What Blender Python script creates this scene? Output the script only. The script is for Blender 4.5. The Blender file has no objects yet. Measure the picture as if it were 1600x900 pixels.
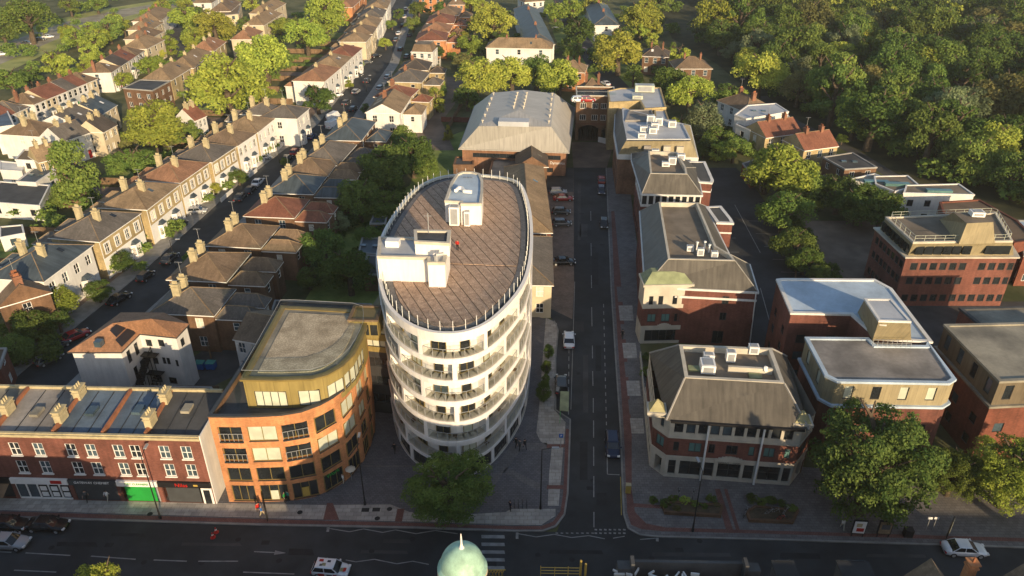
import bpy, math, random
import numpy as np
from math import sin, cos, pi, radians, atan2, hypot, sqrt
from mathutils import Vector, Matrix
random.seed(7); np.random.seed(7)
S = bpy.context.scene; COL = S.collection
# ---------------------------------------------------------------- camera
F, PITCH, CH = 1195.0, radians(29.6), 67.0
cam = bpy.data.cameras.new("camera"); cam.sensor_width = 36; cam.lens = F / 1600 * 36
cam.clip_start = 1; cam.clip_end = 6000
camo = bpy.data.objects.new("camera", cam); COL.objects.link(camo)
camo.location = (0, 0, CH); camo.rotation_euler = (pi / 2 - PITCH, 0, 0); S.camera = camo
# ---------------------------------------------------------------- light
SUN_EL, SUN_AZ = radians(14.5), radians(156)
w = bpy.data.worlds.new("World"); S.world = w; w.use_nodes = True
nt = w.node_tree; bg = nt.nodes["Background"]; sky = nt.nodes.new("ShaderNodeTexSky")
sky.sky_type = 'NISHITA'; sky.sun_disc = False; sky.sun_elevation = SUN_EL; sky.sun_rotation = SUN_AZ
nt.links.new(sky.outputs[0], bg.inputs[0]); bg.inputs[1].default_value = 0.13
sl = bpy.data.lights.new("sun", 'SUN'); sl.energy = 5.0; sl.angle = radians(0.6); sl.color = (1, .76, .47)
so = bpy.data.objects.new("sun", sl); COL.objects.link(so)
sd = Vector((sin(SUN_AZ) * cos(SUN_EL), cos(SUN_AZ) * cos(SUN_EL), sin(SUN_EL)))
so.rotation_euler = sd.to_track_quat('Z', 'Y').to_euler(); so.location = sd * 300
S.view_settings.view_transform = 'Standard'; S.view_settings.look = 'None'
S.view_settings.exposure = 0.48; S.view_settings.gamma = 1
S.cycles.max_bounces = 5; S.cycles.transparent_max_bounces = 12
# ---------------------------------------------------------------- surveying helpers: a sight line to a point of known height
def G(px, py, z=0.0):
    u = (px - 800) / F; v = (py - 450) / F
    d = (u, cos(PITCH) - v * sin(PITCH), -sin(PITCH) - v * cos(PITCH)); t = (z - CH) / d[2]
    return Vector((d[0] * t, d[1] * t))
def V2(a): return Vector((a[0], a[1]))
AX = Vector((sin(radians(4.7)), cos(radians(4.7))))       # the street grid's long direction
RX = Vector((AX.y, -AX.x))
# ---------------------------------------------------------------- materials
M = {}
def mk(n, c, rough=.8, var=.18, scale=.5, kind=None, metal=0., c2=None, spec=.3, size=.3, bump=0.):
    m = bpy.data.materials.new(n); m.use_nodes = True; t = m.node_tree; b = t.nodes["Principled BSDF"]
    N = t.nodes.new; L = t.links.new
    b.inputs["Roughness"].default_value = rough; b.inputs["Metallic"].default_value = metal
    b.inputs["Specular IOR Level"].default_value = spec
    geo = N("ShaderNodeNewGeometry")
    def vm(op, a, bb):
        x = N("ShaderNodeVectorMath"); x.operation = op
        for i, q in enumerate((a, bb)):
            if isinstance(q, tuple): x.inputs[i].default_value = q
            else: L(q, x.inputs[i])
        return x
    def ma(op, a, bb):
        x = N("ShaderNodeMath"); x.operation = op
        for i, q in enumerate((a, bb)):
            if isinstance(q, (int, float)): x.inputs[i].default_value = q
            else: L(q, x.inputs[i])
        return x.outputs[0]
    def noise(sc, vec, det=4):
        x = N("ShaderNodeTexNoise"); x.inputs["Scale"].default_value = sc; x.inputs["Detail"].default_value = det
        L(vec, x.inputs["Vector"]); return x.outputs["Fac"]
    def mix(f, a, bb, mode='MIX'):
        x = N("ShaderNodeMix"); x.data_type = 'RGBA'; x.blend_type = mode
        if isinstance(f, (int, float)): x.inputs[0].default_value = f
        else: L(f, x.inputs[0])
        for i, q in ((6, a), (7, bb)):
            if isinstance(q, tuple): x.inputs[i].default_value = (*q[:3], 1)
            else: L(q, x.inputs[i])
        return x.outputs[2]
    def rng(v, a, bb, lo=0., hi=1.):
        x = N("ShaderNodeMapRange"); x.inputs[1].default_value = a; x.inputs[2].default_value = bb
        x.inputs[3].default_value = lo; x.inputs[4].default_value = hi; L(v, x.inputs[0]); return x.outputs[0]
    P = geo.outputs["Position"]
    lo = tuple(x * (1 - var) for x in c); hi = tuple(min(1, x * (1 + var)) for x in (c2 or c))
    if c2: lo = c
    col = mix(rng(noise(scale, P), .35, .65), lo, hi)
    col = mix(rng(noise(scale * 11, P, 2), .3, .7, 0, 1), col, mix(1., col, (1 - var * .5,) * 3, 'MULTIPLY'))
    if kind in ('brick', 'tile', 'slate', 'seam', 'plank', 'streak'):
        nrm = geo.outputs["True Normal"]
        tt = vm('NORMALIZE', vm('CROSS_PRODUCT', (0, 0, 1), nrm).outputs[0], (0, 0, 0)).outputs[0]
        bb = vm('CROSS_PRODUCT', nrm, tt).outputs[0]
        u = vm('DOT_PRODUCT', P, tt).outputs["Value"]; v = vm('DOT_PRODUCT', P, bb).outputs["Value"]
        cx = N("ShaderNodeCombineXYZ"); L(u, cx.inputs[0]); L(v, cx.inputs[1]); uv = cx.outputs[0]
        if kind in ('brick', 'tile'):
            br = N("ShaderNodeTexBrick"); L(uv, br.inputs["Vector"]); br.inputs["Scale"].default_value = 1
            br.inputs["Brick Width"].default_value = size * (1 if kind == 'brick' else .8)
            br.inputs["Row Height"].default_value = size * (.35 if kind == 'brick' else .9)
            br.inputs["Mortar Size"].default_value = .02; br.inputs["Mortar Smooth"].default_value = .5
            br.inputs["Color1"].default_value = (1.1, 1.1, 1.1, 1); br.inputs["Color2"].default_value = (.74, .74, .74, 1)
            br.inputs["Mortar"].default_value = (.7, .7, .7, 1)
            col = mix(.85, col, br.outputs["Color"], 'MULTIPLY')
        if kind in ('slate', 'tile', 'seam', 'brick', 'streak'):
            cs = N("ShaderNodeCombineXYZ"); L(ma('MULTIPLY', u, 2.2), cs.inputs[0]); L(ma('MULTIPLY', v, .22), cs.inputs[1])
            st = rng(noise(1.0, cs.outputs[0], 5), .35, .7, 1.12 if kind != 'streak' else 1.02, .55 if kind == 'slate' else .86 if kind == 'streak' else .78)
            x = N("ShaderNodeCombineXYZ"); [L(st, x.inputs[i]) for i in range(3)]
            col = mix(.8, col, x.outputs[0], 'MULTIPLY')
        if kind in ('seam', 'plank'):
            fr = ma('FRACT', ma('DIVIDE', u if kind == 'seam' else v, size), 0); ln = rng(fr, .0, .09, .6, 1.)
            x = N("ShaderNodeCombineXYZ"); [L(ln, x.inputs[i]) for i in range(3)]
            col = mix(.8, col, x.outputs[0], 'MULTIPLY')
    if kind in ('slab', 'block'):
        br = N("ShaderNodeTexBrick"); L(P, br.inputs["Vector"]); br.inputs["Scale"].default_value = 1
        br.inputs["Brick Width"].default_value = size; br.inputs["Row Height"].default_value = size * .66
        br.inputs["Mortar Size"].default_value = .03; br.inputs["Mortar Smooth"].default_value = .3
        br.inputs["Color1"].default_value = (1.15, 1.15, 1.15, 1); br.inputs["Color2"].default_value = (.8, .8, .8, 1)
        br.inputs["Mortar"].default_value = (.55, .55, .55, 1); col = mix(.8, col, br.outputs["Color"], 'MULTIPLY')
    if kind == 'gravel':
        vo = N("ShaderNodeTexVoronoi"); vo.inputs["Scale"].default_value = 5; L(P, vo.inputs["Vector"])
        st = rng(vo.outputs["Distance"], 0, .6, 1.2, .6); x = N("ShaderNodeCombineXYZ"); [L(st, x.inputs[i]) for i in range(3)]
        col = mix(.8, col, x.outputs[0], 'MULTIPLY')
    if kind == 'asphalt':   # worn patches and repairs
        st = rng(noise(.12, P, 6), .42, .6, .8, 1.2); x = N("ShaderNodeCombineXYZ"); [L(st, x.inputs[i]) for i in range(3)]
        col = mix(1., col, x.outputs[0], 'MULTIPLY')
    L(col, b.inputs["Base Color"])
    if bump:
        bp = N("ShaderNodeBump"); bp.inputs["Strength"].default_value = bump; bp.inputs["Distance"].default_value = .05
        L(noise(6, P), bp.inputs["Height"]); L(bp.outputs[0], b.inputs["Normal"])
    M[n] = m; return m
def mk_leaf(n, c, c2, tr=.35):
    m = bpy.data.materials.new(n); m.use_nodes = True; t = m.node_tree; t.nodes.clear(); N = t.nodes.new; L = t.links.new
    o = N("ShaderNodeOutputMaterial"); oi = N("ShaderNodeObjectInfo"); geo = N("ShaderNodeNewGeometry")
    no = N("ShaderNodeTexNoise"); no.inputs["Scale"].default_value = .45; L(geo.outputs["Position"], no.inputs["Vector"])
    n2 = N("ShaderNodeTexWhiteNoise"); n2.noise_dimensions = '3D'
    ri = geo.outputs["Random Per Island"]
    a = N("ShaderNodeMath"); a.operation = 'MULTIPLY_ADD'; L(ri, a.inputs[0]); a.inputs[1].default_value = .35; L(no.outputs["Fac"], a.inputs[2])
    r = N("ShaderNodeMapRange"); r.inputs[1].default_value = .4; r.inputs[2].default_value = .95; L(a.outputs[0], r.inputs[0])
    mx = N("ShaderNodeMix"); mx.data_type = 'RGBA'; L(r.outputs[0], mx.inputs[0]); mx.inputs[6].default_value = (*c, 1); mx.inputs[7].default_value = (*c2, 1)
    hs = N("ShaderNodeHueSaturation"); L(mx.outputs[2], hs.inputs["Color"])
    h = N("ShaderNodeMapRange"); h.inputs[3].default_value = .482; h.inputs[4].default_value = .512; L(oi.outputs["Random"], h.inputs[0]); L(h.outputs[0], hs.inputs["Hue"])
    w1 = N("ShaderNodeMath"); w1.operation = 'MULTIPLY'; w1.inputs[1].default_value = 7.31; L(oi.outputs["Random"], w1.inputs[0])
    w2 = N("ShaderNodeMath"); w2.operation = 'FRACT'; L(w1.outputs[0], w2.inputs[0])
    vv = N("ShaderNodeMapRange"); vv.inputs[3].default_value = .7; vv.inputs[4].default_value = 1.25; L(w2.outputs[0], vv.inputs[0]); L(vv.outputs[0], hs.inputs["Value"]); hs.inputs["Saturation"].default_value = .9
    d = N("ShaderNodeBsdfDiffuse"); tl = N("ShaderNodeBsdfTranslucent"); ms = N("ShaderNodeMixShader"); ms.inputs[0].default_value = tr
    L(hs.outputs[0], d.inputs[0]); L(hs.outputs[0], tl.inputs[0]); L(d.outputs[0], ms.inputs[1]); L(tl.outputs[0], ms.inputs[2]); L(ms.outputs[0], o.inputs[0])
    M[n] = m
def mk_clear(n, tint, gloss=.18):
    m = bpy.data.materials.new(n); m.use_nodes = True; t = m.node_tree; t.nodes.clear(); N = t.nodes.new; L = t.links.new
    o = N("ShaderNodeOutputMaterial"); a = N("ShaderNodeBsdfTransparent"); g = N("ShaderNodeBsdfGlossy"); ms = N("ShaderNodeMixShader")
    a.inputs[0].default_value = (*tint, 1); g.inputs["Roughness"].default_value = .03; ms.inputs[0].default_value = gloss
    L(a.outputs[0], ms.inputs[1]); L(g.outputs[0], ms.inputs[2]); L(ms.outputs[0], o.inputs[0]); M[n] = m
for a in [
 ('white_render', (.68, .67, .64), .8, .09, .4, 'streak'), ('cream_render', (.55, .47, .33), .8, .1, .4), ('dirty_render', (.5, .5, .48), .85, .2, .7),
 ('tower_white', (.76, .73, .7), .6, .05, .3, 'streak'), ('stone', (.5, .46, .38), .8, .12, .6), ('white_paint', (.78, .77, .74), .5, .05, 1),
 ('dark_frame', (.04, .042, .045), .4, .1, 1), ('bronze_frame', (.2, .15, .05), .4, .1, 1), ('grey_metal', (.3, .31, .32), .4, .1, 1),
 ('concrete', (.3, .29, .27), .9, .15, .4), ('grey_flat', (.24, .225, .21), .9, .34, .2), ('dark_flat', (.07, .072, .075), .85, .25, .3),
 ('blue_flat', (.42, .51, .6), .7, .2, .2), ('pale_flat', (.42, .44, .47), .7, .12, .2), ('blue_slate_flat', (.1, .14, .19), .7, .25, .4), ('green_copper', (.36, .56, .44), .6, .22, .9, 'streak'),
 ('gold_roof', (.33, .3, .15), .5, .15, .8), ('green_roof', (.24, .27, .15), .6, .2, .8), ('soil', (.09, .07, .045), 1, .3, 1.5),
 ('hedge_dark', (.03, .045, .015), 1, .3, 1), ('line_white', (.28, .28, .27), .7, .2, 1.2), ('line_yellow', (.4, .3, .06), .7, .2, 1.2),
 ('kerb', (.26, .25, .23), .9, .15, .8), ('tyre', (.02, .02, .02), .9, .1, 1), ('rim', (.35, .36, .37), .3, .1, 1), ('black', (.015, .015, .017), .5, .1, 1),
 ('red_paint', (.45, .02, .015), .4, .1, 1), ('green_paint', (.03, .3, .06), .5, .1, 1), ('blue_paint', (.02, .12, .4), .5, .1, 1), ('yellow_paint', (.45, .31, .07), .5, .1, 1),
 ('skin', (.45, .27, .19), .6, .05, 1), ('hair', (.03, .02, .015), .7, .1, 1), ('terracotta', (.3, .12, .06), .9, .15, 1.5), ('bark', (.1, .075, .05), .95, .3, 2),
 ('solar', (.02, .022, .03), .3, .1, 1), ('teal_bin', (.02, .22, .2), .5, .1, 1), ('pot_yellow', (.42, .36, .22), .9, .15, 1.5), ('curtain', (.6, .58, .5), .8, .1, 1.5)]:
    mk(*a)
for n, c, s in [('brick_red', (.19, .075, .056), .3), ('brick_dark', (.2, .07, .045), .3), ('brick_orange', (.56, .25, .11), .3), ('chimney_brick', (.27, .13, .08), .3), ('brick_yellow', (.46, .36, .19), .3),
                ('brick_brown', (.19, .11, .065), .3), ('brick_pool', (.28, .15, .09), .4)]:
    mk(n, c, .9, .24, .3, 'brick', size=s)
for n, c in [('tile_brown', (.2, .14, .09)), ('tile_red', (.23, .095, .06)), ('tile_dark', (.09, .075, .065)), ('tile_tan', (.28, .2, .12)), ('tile_grey', (.14, .125, .11)), ('tile_orange', (.31, .165, .095))]:
    mk(n, c, .85, .18, .3, 'tile', size=.32)
mk('slate_mansard', (.09, .082, .07), .6, .15, .4, 'slate'); mk('slate_blue', (.07, .09, .105), .5, .2, .35, 'slate')
mk('zinc_tan_shaded', (.13, .105, .07), .65, .12, .4, 'seam', size=.75); mk('zinc_tan', (.29, .245, .15), .6, .1, .4, 'seam', size=.75); mk('brass_clad', (.25, .195, .07), .5, .08, .3, 'seam', size=1.6)  # first zinc is the tan one darkened to stand in for shade
mk('metal_roof', (.4, .385, .355), .5, .05, .15, 'seam', size=.9); mk('shutter_green', (.02, .3, .05), .5, .08, 1, 'plank', size=.12)
mk('shutter_dark', (.06, .065, .07), .5, .1, 1, 'plank', size=.12); mk('timber', (.2, .13, .075), .9, .25, .8, 'plank', size=.2)
mk('roof_gravel', (.41, .28, .2), .95, .12, 1.6, 'gravel', c2=(.52, .37, .27)); mk('roof_gravel_olive', (.4, .33, .23), .95, .2, .5, 'gravel', c2=(.52, .44, .32))
mk('roof_dirty', (.16, .15, .125), .95, .3, .22, None, c2=(.26, .24, .19)); mk('roof_brown_felt', (.2, .165, .125), .95, .2, .3)
mk('patch_dark', (.024, .025, .027), .8, .2, .8); mk('asphalt', (.04, .043, .046), .85, .12, .5, 'asphalt'); mk('asphalt_worn', (.065, .065, .065), .9, .2, .3, 'asphalt')
mk('asphalt_pale', (.32, .29, .22), .9, .15, .2, 'asphalt'); mk('carpark_brown', (.17, .13, .1), .95, .15, .3, 'asphalt')
mk('paving_grey', (.17, .16, .157), .85, .12, .5, 'slab', size=.6); mk('paving_dark', (.14, .136, .145), .85, .1, .4, 'slab', size=.45)
mk('paving_pale', (.4, .37, .33), .85, .14, .8, 'block', size=.9); mk('paving_red', (.2, .095, .08), .9, .12, .8, 'slab', size=.3)
mk('block_drive', (.24, .175, .135), .9, .15, .5, 'slab', size=.4)
mk('ground', (.05, .065, .02), 1, .3, .12, None, c2=(.11, .11, .05)); mk('grass', (.1, .15, .03), 1, .3, .2, None, c2=(.2, .24, .06))
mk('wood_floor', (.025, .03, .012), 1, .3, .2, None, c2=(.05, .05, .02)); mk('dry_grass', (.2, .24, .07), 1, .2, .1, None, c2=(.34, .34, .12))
mk('glass_dark', (.02, .024, .028), .06, .3, .5, spec=.6); mk('glass_blue_reflect', (.06, .09, .11), .08, .3, .5, spec=.7); mk('glass_teal', (.1, .2, .19), .12, .2, .5, spec=.6)  # blue pane colour stands in for reflected sky
mk('blind_pale', (.5, .52, .42), .35, .12, .7, spec=.6); mk('car_glass', (.015, .018, .022), .04, .1, 1, spec=.8)
mk_clear('clear_glass', (.84, .87, .86), .08); mk_clear('clear_teal', (.82, .89, .87), .12)
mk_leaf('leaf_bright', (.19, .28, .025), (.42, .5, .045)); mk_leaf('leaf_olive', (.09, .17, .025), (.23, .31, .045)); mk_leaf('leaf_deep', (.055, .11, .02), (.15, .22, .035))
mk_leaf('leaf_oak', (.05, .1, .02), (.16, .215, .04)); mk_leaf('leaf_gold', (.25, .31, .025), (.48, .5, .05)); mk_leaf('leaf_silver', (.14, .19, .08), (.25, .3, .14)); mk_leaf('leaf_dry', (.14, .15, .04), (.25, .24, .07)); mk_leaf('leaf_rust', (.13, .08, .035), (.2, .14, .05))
CARP = {}
for n, c in dict(white=(.75, .76, .78), silver=(.38, .39, .4), black=(.012, .013, .016), grey=(.11, .115, .12), red=(.32, .02, .02), blue=(.02, .05, .16), navy=(.015, .025, .06), darkgrey=(.05, .055, .06)).items():
    CARP[n] = mk('car_' + n, c, .22, .03, 1, spec=.6, metal=.1)
# ---------------------------------------------------------------- mesh builder
class MB:
    def __init__(s): s.v = []; s.f = []; s.m = []
    def poly(s, pts, m=0):
        n = len(s.v); s.v += [tuple(p) for p in pts]; s.f.append(tuple(range(n, n + len(pts)))); s.m.append(m)
    def prism(s, pl, z0, z1, m=0, mt=None, top=True, bot=True):
        s.frus(pl, pl, z0, z1, m, mt, top, bot)
    def frus(s, a, b, z0, z1, m=0, mt=None, top=True, bot=True):
        n = len(s.v); k = len(a); s.v += [(p[0], p[1], z0) for p in a] + [(p[0], p[1], z1) for p in b]
        for i in range(k):
            j = (i + 1) % k; s.f.append((n + i, n + j, n + k + j, n + k + i)); s.m.append(m)
        if top: s.f.append(tuple(range(n + k, n + 2 * k))); s.m.append(m if mt is None else mt)
        if bot: s.f.append(tuple(range(n + k - 1, n - 1, -1))); s.m.append(m)
    def ring(s, a, b, z0, z1, m=0):      # hollow wall between outline a and inner outline b
        k = len(a)
        for i in range(k):
            j = (i + 1) % k
            A, B, C, D = a[i], a[j], b[j], b[i]
            s.poly([(*A, z1), (*B, z1), (*C, z1), (*D, z1)], m); s.poly([(*A, z0), (*B, z0), (*B, z1), (*A, z1)], m); s.poly([(*C, z0), (*D, z0), (*D, z1), (*C, z1)], m)
            s.poly([(*D, z0), (*C, z0), (*B, z0), (*A, z0)], m)
    def box(s, x0, y0, z0, x1, y1, z1, m=0): s.prism([(x0, y0), (x1, y0), (x1, y1), (x0, y1)], z0, z1, m)
    def obox(s, c, t, lx, ly, z0, z1, m=0, mt=None):     # centre, unit direction, full lengths
        t = Vector(t); n = Vector((-t.y, t.x)); c = Vector(c[:2])
        s.prism([c - t * lx / 2 - n * ly / 2, c + t * lx / 2 - n * ly / 2, c + t * lx / 2 + n * ly / 2, c - t * lx / 2 + n * ly / 2], z0, z1, m, mt)
    def tube(s, a, b, r, r2=None, n=6, m=0, cap=True):
        a = Vector(a); b = Vector(b); r2 = r if r2 is None else r2; d = (b - a).normalized()
        x = d.orthogonal().normalized(); y = d.cross(x); k = len(s.v)
        for p, q in ((a, r), (b, r2)):
            for i in range(n): s.v.append(tuple(p + x * q * cos(2 * pi * i / n) + y * q * sin(2 * pi * i / n)))
        for i in range(n):
            j = (i + 1) % n; s.f.append((k + i, k + j, k + n + j, k + n + i)); s.m.append(m)
        if cap: s.f.append(tuple(range(k + n, k + 2 * n))); s.m.append(m); s.f.append(tuple(range(k + n - 1, k - 1, -1))); s.m.append(m)
    def lathe(s, prof, c=(0, 0), n=16, m=0):
        k = len(s.v); q = len(prof)
        for i in range(n):
            a = 2 * pi * i / n; s.v += [(c[0] + r * cos(a), c[1] + r * sin(a), z) for r, z in prof]
        for i in range(n):
            j = (i + 1) % n
            for h in range(q - 1): s.f.append((k + i * q + h, k + j * q + h, k + j * q + h + 1, k + i * q + h + 1)); s.m.append(m)
    def build(s, name, mats, parent=None, smooth=False, mesh_only=False):
        me = bpy.data.meshes.new(name); off = Vector(WL.get(parent.name, (0, 0, 0))) if parent else Vector((0, 0, 0))
        me.from_pydata([tuple(Vector(p) - off) for p in s.v] if parent and off.length else s.v, [], s.f)
        for q in ([mats] if isinstance(mats, str) else mats): me.materials.append(M[q])
        if max(s.m, default=0): me.polygons.foreach_set('material_index', s.m)
        if smooth: me.polygons.foreach_set('use_smooth', [True] * len(s.f))
        me.update()
        if mesh_only: return me
        return place(name, me, parent)
WL = {}
def place(name, me, parent=None, loc=None, rz=0, scale=None):
    o = bpy.data.objects.new(name, me); COL.objects.link(o)
    if parent:
        o.parent = parent
        if parent.name in WL and loc is not None: loc = tuple(Vector(loc) - Vector(WL[parent.name]))
    if loc is not None: o.location = loc
    if rz: o.rotation_euler = (0, 0, rz)
    if scale: o.scale = scale if isinstance(scale, tuple) else (scale,) * 3
    return o
def tag(o, label, cat, group=None):
    o['label'] = label; o['category'] = cat
    if group: o['group'] = group
    return o
def root(name, label, cat, loc=(0, 0, 0), group=None, rz=0, world=True):
    o = bpy.data.objects.new(name, None); COL.objects.link(o); o.empty_display_size = .5
    o.location = (loc[0], loc[1], loc[2] if len(loc) > 2 else 0); o.rotation_euler = (0, 0, rz)
    if world: WL[o.name] = tuple(o.location)
    return tag(o, label, cat, group)
def struct(name, mb, mats, parent=None):
    o = mb.build(name, mats, parent); o['kind'] = 'structure'; return o
def dup(o, parent=None):
    c = o.copy(); COL.objects.link(c); c.parent = parent
    for ch in o.children: dup(ch, c)
    return c
def inset(pl, d):
    k = len(pl); out = []
    for i in range(k):
        a, b, c = Vector(pl[i - 1][:2]), Vector(pl[i][:2]), Vector(pl[(i + 1) % k][:2])
        t1 = (b - a).normalized(); t2 = (c - b).normalized(); n1 = Vector((-t1.y, t1.x)); n2 = Vector((-t2.y, t2.x))
        mm = n1 + n2; mm = mm / max(.35, mm.dot(n1)) if mm.length > 1e-5 else n1
        out.append(b + mm * d)
    return out
class Path:
    def __init__(s, pts, closed=False):
        s.p = [Vector(p[:2]) for p in pts] + ([Vector(pts[0][:2])] if closed else [])
        s.u = [0]
        for a, b in zip(s.p, s.p[1:]): s.u.append(s.u[-1] + (b - a).length)
        s.L = s.u[-1]
    def seg(s, u):
        i = 0
        while i < len(s.u) - 2 and u >= s.u[i + 1] - 1e-6: i += 1
        return i
    def at(s, u, off=0, i=None):
        i = s.seg(u) if i is None else i; a, b = s.p[i], s.p[i + 1]; t = (b - a).normalized(); n = Vector((t.y, -t.x))
        return a + t * (u - s.u[i]) + n * off, t
    def near(s, q):
        best = (1e9, 0); q = Vector(q[:2])
        for i, (a, b) in enumerate(zip(s.p, s.p[1:])):
            t = b - a; h = max(0, min(1, (q - a).dot(t) / t.length_squared)); d = (a + t * h - q).length
            if d < best[0]: best = (d, s.u[i] + h * t.length)
        return best[1]
def facade(mb, path, z0, z1, holes=(), dep=.2, m=0, mr=None, bottom_m=None):
    holes = [h for h in holes if h[2] < z1 - .01 and h[3] > z0 + .01]
    mr = m if mr is None else mr
    us = sorted({round(x, 4) for x in path.u} | {round(h[0], 4) for h in holes} | {round(h[1], 4) for h in holes})
    zs = sorted({z0, z1} | {h[2] for h in holes if z0 <= h[2] <= z1} | {h[3] for h in holes if z0 <= h[3] <= z1})
    for a, b in zip(us, us[1:]):
        if b - a < 1e-3: continue
        i = path.seg((a + b) / 2); A, _ = path.at(a, 0, i); B, _ = path.at(b, 0, i); c = (a + b) / 2
        runs = []
        for za, zb in zip(zs, zs[1:]):
            zc = (za + zb) / 2
            if any(h[0] < c < h[1] and h[2] < zc < h[3] for h in holes): runs.append(None)
            elif runs and runs[-1]: runs[-1] = (runs[-1][0], zb)
            else: runs.append((za, zb))
        for r in runs:
            if r: mb.poly([(*A, r[0]), (*B, r[0]), (*B, r[1]), (*A, r[1])], m)
        for h in holes:
            if h[0] < c < h[1]:
                d = h[4] if len(h) > 4 else dep
                A2, _ = path.at(a, -d, i); B2, _ = path.at(b, -d, i)
                mb.poly([(*A, h[3]), (*B, h[3]), (*B2, h[3]), (*A2, h[3])], mr)
                mb.poly([(*B, h[2]), (*A, h[2]), (*A2, h[2]), (*B2, h[2])], mr if bottom_m is None else bottom_m)
    for h in holes:
        d = h[4] if len(h) > 4 else dep
        for u, q in ((h[0], 1e-3), (h[1], -1e-3)):
            i = path.seg(u + q); A, _ = path.at(u, 0, i); B, _ = path.at(u, -d, i)
            mb.poly([(*A, h[2]), (*A, h[3]), (*B, h[3]), (*B, h[2])], mr)
_wc = {}
def win_mesh(w, h, nx, nz, fm, fw=.07):
    k = (round(w, 2), round(h, 2), nx, nz, fm)
    if k not in _wc:
        b = MB(); y0, y1 = -.06, .05; x, z = w / 2, h / 2
        b.box(-x, y0, -z, x, y1, -z + fw); b.box(-x, y0, z - fw, x, y1, z)
        for i in range(nx + 1):
            c = -x + fw / 2 + (w - fw) * i / nx; b.box(c - fw / 2, y0 + .002, -z + fw, c + fw / 2, y1 - .002, z - fw)
        for i in range(1, nz):
            c = -z + h * i / nz; b.box(-x + fw, y0 + .004, c - fw / 2, x - fw, y1 - .004, c + fw / 2)
        p = MB(); p.poly([(-x, 0, -z), (x, 0, -z), (x, 0, z), (-x, 0, z)])
        _wc[k] = (b.build('window', fm, mesh_only=True), {}, p)
    return _wc[k]
def window(parent, path, u0, u1, z0, z1, dep=.18, nx=2, nz=1, fm='white_paint', gm='glass_dark', name='window'):
    uc = (u0 + u1) / 2; p, t = path.at(uc, -dep); w = u1 - u0; h = z1 - z0
    fr, panes, pm = win_mesh(w, h, nx, nz, fm); o = place(name, fr, parent, (p.x, p.y, (z0 + z1) / 2), atan2(t.y, t.x))
    if gm not in panes: panes[gm] = pm.build('pane', gm, mesh_only=True)
    place('pane', panes[gm], o); return o
GL = ['glass_dark'] * 5 + ['glass_blue_reflect'] * 3 + ['curtain']
# ---------------------------------------------------------------- generic building kit
def rect(p0, p1, d):
    p0, p1 = V2(p0), V2(p1); t = (p1 - p0).normalized(); n = Vector((-t.y, t.x)); return [p0, p1, p1 + n * d, p0 + n * d]
def roof_solid(mb, pl, ze, rise, kind, o=.35, m=0, mg=1, th=.16):
    """pl = p0,p1,p2,p3 (front edge p0-p1); ridge along the front for hip/gable, across it for gabf/hipf"""
    if kind in ('gabf', 'hipf'): pl = pl[1:] + pl[:1]; kind = {'gabf': 'gable', 'hipf': 'hip'}[kind]
    if kind == 'flat': return
    e = inset(pl, -o) if kind != 'gable' else None
    if kind == 'gable':
        t = (pl[1] - pl[0]).normalized(); n = Vector((-t.y, t.x)); e = [pl[0] - n * o - t * .06, pl[1] - n * o + t * .06, pl[2] + n * o + t * .06, pl[3] + n * o - t * .06]
    w = (e[1] - e[0]).length; d = (e[2] - e[1]).length; t = (e[1] - e[0]) / w; n = (e[2] - e[1]) / d
    k = {'gable': 0, 'hip': d / 2, 'hipl': d / 2}[kind]
    if 2 * k > w: k = w / 2; 
    r0 = e[0] + n * d / 2 + t * k; r1 = e[1] + n * d / 2 - t * (k if kind != 'hipl' else 0)
    zt = ze + th; zr = ze + rise
    B = [(*q, ze) for q in e]; T = [(*q, zt) for q in e]; R0 = (*r0, zr); R1 = (*r1, zr)
    mb.poly(B[::-1], m)
    for i in range(4): mb.poly([B[i], B[(i + 1) % 4], T[(i + 1) % 4], T[i]], 2)
    mb.poly([T[0], T[1], R1, R0], m); mb.poly([T[2], T[3], R0, R1], m)
    mb.poly([T[1], T[2], R1], m if kind == 'hip' else mg); mb.poly([T[3], T[0], R0], mg if kind == 'gable' else m)
    for a, b in ((R0, R1),) + (((T[0], R0), (T[3], R0)) if kind != 'gable' else ()) + (((T[1], R1), (T[2], R1)) if kind == 'hip' else ()):
        if (Vector(a) - Vector(b)).length > .3: mb.tube(a, b, .09, n=4, m=3)
def chimney(parent, c, z0, z1, t=AX, lx=1.3, ly=.7, mat='brick_yellow', pots=4, potm=None):
    b = MB(); b.obox(c, t, lx, ly, z0, z1); b.obox(c, t, lx + .16, ly + .16, z1 - .45, z1 - .3); b.obox(c, t, lx + .2, ly + .2, z1, z1 + .14)
    o = b.build('chimney', mat, parent); p = MB(); t = Vector(t)
    for i in range(pots):
        q = Vector(c[:2]) + t * (lx - .35) * ((i + .5) / pots - .5); p.tube((*q, z1 + .14), (*q, z1 + .62), .13, .1, 6)
    P = p.v; me = MB(); me.f = p.f; me.m = p.m; me.v = [tuple(Vector(v) - Vector(WL.get(parent.name, (0, 0, 0)))) for v in P]
    q = me.build('chimney_pots', potm or ('pot_yellow' if mat == 'pot_yellow' else 'terracotta'), mesh_only=True); place('chimney_pots', q, o); return o
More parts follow.
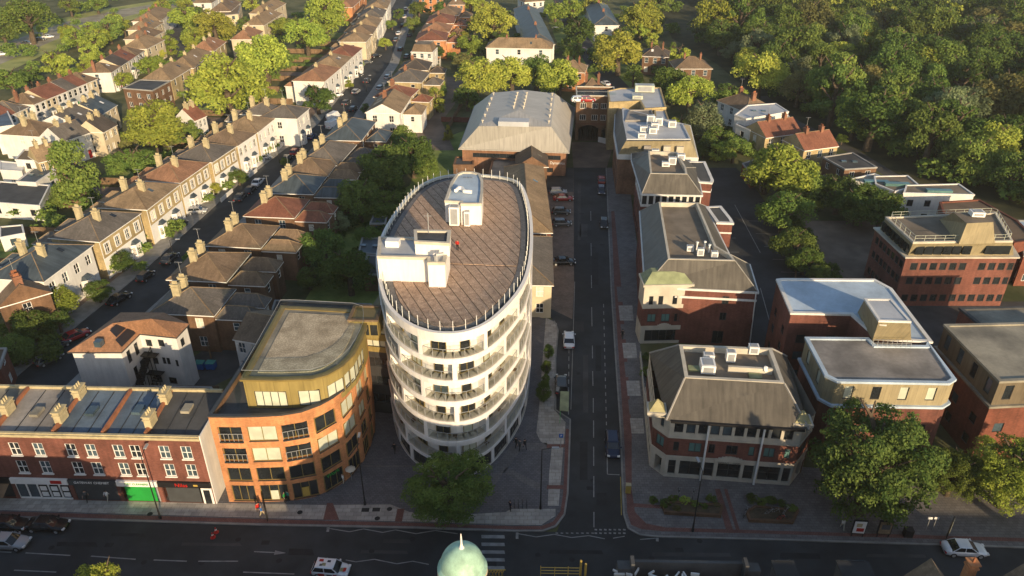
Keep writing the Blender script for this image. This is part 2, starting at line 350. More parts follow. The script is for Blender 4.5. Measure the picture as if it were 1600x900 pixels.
def aerial(parent, c, z0, h=2.0):
    b = MB(); b.tube((c[0], c[1], z0), (c[0], c[1], z0 + h), .03, n=4); d = RX
    b.tube((c[0] - d.x * .6, c[1] - d.y * .6, z0 + h), (c[0] + d.x * .6, c[1] + d.y * .6, z0 + h), .02, n=4)
    for i in range(5):
        x = c[0] + d.x * (-.5 + .25 * i); y = c[1] + d.y * (-.5 + .25 * i); b.tube((x - .3 * AX.x, y - .3 * AX.y, z0 + h), (x + .3 * AX.x, y + .3 * AX.y, z0 + h), .015, n=3)
    return b.build('aerial', 'grey_metal', parent)
def house(p0, p1, ze, d, roof='hip', wall='brick_yellow', tile='tile_brown', label='', cat='house', rise=2.6, name='house', group=None, storeys=2,
          nwin=3, side_win=1, front=None, chim=(), party=True, bays=False, door=True, rear=None, solar=False, detail=True, gm=None, ztop=None, sides=(0, 1, 2, 3), cm='brick_yellow'):
    pl = rect(p0, p1, d); r = root(name, label, cat, (pl[0].x, pl[0].y, 0), group); W = (pl[1] - pl[0]).length; t = (pl[1] - pl[0]).normalized(); n = Vector((-t.y, t.x))
    pt = Path(pl, True); holes = []; sp = ze / storeys
    rnd = random.Random(int(abs(p0[0] * 13 + p0[1] * 7) * 10))
    for side in sides:
        L = W if side % 2 == 0 else d; k = nwin if side in (0, 2) else side_win
        if k <= 0: continue
        for s_ in range(storeys):
            for i in range(k):
                ww = min(1.25, L / k * .55); uc = pt.u[side] + L * (i + .5) / k; za = s_ * sp + .95; zb = min(za + 1.8, (s_ + 1) * sp - .3)
                if s_ == 0 and side == 0 and door and i == k - 1: holes.append((uc - .5, uc + .5, .12, 2.25, .2, 'door')); continue
                if side == 0 and bays and s_ == 0 and i == 0: continue
                holes.append((uc - ww / 2, uc + ww / 2, za, zb, .15, 'w'))
    mb = MB(); facade(mb, pt, 0, ze, holes, .15, 0, 0); wm = [wall]
    if front:   # painted front elevation
        fb = MB(); pf = Path(pl[:2]); hf = [h for h in holes if h[1] <= W]; two = wall == 'brick_yellow' and int(p0[1]) % 2 == 1; facade(fb, pf, 0, sp + .3 if two else ze, hf, .2, 0)
        if two:
            facade(fb, pf, sp + .3, ze, hf, .2, 1)
            for h in hf:
                if h[2] > sp:
                    q_, t_ = pf.at((h[0] + h[1]) / 2, .03)
                    for s2 in (-1, 1): fb.obox(q_ + t_ * s2 * ((h[1] - h[0]) / 2 + .12), t_, .24, .08, h[2] - .1, h[3] + .25)
                    fb.obox(q_, t_, h[1] - h[0], .08, h[3], h[3] + .25); fb.obox(q_, t_, h[1] - h[0], .12, h[2] - .15, h[2])
        fb.v = [(v[0] + t.y * .06, v[1] - t.x * .06, v[2]) for v in fb.v]; 
        for a_, b_ in ((0, 1),):
            pass
        fo = fb.build('front_wall', [front, wall], r)
        # return edges
        eb = MB(); eb.obox(pl[0] - n * .03 - t * .05, t, .12, .06, 0, ze); eb.obox(pl[1] - n * .03 + t * .05, t, .12, .06, 0, ze); eb.build('quoin', 'white_paint', r)
    mb.build('wall', wm, r)
    for h in holes:
        if h[5] == 'door':
            b = MB(); p, tt = pt.at((h[0] + h[1]) / 2, -.16); b.obox(p, tt, .98, .07, .12, 2.25); b.obox(p - n * .05, tt, .7, .04, 1.5, 2.0); b.build('door', rnd.choice(['blue_paint', 'black', 'red_paint', 'white_paint', 'green_paint']), r)
        elif detail: window(r, pt, h[0], h[1], h[2], h[3], .13, 2 if h[1] - h[0] > .8 else 1, 2, gm=rnd.choice(GL))
        else: window(r, pt, h[0], h[1], h[2], h[3], .1, 1, 2, gm=rnd.choice(GL))
    zr = ze + rise
    if roof == 'flat':
        b = MB(); b.prism(pl, ze - .3, ze, 0, 1); b.ring(inset(pl, -.08), inset(pl, .25), ze - .1, ze + .3, 2); b.build('roof', [wall, tile, 'stone' if 'white' not in wall else 'white_render'], r)
    else:
        b = MB(); roof_solid(b, pl, ze, rise, roof, m=0); b.build('roof', [tile, front if (front and roof == 'gabf') else wall, 'white_paint', 'tile_tan' if tile != 'tile_tan' else 'tile_brown'], r)
    if roof in ('hip', 'gable') and rise > 1 and rnd.random() < .5:
        for q_ in range(rnd.choice((1, 1, 2))):
            fu_ = rnd.uniform(.3, .7); c = pl[0] + t * W * fu_ + n * d * .24; zz = ze + .16 + (rise - .16) * (.24 * d + .35) / (d / 2 + .35); sl = (rise - .16) / (d / 2 + .35); m_ = MB()
            a1, a2 = c - n * .5, c + n * .5; m_.poly([(*(a1 - t * .38), zz - .5 * sl + .06), (*(a1 + t * .38), zz - .5 * sl + .06), (*(a2 + t * .38), zz + .5 * sl + .06), (*(a2 - t * .38), zz + .5 * sl + .06)]); m_.build('rooflight', rnd.choice(['glass_blue_reflect', 'glass_dark', 'white_paint']), r)
    for (fu, fv) in chim:
        c = pl[0] + t * W * fu + n * d * fv
        chimney(r, c, ze + (0 if roof == 'flat' else .1), zr + (1.0 if detail else .7), t=n if roof != 'gabf' else t, mat=cm, lx=1.15 if detail else .9, ly=.7 if detail else .5, pots=4 if detail else 2)
    if chim and detail: aerial(r, pl[0] + t * W * chim[0][0] + n * d * (chim[0][1]), zr + 1.6)
    if bays:
        nb = 1 if W < 8 else 2
        for i in range(nb):
            c = W * (i + .5 / nb if False else (.3 if nb == 1 else (.28, .72)[i])); a = pl[0] + t * c
            q = [a - t * 1.25, a - t * .75 - n * .8, a + t * .75 - n * .8, a + t * 1.25]; bp = Path(q); hh = [(.18, bp.u[1] - .12, .9, 2.5), (bp.u[1] + .15, bp.u[2] - .15, .9, 2.5), (bp.u[2] + .12, bp.L - .18, .9, 2.5)]
            m_ = MB(); facade(m_, bp, 0, 3.0, hh, .1); m_.frus(q, [a - t * .8, a - t * .5 - n * .1, a + t * .5 - n * .1, a + t * .8], 3.0, 3.7, 1)
            bo = m_.build('bay', [front or 'white_render', 'slate_blue'], r)
            for h in hh:
                pp, t2 = bp.at((h[0] + h[1]) / 2, -.08); w_ = h[1] - h[0]; fr, panes, pm = win_mesh(w_, 1.6, 1, 2, 'white_paint')
                wo = place('bay_window', fr, bo, (pp.x - r.location.x, pp.y - r.location.y, 1.7), atan2(t2.y, t2.x))
    if rear:       # lower wing behind: (fraction start, fraction end, depth, eave z)
        for (a, b_, dd, z2) in rear:
            q0 = pl[0] + n * (d + .02) + t * W * a; q1 = pl[0] + n * (d + .02) + t * W * b_; rp = rect(q0, q1, dd); pp = Path(rp, True)
            hs = [(pp.u[2] + (q1 - q0).length * .5 - .5, pp.u[2] + (q1 - q0).length * .5 + .5, z2 - 1.9, z2 - .5), (pp.u[1] + dd * .5 - .5, pp.u[1] + dd * .5 + .5, z2 - 1.9, z2 - .5), (pp.u[3] + dd * .5 - .5, pp.u[3] + dd * .5 + .5, z2 - 1.9, z2 - .5)]
            m_ = MB(); facade(m_, pp, 0, z2, hs, .12); m_.build('rear_wing', [wall], r)
            m_ = MB(); roof_solid(m_, rp, z2, min(1.8, rise * .7), 'hipf' if dd > (q1 - q0).length else 'hip', o=.25); m_.build('wing_roof', [tile, wall, 'white_paint', 'tile_tan'], r)
            for h in hs: window(r, pp, h[0], h[1], h[2], h[3], .1, 1, 2, gm=rnd.choice(GL))
    return r
def flat_unit(parent, c, t, lx, ly, z0, z1, mat='white_render', name='roof_unit'):
    b = MB(); b.obox(c, t, lx, ly, z0, z1); b.obox(c, t, lx * .8, ly * .8, z1, z1 + .08); return b.build(name, mat, parent)
def ac_unit(c, z, label, t=RX, lx=1.6, ly=1.1, h=1.3, mat='white_paint', group='roof plant units', fans=True):
    r = root('air_conditioning_unit', label, 'air conditioner', (c[0], c[1], z), group)
    b = MB(); b.obox(c, t, lx, ly, z + .15, z + h); b.obox(c, t, lx * .9, .1, z, z + .15); b.build('casing', mat, r)
    g = MB(); g.obox(c, t, lx * .72, ly * .72, z + h, z + h + .05)
    n = Vector((-t[1], t[0])); q = Vector(c[:2]) - n * (ly / 2 + .02); g.obox(q, t, lx * .7, .04, z + .35, z + h - .2); g.build('grille', 'grey_metal', r); return r
# ---------------------------------------------------------------- trees
def crown_mesh(seed, nl, nb, leaf, kind='round', mats=('leaf_bright',)):
    rs = np.random.RandomState(seed); C = []; R = []
    for i in range(nb):
        th = rs.uniform(0, 2 * pi)
        if kind == 'cone':
            h = rs.uniform(-1, 1); rr = (1 - h) / 2 * .72 + .04; C.append((rr * cos(th), rr * sin(th), h)); R.append(.2 + .12 * (1 - h) / 2)
        elif kind == 'poplar':
            h = rs.uniform(-1, 1); rr = .55 * sqrt(max(0, 1 - h * h)); C.append((rr * cos(th), rr * sin(th), h)); R.append(rs.uniform(.25, .4))
        elif kind == 'big':
            ph = rs.uniform(-.9, 1); rr = sqrt(max(0, 1 - ph * ph)); q = rs.uniform(.45, .95); C.append((rr * cos(th) * q, rr * sin(th) * q, ph * q * .95)); R.append(rs.uniform(.09, .27))
        elif kind == 'flat':
            rr = sqrt(rs.uniform(0, 1)) * .75; C.append((rr * cos(th), rr * sin(th), rs.uniform(-.3, .55) * (1 - rr * .7))); R.append(rs.uniform(.2, .36))
        else:
            ph = rs.uniform(-.85, 1); rr = sqrt(max(0, 1 - ph * ph)); q = rs.uniform(.5, .78) * (1 if kind != 'loose' else rs.uniform(.85, 1.2))
            C.append((rr * cos(th) * q, rr * sin(th) * q, ph * q * .95)); R.append(rs.uniform(.2, .42) * (1 if kind != 'loose' else .75))
    C = np.array(C); R = np.array(R); pr = R ** 2 / np.sum(R ** 2); idx = rs.choice(nb, nl, p=pr)
    d = rs.normal(size=(nl, 3)); d /= np.linalg.norm(d, axis=1)[:, None]; flip = (d[:, 2] < -.35); d[flip, 2] *= -1
    rad = R[idx] * (rs.uniform(.6, 1.0, nl)); P = C[idx] + d * rad[:, None] * np.array([1, 1, .85])
    if kind == 'willow': P[:, 2] -= rs.uniform(0, .5, nl) * (np.hypot(P[:, 0], P[:, 1]) > .5)
    nrm = d + rs.normal(size=(nl, 3)) * .55; nrm /= np.linalg.norm(nrm, axis=1)[:, None]
    a = np.cross(nrm, rs.normal(size=(nl, 3))); a /= np.linalg.norm(a, axis=1)[:, None]; b = np.cross(nrm, a)
    s = leaf * rs.uniform(.6, 1.25, nl)[:, None]
    V = np.empty((nl, 4, 3)); V[:, 0] = P - a * s; V[:, 1] = P - b * s * .6; V[:, 2] = P + a * s; V[:, 3] = P + b * s * .6
    me = bpy.data.meshes.new('crown'); me.vertices.add(nl * 4); me.loops.add(nl * 4); me.polygons.add(nl)
    me.vertices.foreach_set('co', V.reshape(-1)); me.loops.foreach_set('vertex_index', np.arange(nl * 4, dtype=np.int32))
    me.polygons.foreach_set('loop_start', np.arange(0, nl * 4, 4, dtype=np.int32)); me.update(calc_edges=True)
    return me
CR = {}
def crowns(kind, q):
    if (kind, q) not in CR:
        nl, nb, lf = {0: (2600, 26, .075), 1: (7000, 44, .05), 2: (30000, 150, .027)}[q]
        CR[(kind, q)] = [crown_mesh(31 * i + 7 + q, nl, nb if kind != 'hedge' else 60, lf, kind) for i in range({0: 4, 1: 3, 2: 2}[q])]
    return CR[(kind, q)]
_cm = {}
def crown_data(kind, q, mat, i):
    k = (kind, q, mat, i)
    if k not in _cm:
        me = crowns(kind, q)[i].copy(); me.name = 'crown'; me.materials.append(M[mat]); _cm[k] = me
    return _cm[k]
_tk = None
def trunk_data():
    global _tk
    if _tk is None:
        b = MB(); b.tube((0, 0, 0), (.01, .02, .5), .055, .04, 8, cap=False); rs = random.Random(3)
        for i in range(7):
            a = i * 2.4; z = .38 + .07 * i; l = .33 - .02 * i; p = (.01, .02, z - .05); q = (l * .55 * cos(a), l * .55 * sin(a), z + .12)
            b.tube(p, q, .026, .016, 5); b.tube(q, (l * cos(a + .3), l * sin(a + .3), z + .26), .016, .006, 4); b.tube(q, (l * .9 * cos(a - .5), l * .9 * sin(a - .5), z + .2), .012, .005, 4)
        b.tube((.01, .02, .5), (0, 0, .93), .04, .01, 6); _tk = b.build('trunk', 'bark', mesh_only=True, smooth=True)
    return _tk
TREE_N = [0]
def tree(x, y, r, h, label, kind='round', mat='leaf_bright', q=0, group=None, name='tree', clear=.12, cat='tree'):
    TREE_N[0] += 1; o = bpy.data.objects.new(name, None); COL.objects.link(o); o.location = (x, y, 0); o.empty_display_size = .5
    tag(o, label, cat, group); cz = h * clear; hz = (h - cz) / 2; v = crowns(kind, q); me = crown_data(kind, q, mat, random.randrange(len(v)))
    c = bpy.data.objects.new('crown', me); COL.objects.link(c); c.parent = o; c.location = (0, 0, cz + hz * .96); c.scale = (r * 1.2, r * random.uniform(1.1, 1.26), hz * 1.14); c.rotation_euler = (0, 0, random.uniform(0, 6.28))
    t = bpy.data.objects.new('trunk', trunk_data()); COL.objects.link(t); t.parent = o; t.scale = (max(h * .9, r * 2.4),) * 2 + (h * .97,); t.rotation_euler = (0, 0, random.uniform(0, 6.28))
    return o
def tpx(px, py, rp, label, kind='round', mat='leaf_bright', q=0, hr=2.0, **k):
    """tree whose crown centre is sighted at px,py with apparent radius rp"""
    z = 6.0; r = 4
    for _ in range(4):
        g = G(px, py, z); d = g.y * cos(PITCH) + (CH - z) * sin(PITCH); r = rp * d / F; z = r * hr * .62
    return tree(g.x, g.y, r, r * hr, label, kind, mat, q, **k)
# ---------------------------------------------------------------- cars
def loft(mb, secs, m=0, caps=True):
    k = len(secs[0]); n = len(mb.v)
    for s in secs: mb.v += list(s)
    for i in range(len(secs) - 1):
        for j in range(k):
            j2 = (j + 1) % k; mb.f.append((n + i * k + j, n + i * k + j2, n + (i + 1) * k + j2, n + (i + 1) * k + j)); mb.m.append(m)
    if caps: mb.f.append(tuple(range(n + k - 1, n - 1, -1))); mb.m.append(m); e = n + (len(secs) - 1) * k; mb.f.append(tuple(range(e, e + k))); mb.m.append(m)
CARM = {}
def car_data(kind):
    if kind in CARM: return CARM[kind]
    L, Wd, Ht = {'hatch': (4.0, 1.74, 1.48), 'saloon': (4.6, 1.8, 1.42), 'suv': (4.5, 1.86, 1.68), 'van': (5.2, 2.0, 2.3)}[kind]
    w = Wd / 2; h = L / 2; belt = {'hatch': .95, 'saloon': .92, 'suv': 1.08, 'van': 1.25}[kind]; hood = belt - .1
    st = [(-h, .62, .35, belt - .22), (-h + .12, .88, .26, belt - .03), (-h * .78, .97, .22, belt), (-h * .3, 1, .2, belt), (h * .25, 1, .2, belt), (h * .45, .99, .2, belt - .02), (h * .75, .96, .22, hood - .05), (h - .15, .86, .26, hood - .16), (h, .6, .34, hood - .3)]
    def sec(x, f, zb, zt): W = w * f; return [(x, -W * .9, zb), (x, -W, zb + .2), (x, -W * 1.0, zt - .22), (x, -W * .93, zt - .03), (x, -W * .7, zt + .015), (x, W * .7, zt + .015), (x, W * .93, zt - .03), (x, W, zt - .22), (x, W, zb + .2), (x, W * .9, zb)]
    b = MB(); loft(b, [sec(*s) for s in st]); D = {'body': (b, 'paint', True)}
    cab = {'hatch': (-h + .12, -h + .5, .12 * L, .27 * L), 'saloon': (-h + .6, -h + 1.35, .08 * L, .25 * L), 'suv': (-h + .1, -h + .4, .12 * L, .27 * L), 'van': (-h + .05, -h + .12, .27 * L, .4 * L)}[kind]
    x0, x1, x2, x3 = cab; g = MB(); wl, wu = w * .9, w * .74
    def ring(z, a, b_, W): return [(a, -W, z), (a + .1, -W - .03, z), (b_ - .15, -W - .03, z), (b_, -W * .85, z), (b_, W * .85, z), (b_ - .15, W + .03, z), (a + .1, W + .03, z), (a, W, z)]
    A = ring(belt - .02, x0, x3, wl); B = ring(Ht - .06, x1, x2, wu); n = len(g.v); g.v += A + B
    for i in range(8): j = (i + 1) % 8; g.f.append((i, j, 8 + j, 8 + i)); g.m.append(0)
    g.f.append(tuple(range(8, 16))); g.m.append(0); D['glazing'] = (g, 'car_glass' if kind != 'van' else 'paint', False)
    r = MB(); Ti = ring(Ht - .06, x1 - .03, x2 + .05, wu + .02); Tt = ring(Ht, x1 + .12, x2 - .15, wu - .1); r.v += Ti + Tt
    for i in range(8): j = (i + 1) % 8; r.f.append((i, j, 8 + j, 8 + i)); r.m.append(0)
    r.f.append(tuple(range(8, 16))); r.m.append(0)
    for s in (-1, 1):   # pillars
        for xa, xb in ((x0 + .08, x1 + .05), ((x0 + x3) / 2 - .05, (x1 + x2) / 2), (x3 - .12, x2 - .06)):
            r.tube((xa, s * (wl + .035), belt - .03), (xb, s * (wu + .035), Ht - .05), .045, n=4)
    D['roof_panel'] = (r, 'paint', False)
    if kind == 'van':
        wg = MB(); zz = belt + .05; wg.poly([(x3 + .02, -w * .7, zz + .1), (x3 + .02, w * .7, zz + .1), (x2 + .12, w * .6, Ht - .25), (x2 + .12, -w * .6, Ht - .25)]); D['windscreen'] = (wg, 'car_glass', False)
    for s, nm in ((1, 'headlight'), (-1, 'tail_light')):
        for e in (-1, 1):
            q = MB(); x = s * (h - .1); q.box(x - .12, e * w * .68 - .17, belt - .42, x + .12, e * w * .68 + .17, belt - .26); D.setdefault('_l', []).append((nm, q.build(nm, 'white_paint' if s > 0 else 'red_paint', mesh_only=True)))
    wh = MB(); wh.tube((0, -.1, 0), (0, .1, 0), .33, n=14); rim = MB(); rim.tube((0, -.115, 0), (0, .115, 0), .2, n=10)
    out = dict(parts={k: (v[0], v[1], v[2]) for k, v in D.items() if k != '_l'}, lights=D['_l'], wheel=wh.build('wheel', 'tyre', mesh_only=True), rim=rim.build('rim', 'rim', mesh_only=True), h=h, w=w, cache={})
    mr = MB()
    for s in (-1, 1): mr.box(x3 - .35, s * (w + .08) - .08, belt, x3 - .2, s * (w + .08) + .08, belt + .14)
    out['mirror'] = mr; CARM[kind] = out; return out
CARLAB = []
def car(x, y, rz, kind='hatch', paint='silver', label=None, group='cars parked along the streets', lod=False):
    D = car_data(kind); o = bpy.data.objects.new('parked_car' if 'parked' in (label or 'parked') else 'car', None); COL.objects.link(o); o.location = (x, y, .006); o.rotation_euler = (0, 0, rz)
    tag(o, label, 'van' if kind == 'van' else 'car', group)
    def child(nm, me, par, loc=(0, 0, 0)):
        c = bpy.data.objects.new(nm, me); COL.objects.link(c); c.parent = par; c.location = loc; return c
    for nm, (b, mt, sm) in D['parts'].items():
        mt = 'car_' + paint if mt == 'paint' else mt; k = (nm, mt)
        if k not in D['cache']: D['cache'][k] = b.build(nm, mt, mesh_only=True, smooth=sm)
        child(nm, D['cache'][k], o)
    for i, (nm, me) in enumerate(D['lights']): child(nm, me, o)
    k = ('mirror', paint)
    if k not in D['cache']: D['cache'][k] = D['mirror'].build('mirrors', 'car_' + paint, mesh_only=True)
    child('mirrors', D['cache'][k], o)
    for sx in (-1, 1):
        for sy in (-1, 1): wv = child('wheel', D['wheel'], o, (sx * D['h'] * .62, sy * (D['w'] - .09), .33)); child('rim', D['rim'], wv)
    return o
def cpx(px, py, deg, kind, paint, label, group='cars parked along the streets', z=.6):
    g = G(px, py, z); return car(g.x, g.y, radians(deg), kind, paint, label, group)
# ---------------------------------------------------------------- people
def person_mesh(pose, top, legs, hair='hair'):
    V = []; E = []; R = []
    def j(p, r, par=None):
        V.append(p); R.append(r)
        if par is not None: E.append((par, len(V) - 1))
        return len(V) - 1
    s = .22 if pose == 'walk' else .03
    pe = j((0, 0, .95), .15); ch = j((.01, 0, 1.2), .155, pe); sh = j((0, 0, 1.42), .13, ch); nk = j((.01, 0, 1.5), .06, sh); hd = j((.02, 0, 1.62), .1, nk); j((.01, 0, 1.72), .08, hd)
    for e in (-1, 1):
        a = e * s; hp = j((0, e * .1, .9), .1, pe); kn = j((a * .7 + .04, e * .1, .5), .065, hp); an = j((a * 1.4, e * .1, .1), .045, kn); j((a * 1.4 + .17, e * .1, .04), .035, an)
        so_ = j((0, e * .19, 1.4), .06, sh); el = j((-a * .5 - .03, e * .25, 1.12), .045, so_); wr = j((-a + .06, e * .25, .88), .033, el); pm = j((-a + .1, e * .25, .82), .032, wr)
        for q in range(3): j((-a + .1 + .02 * (q - 1), e * (.25) , .74), .012, pm)
    me = bpy.data.meshes.new('p'); me.from_pydata(V, E, []); o = bpy.data.objects.new('p', me); COL.objects.link(o)
    md = o.modifiers.new('s', 'SKIN'); 
    for i, sv in enumerate(me.skin_vertices[0].data): sv.radius = (R[i], R[i]); sv.use_root = i == 0
    o.modifiers.new('u', 'SUBSURF').levels = 1; dg = bpy.context.evaluated_depsgraph_get(); em = bpy.data.meshes.new_from_object(o.evaluated_get(dg)); bpy.data.objects.remove(o)
    em.materials.clear(); [em.materials.append(M[k]) for k in ('skin', top, legs, hair, 'black')]
    for p in em.polygons:
        c = p.center; p.use_smooth = True
        arm = abs(c.y) > .2 and c.z < 1.42
        p.material_index = 4 if c.z < .1 else 0 if (arm and c.z < 1.05) else 1 if (arm or 1.0 < c.z < 1.46) else 2 if c.z <= 1.0 else 3 if (c.z > 1.66 or (c.z > 1.56 and c.x < 0)) else 0
    em.name = 'body'; return em
PM = {}
def person(x, y, rz, label, pose='walk', top='white_paint', legs='black', z=.125, group=None):
    k = (pose, top, legs)
    if k not in PM: PM[k] = person_mesh(*k)
    o = bpy.data.objects.new('person', PM[k]); COL.objects.link(o); o.location = (x, y, z); o.rotation_euler = (0, 0, rz); return tag(o, label, 'person', group)
# ================================================================ the setting: ground, roads, pavements
def gp(pts, z): return [(*G(x, y, z), z) for x, y in pts]
def sheet(name, pts, z, mat, px=True, parent=None, label=None):
    b = MB(); b.poly(gp(pts, z) if px else [(p[0], p[1], z) for p in pts]); o = b.build(name, mat, parent); o['kind'] = 'structure'; return o
def slab_px(name, pts, z0, z1, mat, edge='kerb'):
    q = [G(x, y, z1) for x, y in pts]; b = MB(); b.prism(q, z0, z1, 1, 0); o = b.build(name, [mat, edge]); o['kind'] = 'structure'; return o
def strip(name, pts, wd, z, mat, off=0, thick=0, edge='kerb'):
    """a ribbon along world points; off shifts it to the right"""
    p = [Vector(a[:2]) for a in pts]; Lf = []; Rt = []
    for i, a in enumerate(p):
        t = (p[min(i + 1, len(p) - 1)] - p[max(i - 1, 0)]).normalized(); n = Vector((t.y, -t.x)); Lf.append(a + n * (off - wd / 2)); Rt.append(a + n * (off + wd / 2))
    b = MB()
    for i in range(len(p) - 1):
        if thick: b.prism([Lf[i], Rt[i], Rt[i + 1], Lf[i + 1]], z - thick, z, 1, 0)
        else: b.poly([(*Rt[i], z), (*Rt[i + 1], z), (*Lf[i + 1], z), (*Lf[i], z)])
    o = b.build(name, [mat, edge]); o['kind'] = 'structure'; return o
b = MB(); b.poly([(-3500, -2500, -.02), (3500, -2500, -.02), (3500, 5000, -.02), (-3500, 5000, -.02)]); struct('ground', b, 'ground')
KD = (G(1200, 842) - G(100, 811)).normalized(); K0 = G(650, 825)
def main_pt(s, q): n = Vector((-KD.y, KD.x)); return K0 + KD * s + n * q      # s along the far kerb, q away from it (negative = road)
b = MB(); b.poly([(*main_pt(-500, -15), .004), (*main_pt(500, -15), .004), (*main_pt(500, .0), .004), (*main_pt(-500, 0), .004)]); road = struct('main_road', b, 'asphalt')
b = MB(); b.prism([main_pt(-500, -19), main_pt(500, -19), main_pt(500, -15), main_pt(-500, -15)], -.02, .12, 1, 0); struct('near_pavement', b, ['paving_grey', 'kerb'])
roadc = sheet('side_road', [(868, 836), (1000, 840), (976, 800), (970, 675), (955, 450), (948, 275), (947, 240), (896, 240), (897, 450), (891, 560), (868, 500), (866, 640), (890, 660), (886, 790)], .008, 'asphalt')
roadc2 = sheet('side_road_bay', [(866, 645), (893, 660), (897, 500), (835, 470), (835, 492), (862, 497), (870, 512), (868, 560)], .006, 'asphalt_worn')
sheet('parking_court', [(835, 492), (897, 500), (897, 450), (898, 262), (850, 262), (835, 400)], .004, 'block_drive')
sheet('gym_forecourt', [(896, 262), (948, 262), (960, 222), (893, 222)], .012, 'carpark_brown')
slab_px('plaza', [(-60, 805), (400, 819), (650, 824), (800, 829), (848, 829), (868, 822), (882, 803), (887, 770), (890, 690), (891, 655), (868, 640), (868, 560), (872, 515), (866, 501), (835, 494), (600, 470), (420, 560), (345, 700), (-60, 690)], 0, .12, 'paving_dark')
slab_px('east_pavement', [(1680, 857), (1200, 842), (1030, 838), (1000, 835), (982, 825), (975, 803), (973, 760), (970, 675), (962, 560), (955, 450), (950, 330), (947, 262), (975, 262), (985, 300), (1000, 420), (1000, 540), (1010, 600), (1020, 700), (1260, 730), (1680, 760)], 0, .12, 'paving_grey')
# paving bands on the plaza
PZ = .124
sheet('red_kerb_band', [(-60, 797), (400, 811), (650, 817), (800, 822), (846, 822), (864, 815), (876, 798), (880, 770), (884, 670), (889, 670), (886, 770), (881, 802), (867, 820), (848, 827), (800, 827), (650, 822), (400, 817), (-60, 803)], PZ, 'paving_red')
sheet('pale_block_paving', [(-60, 772), (340, 786), (505, 789), (610, 788), (640, 800), (690, 806), (790, 800), (800, 795), (868, 795), (868, 806), (846, 820), (800, 820), (650, 815), (400, 809), (-60, 795)], PZ + .004, 'paving_pale')
sheet('pale_block_paving', [(853, 496), (870, 505), (872, 520), (868, 560), (866, 640), (884, 660), (880, 700), (877, 740), (873, 790), (856, 790), (858, 740), (862, 700), (845, 690), (838, 676), (842, 640), (848, 560)], PZ + .004, 'paving_pale')
for a in ([(854, 700), (884, 699), (884, 694), (855, 694)], [(854, 764), (880, 764), (880, 758), (855, 758)], [(505, 812), (530, 812), (520, 786), (511, 786)], [(617, 815), (628, 815), (632, 795), (621, 795)]):
    sheet('red_paving_band', a, PZ + .008, 'paving_red')
for a in ([(755, 758), (800, 692), (855, 692), (855, 705), (815, 702), (770, 762)], [(786, 738), (840, 765), (846, 757), (792, 730)], [(566, 730), (650, 730), (650, 727), (566, 727)]):
    sheet('light_paving_band', a, PZ + .004, 'paving_grey')
sheet('red_kerb_band', [(1680, 849), (1200, 834), (1035, 830), (1003, 827), (986, 820), (980, 800), (978, 760), (975, 675), (967, 560), (960, 450), (955, 330), (960, 330), (971, 450), (980, 560), (987, 675), (987, 765), (992, 800), (1010, 818), (1040, 824), (1200, 829), (1680, 843)], PZ, 'paving_red')
for a in ([(987, 792), (1040, 795), (1040, 790), (987, 786)], [(1150, 828), (1156, 828), (1136, 764), (1131, 764)], [(1135, 830), (1146, 830), (1125, 764), (1117, 764)]): sheet('red_paving_band', a, PZ + .004, 'paving_red')
for y0 in range(8):
    t0, t1 = y0 / 8 + .012, (y0 + 1) / 8 - .012
    L0 = (987 - 26 * (1 - t0) * 1.0, 675 - 240 * (1 - t0)); 
    f = lambda t: ((963 + 24 * t, 445 + 235 * t), (985 + 22 * t, 445 + 235 * t))
    (a0, a1), (b0, b1) = f(t0), f(t1); sheet('paving_panel', [b0, b1, a1, a0], PZ + .004, 'paving_pale' if y0 % 2 else 'paving_grey')
# kerb stones
def kerb(pts, z=.13):
    q = [G(x, y, .12) for x, y in pts]; b = MB()
    for a, c in zip(q, q[1:]):
        L = (c - a).length; n = max(1, int(L / 2.0)); t = (c - a) / L
        for i in range(n): b.obox(a + t * L * (i + .5) / n, t, L / n - .03, .22, 0, z)
    o = b.build('kerb', 'kerb'); o['kind'] = 'structure'
kerb([(-60, 805), (400, 819), (650, 824), (800, 829), (848, 829), (868, 822), (882, 803), (887, 770), (890, 690), (891, 655)]); kerb([(891, 655), (868, 640), (868, 560), (872, 515), (866, 501)])
kerb([(1680, 857), (1200, 842), (1030, 838), (1000, 835), (982, 825), (975, 803), (973, 760), (970, 675), (962, 560), (955, 450), (950, 330), (947, 262)])
# painted markings: each dash a part of its road
def dash(a, b_, wd, parent=road, mat='line_white', z=.013, name='road_marking'):
    p, q = G(*a), G(*b_); t = (q - p).normalized(); n = Vector((-t.y, t.x)) * wd / 2; b = MB()
    b.poly([(*(p - n), z), (*(q - n), z), (*(q + n), z), (*(p + n), z)]); return b.build(name, mat, parent)
for a, b_ in [((40, 864), (110, 868)), ((142, 869), (212, 874)), ((240, 875), (292, 877)), ((22, 891), (88, 894)), ((-30, 861), (18, 863)), ((310, 877), (372, 877)), ((397, 862), (430, 863.5)), ((380, 894), (460, 897)), ((1090, 893), (1170, 896))]: dash(a, b_, .14)
for zz in ([(510, 825), (546, 831), (568, 826.5), (598, 832), (618, 828), (650, 834), (680, 829), (715, 834)], [(810, 834), (838, 839), (866, 835), (893, 840), (920, 837), (945, 842)], [(958, 841), (976, 838)], [(1000, 843), (1026, 841)], [(540, 875), (556, 878), (585, 874), (620, 881), (645, 877), (670, 882)]):
    for a, b_ in zip(zz, zz[1:]): dash(a, b_, .12)
for a in ((513, 824, 512, 831), (808, 832, 808, 842), (1027, 839, 1027, 846)): dash(a[:2], a[2:], .3)
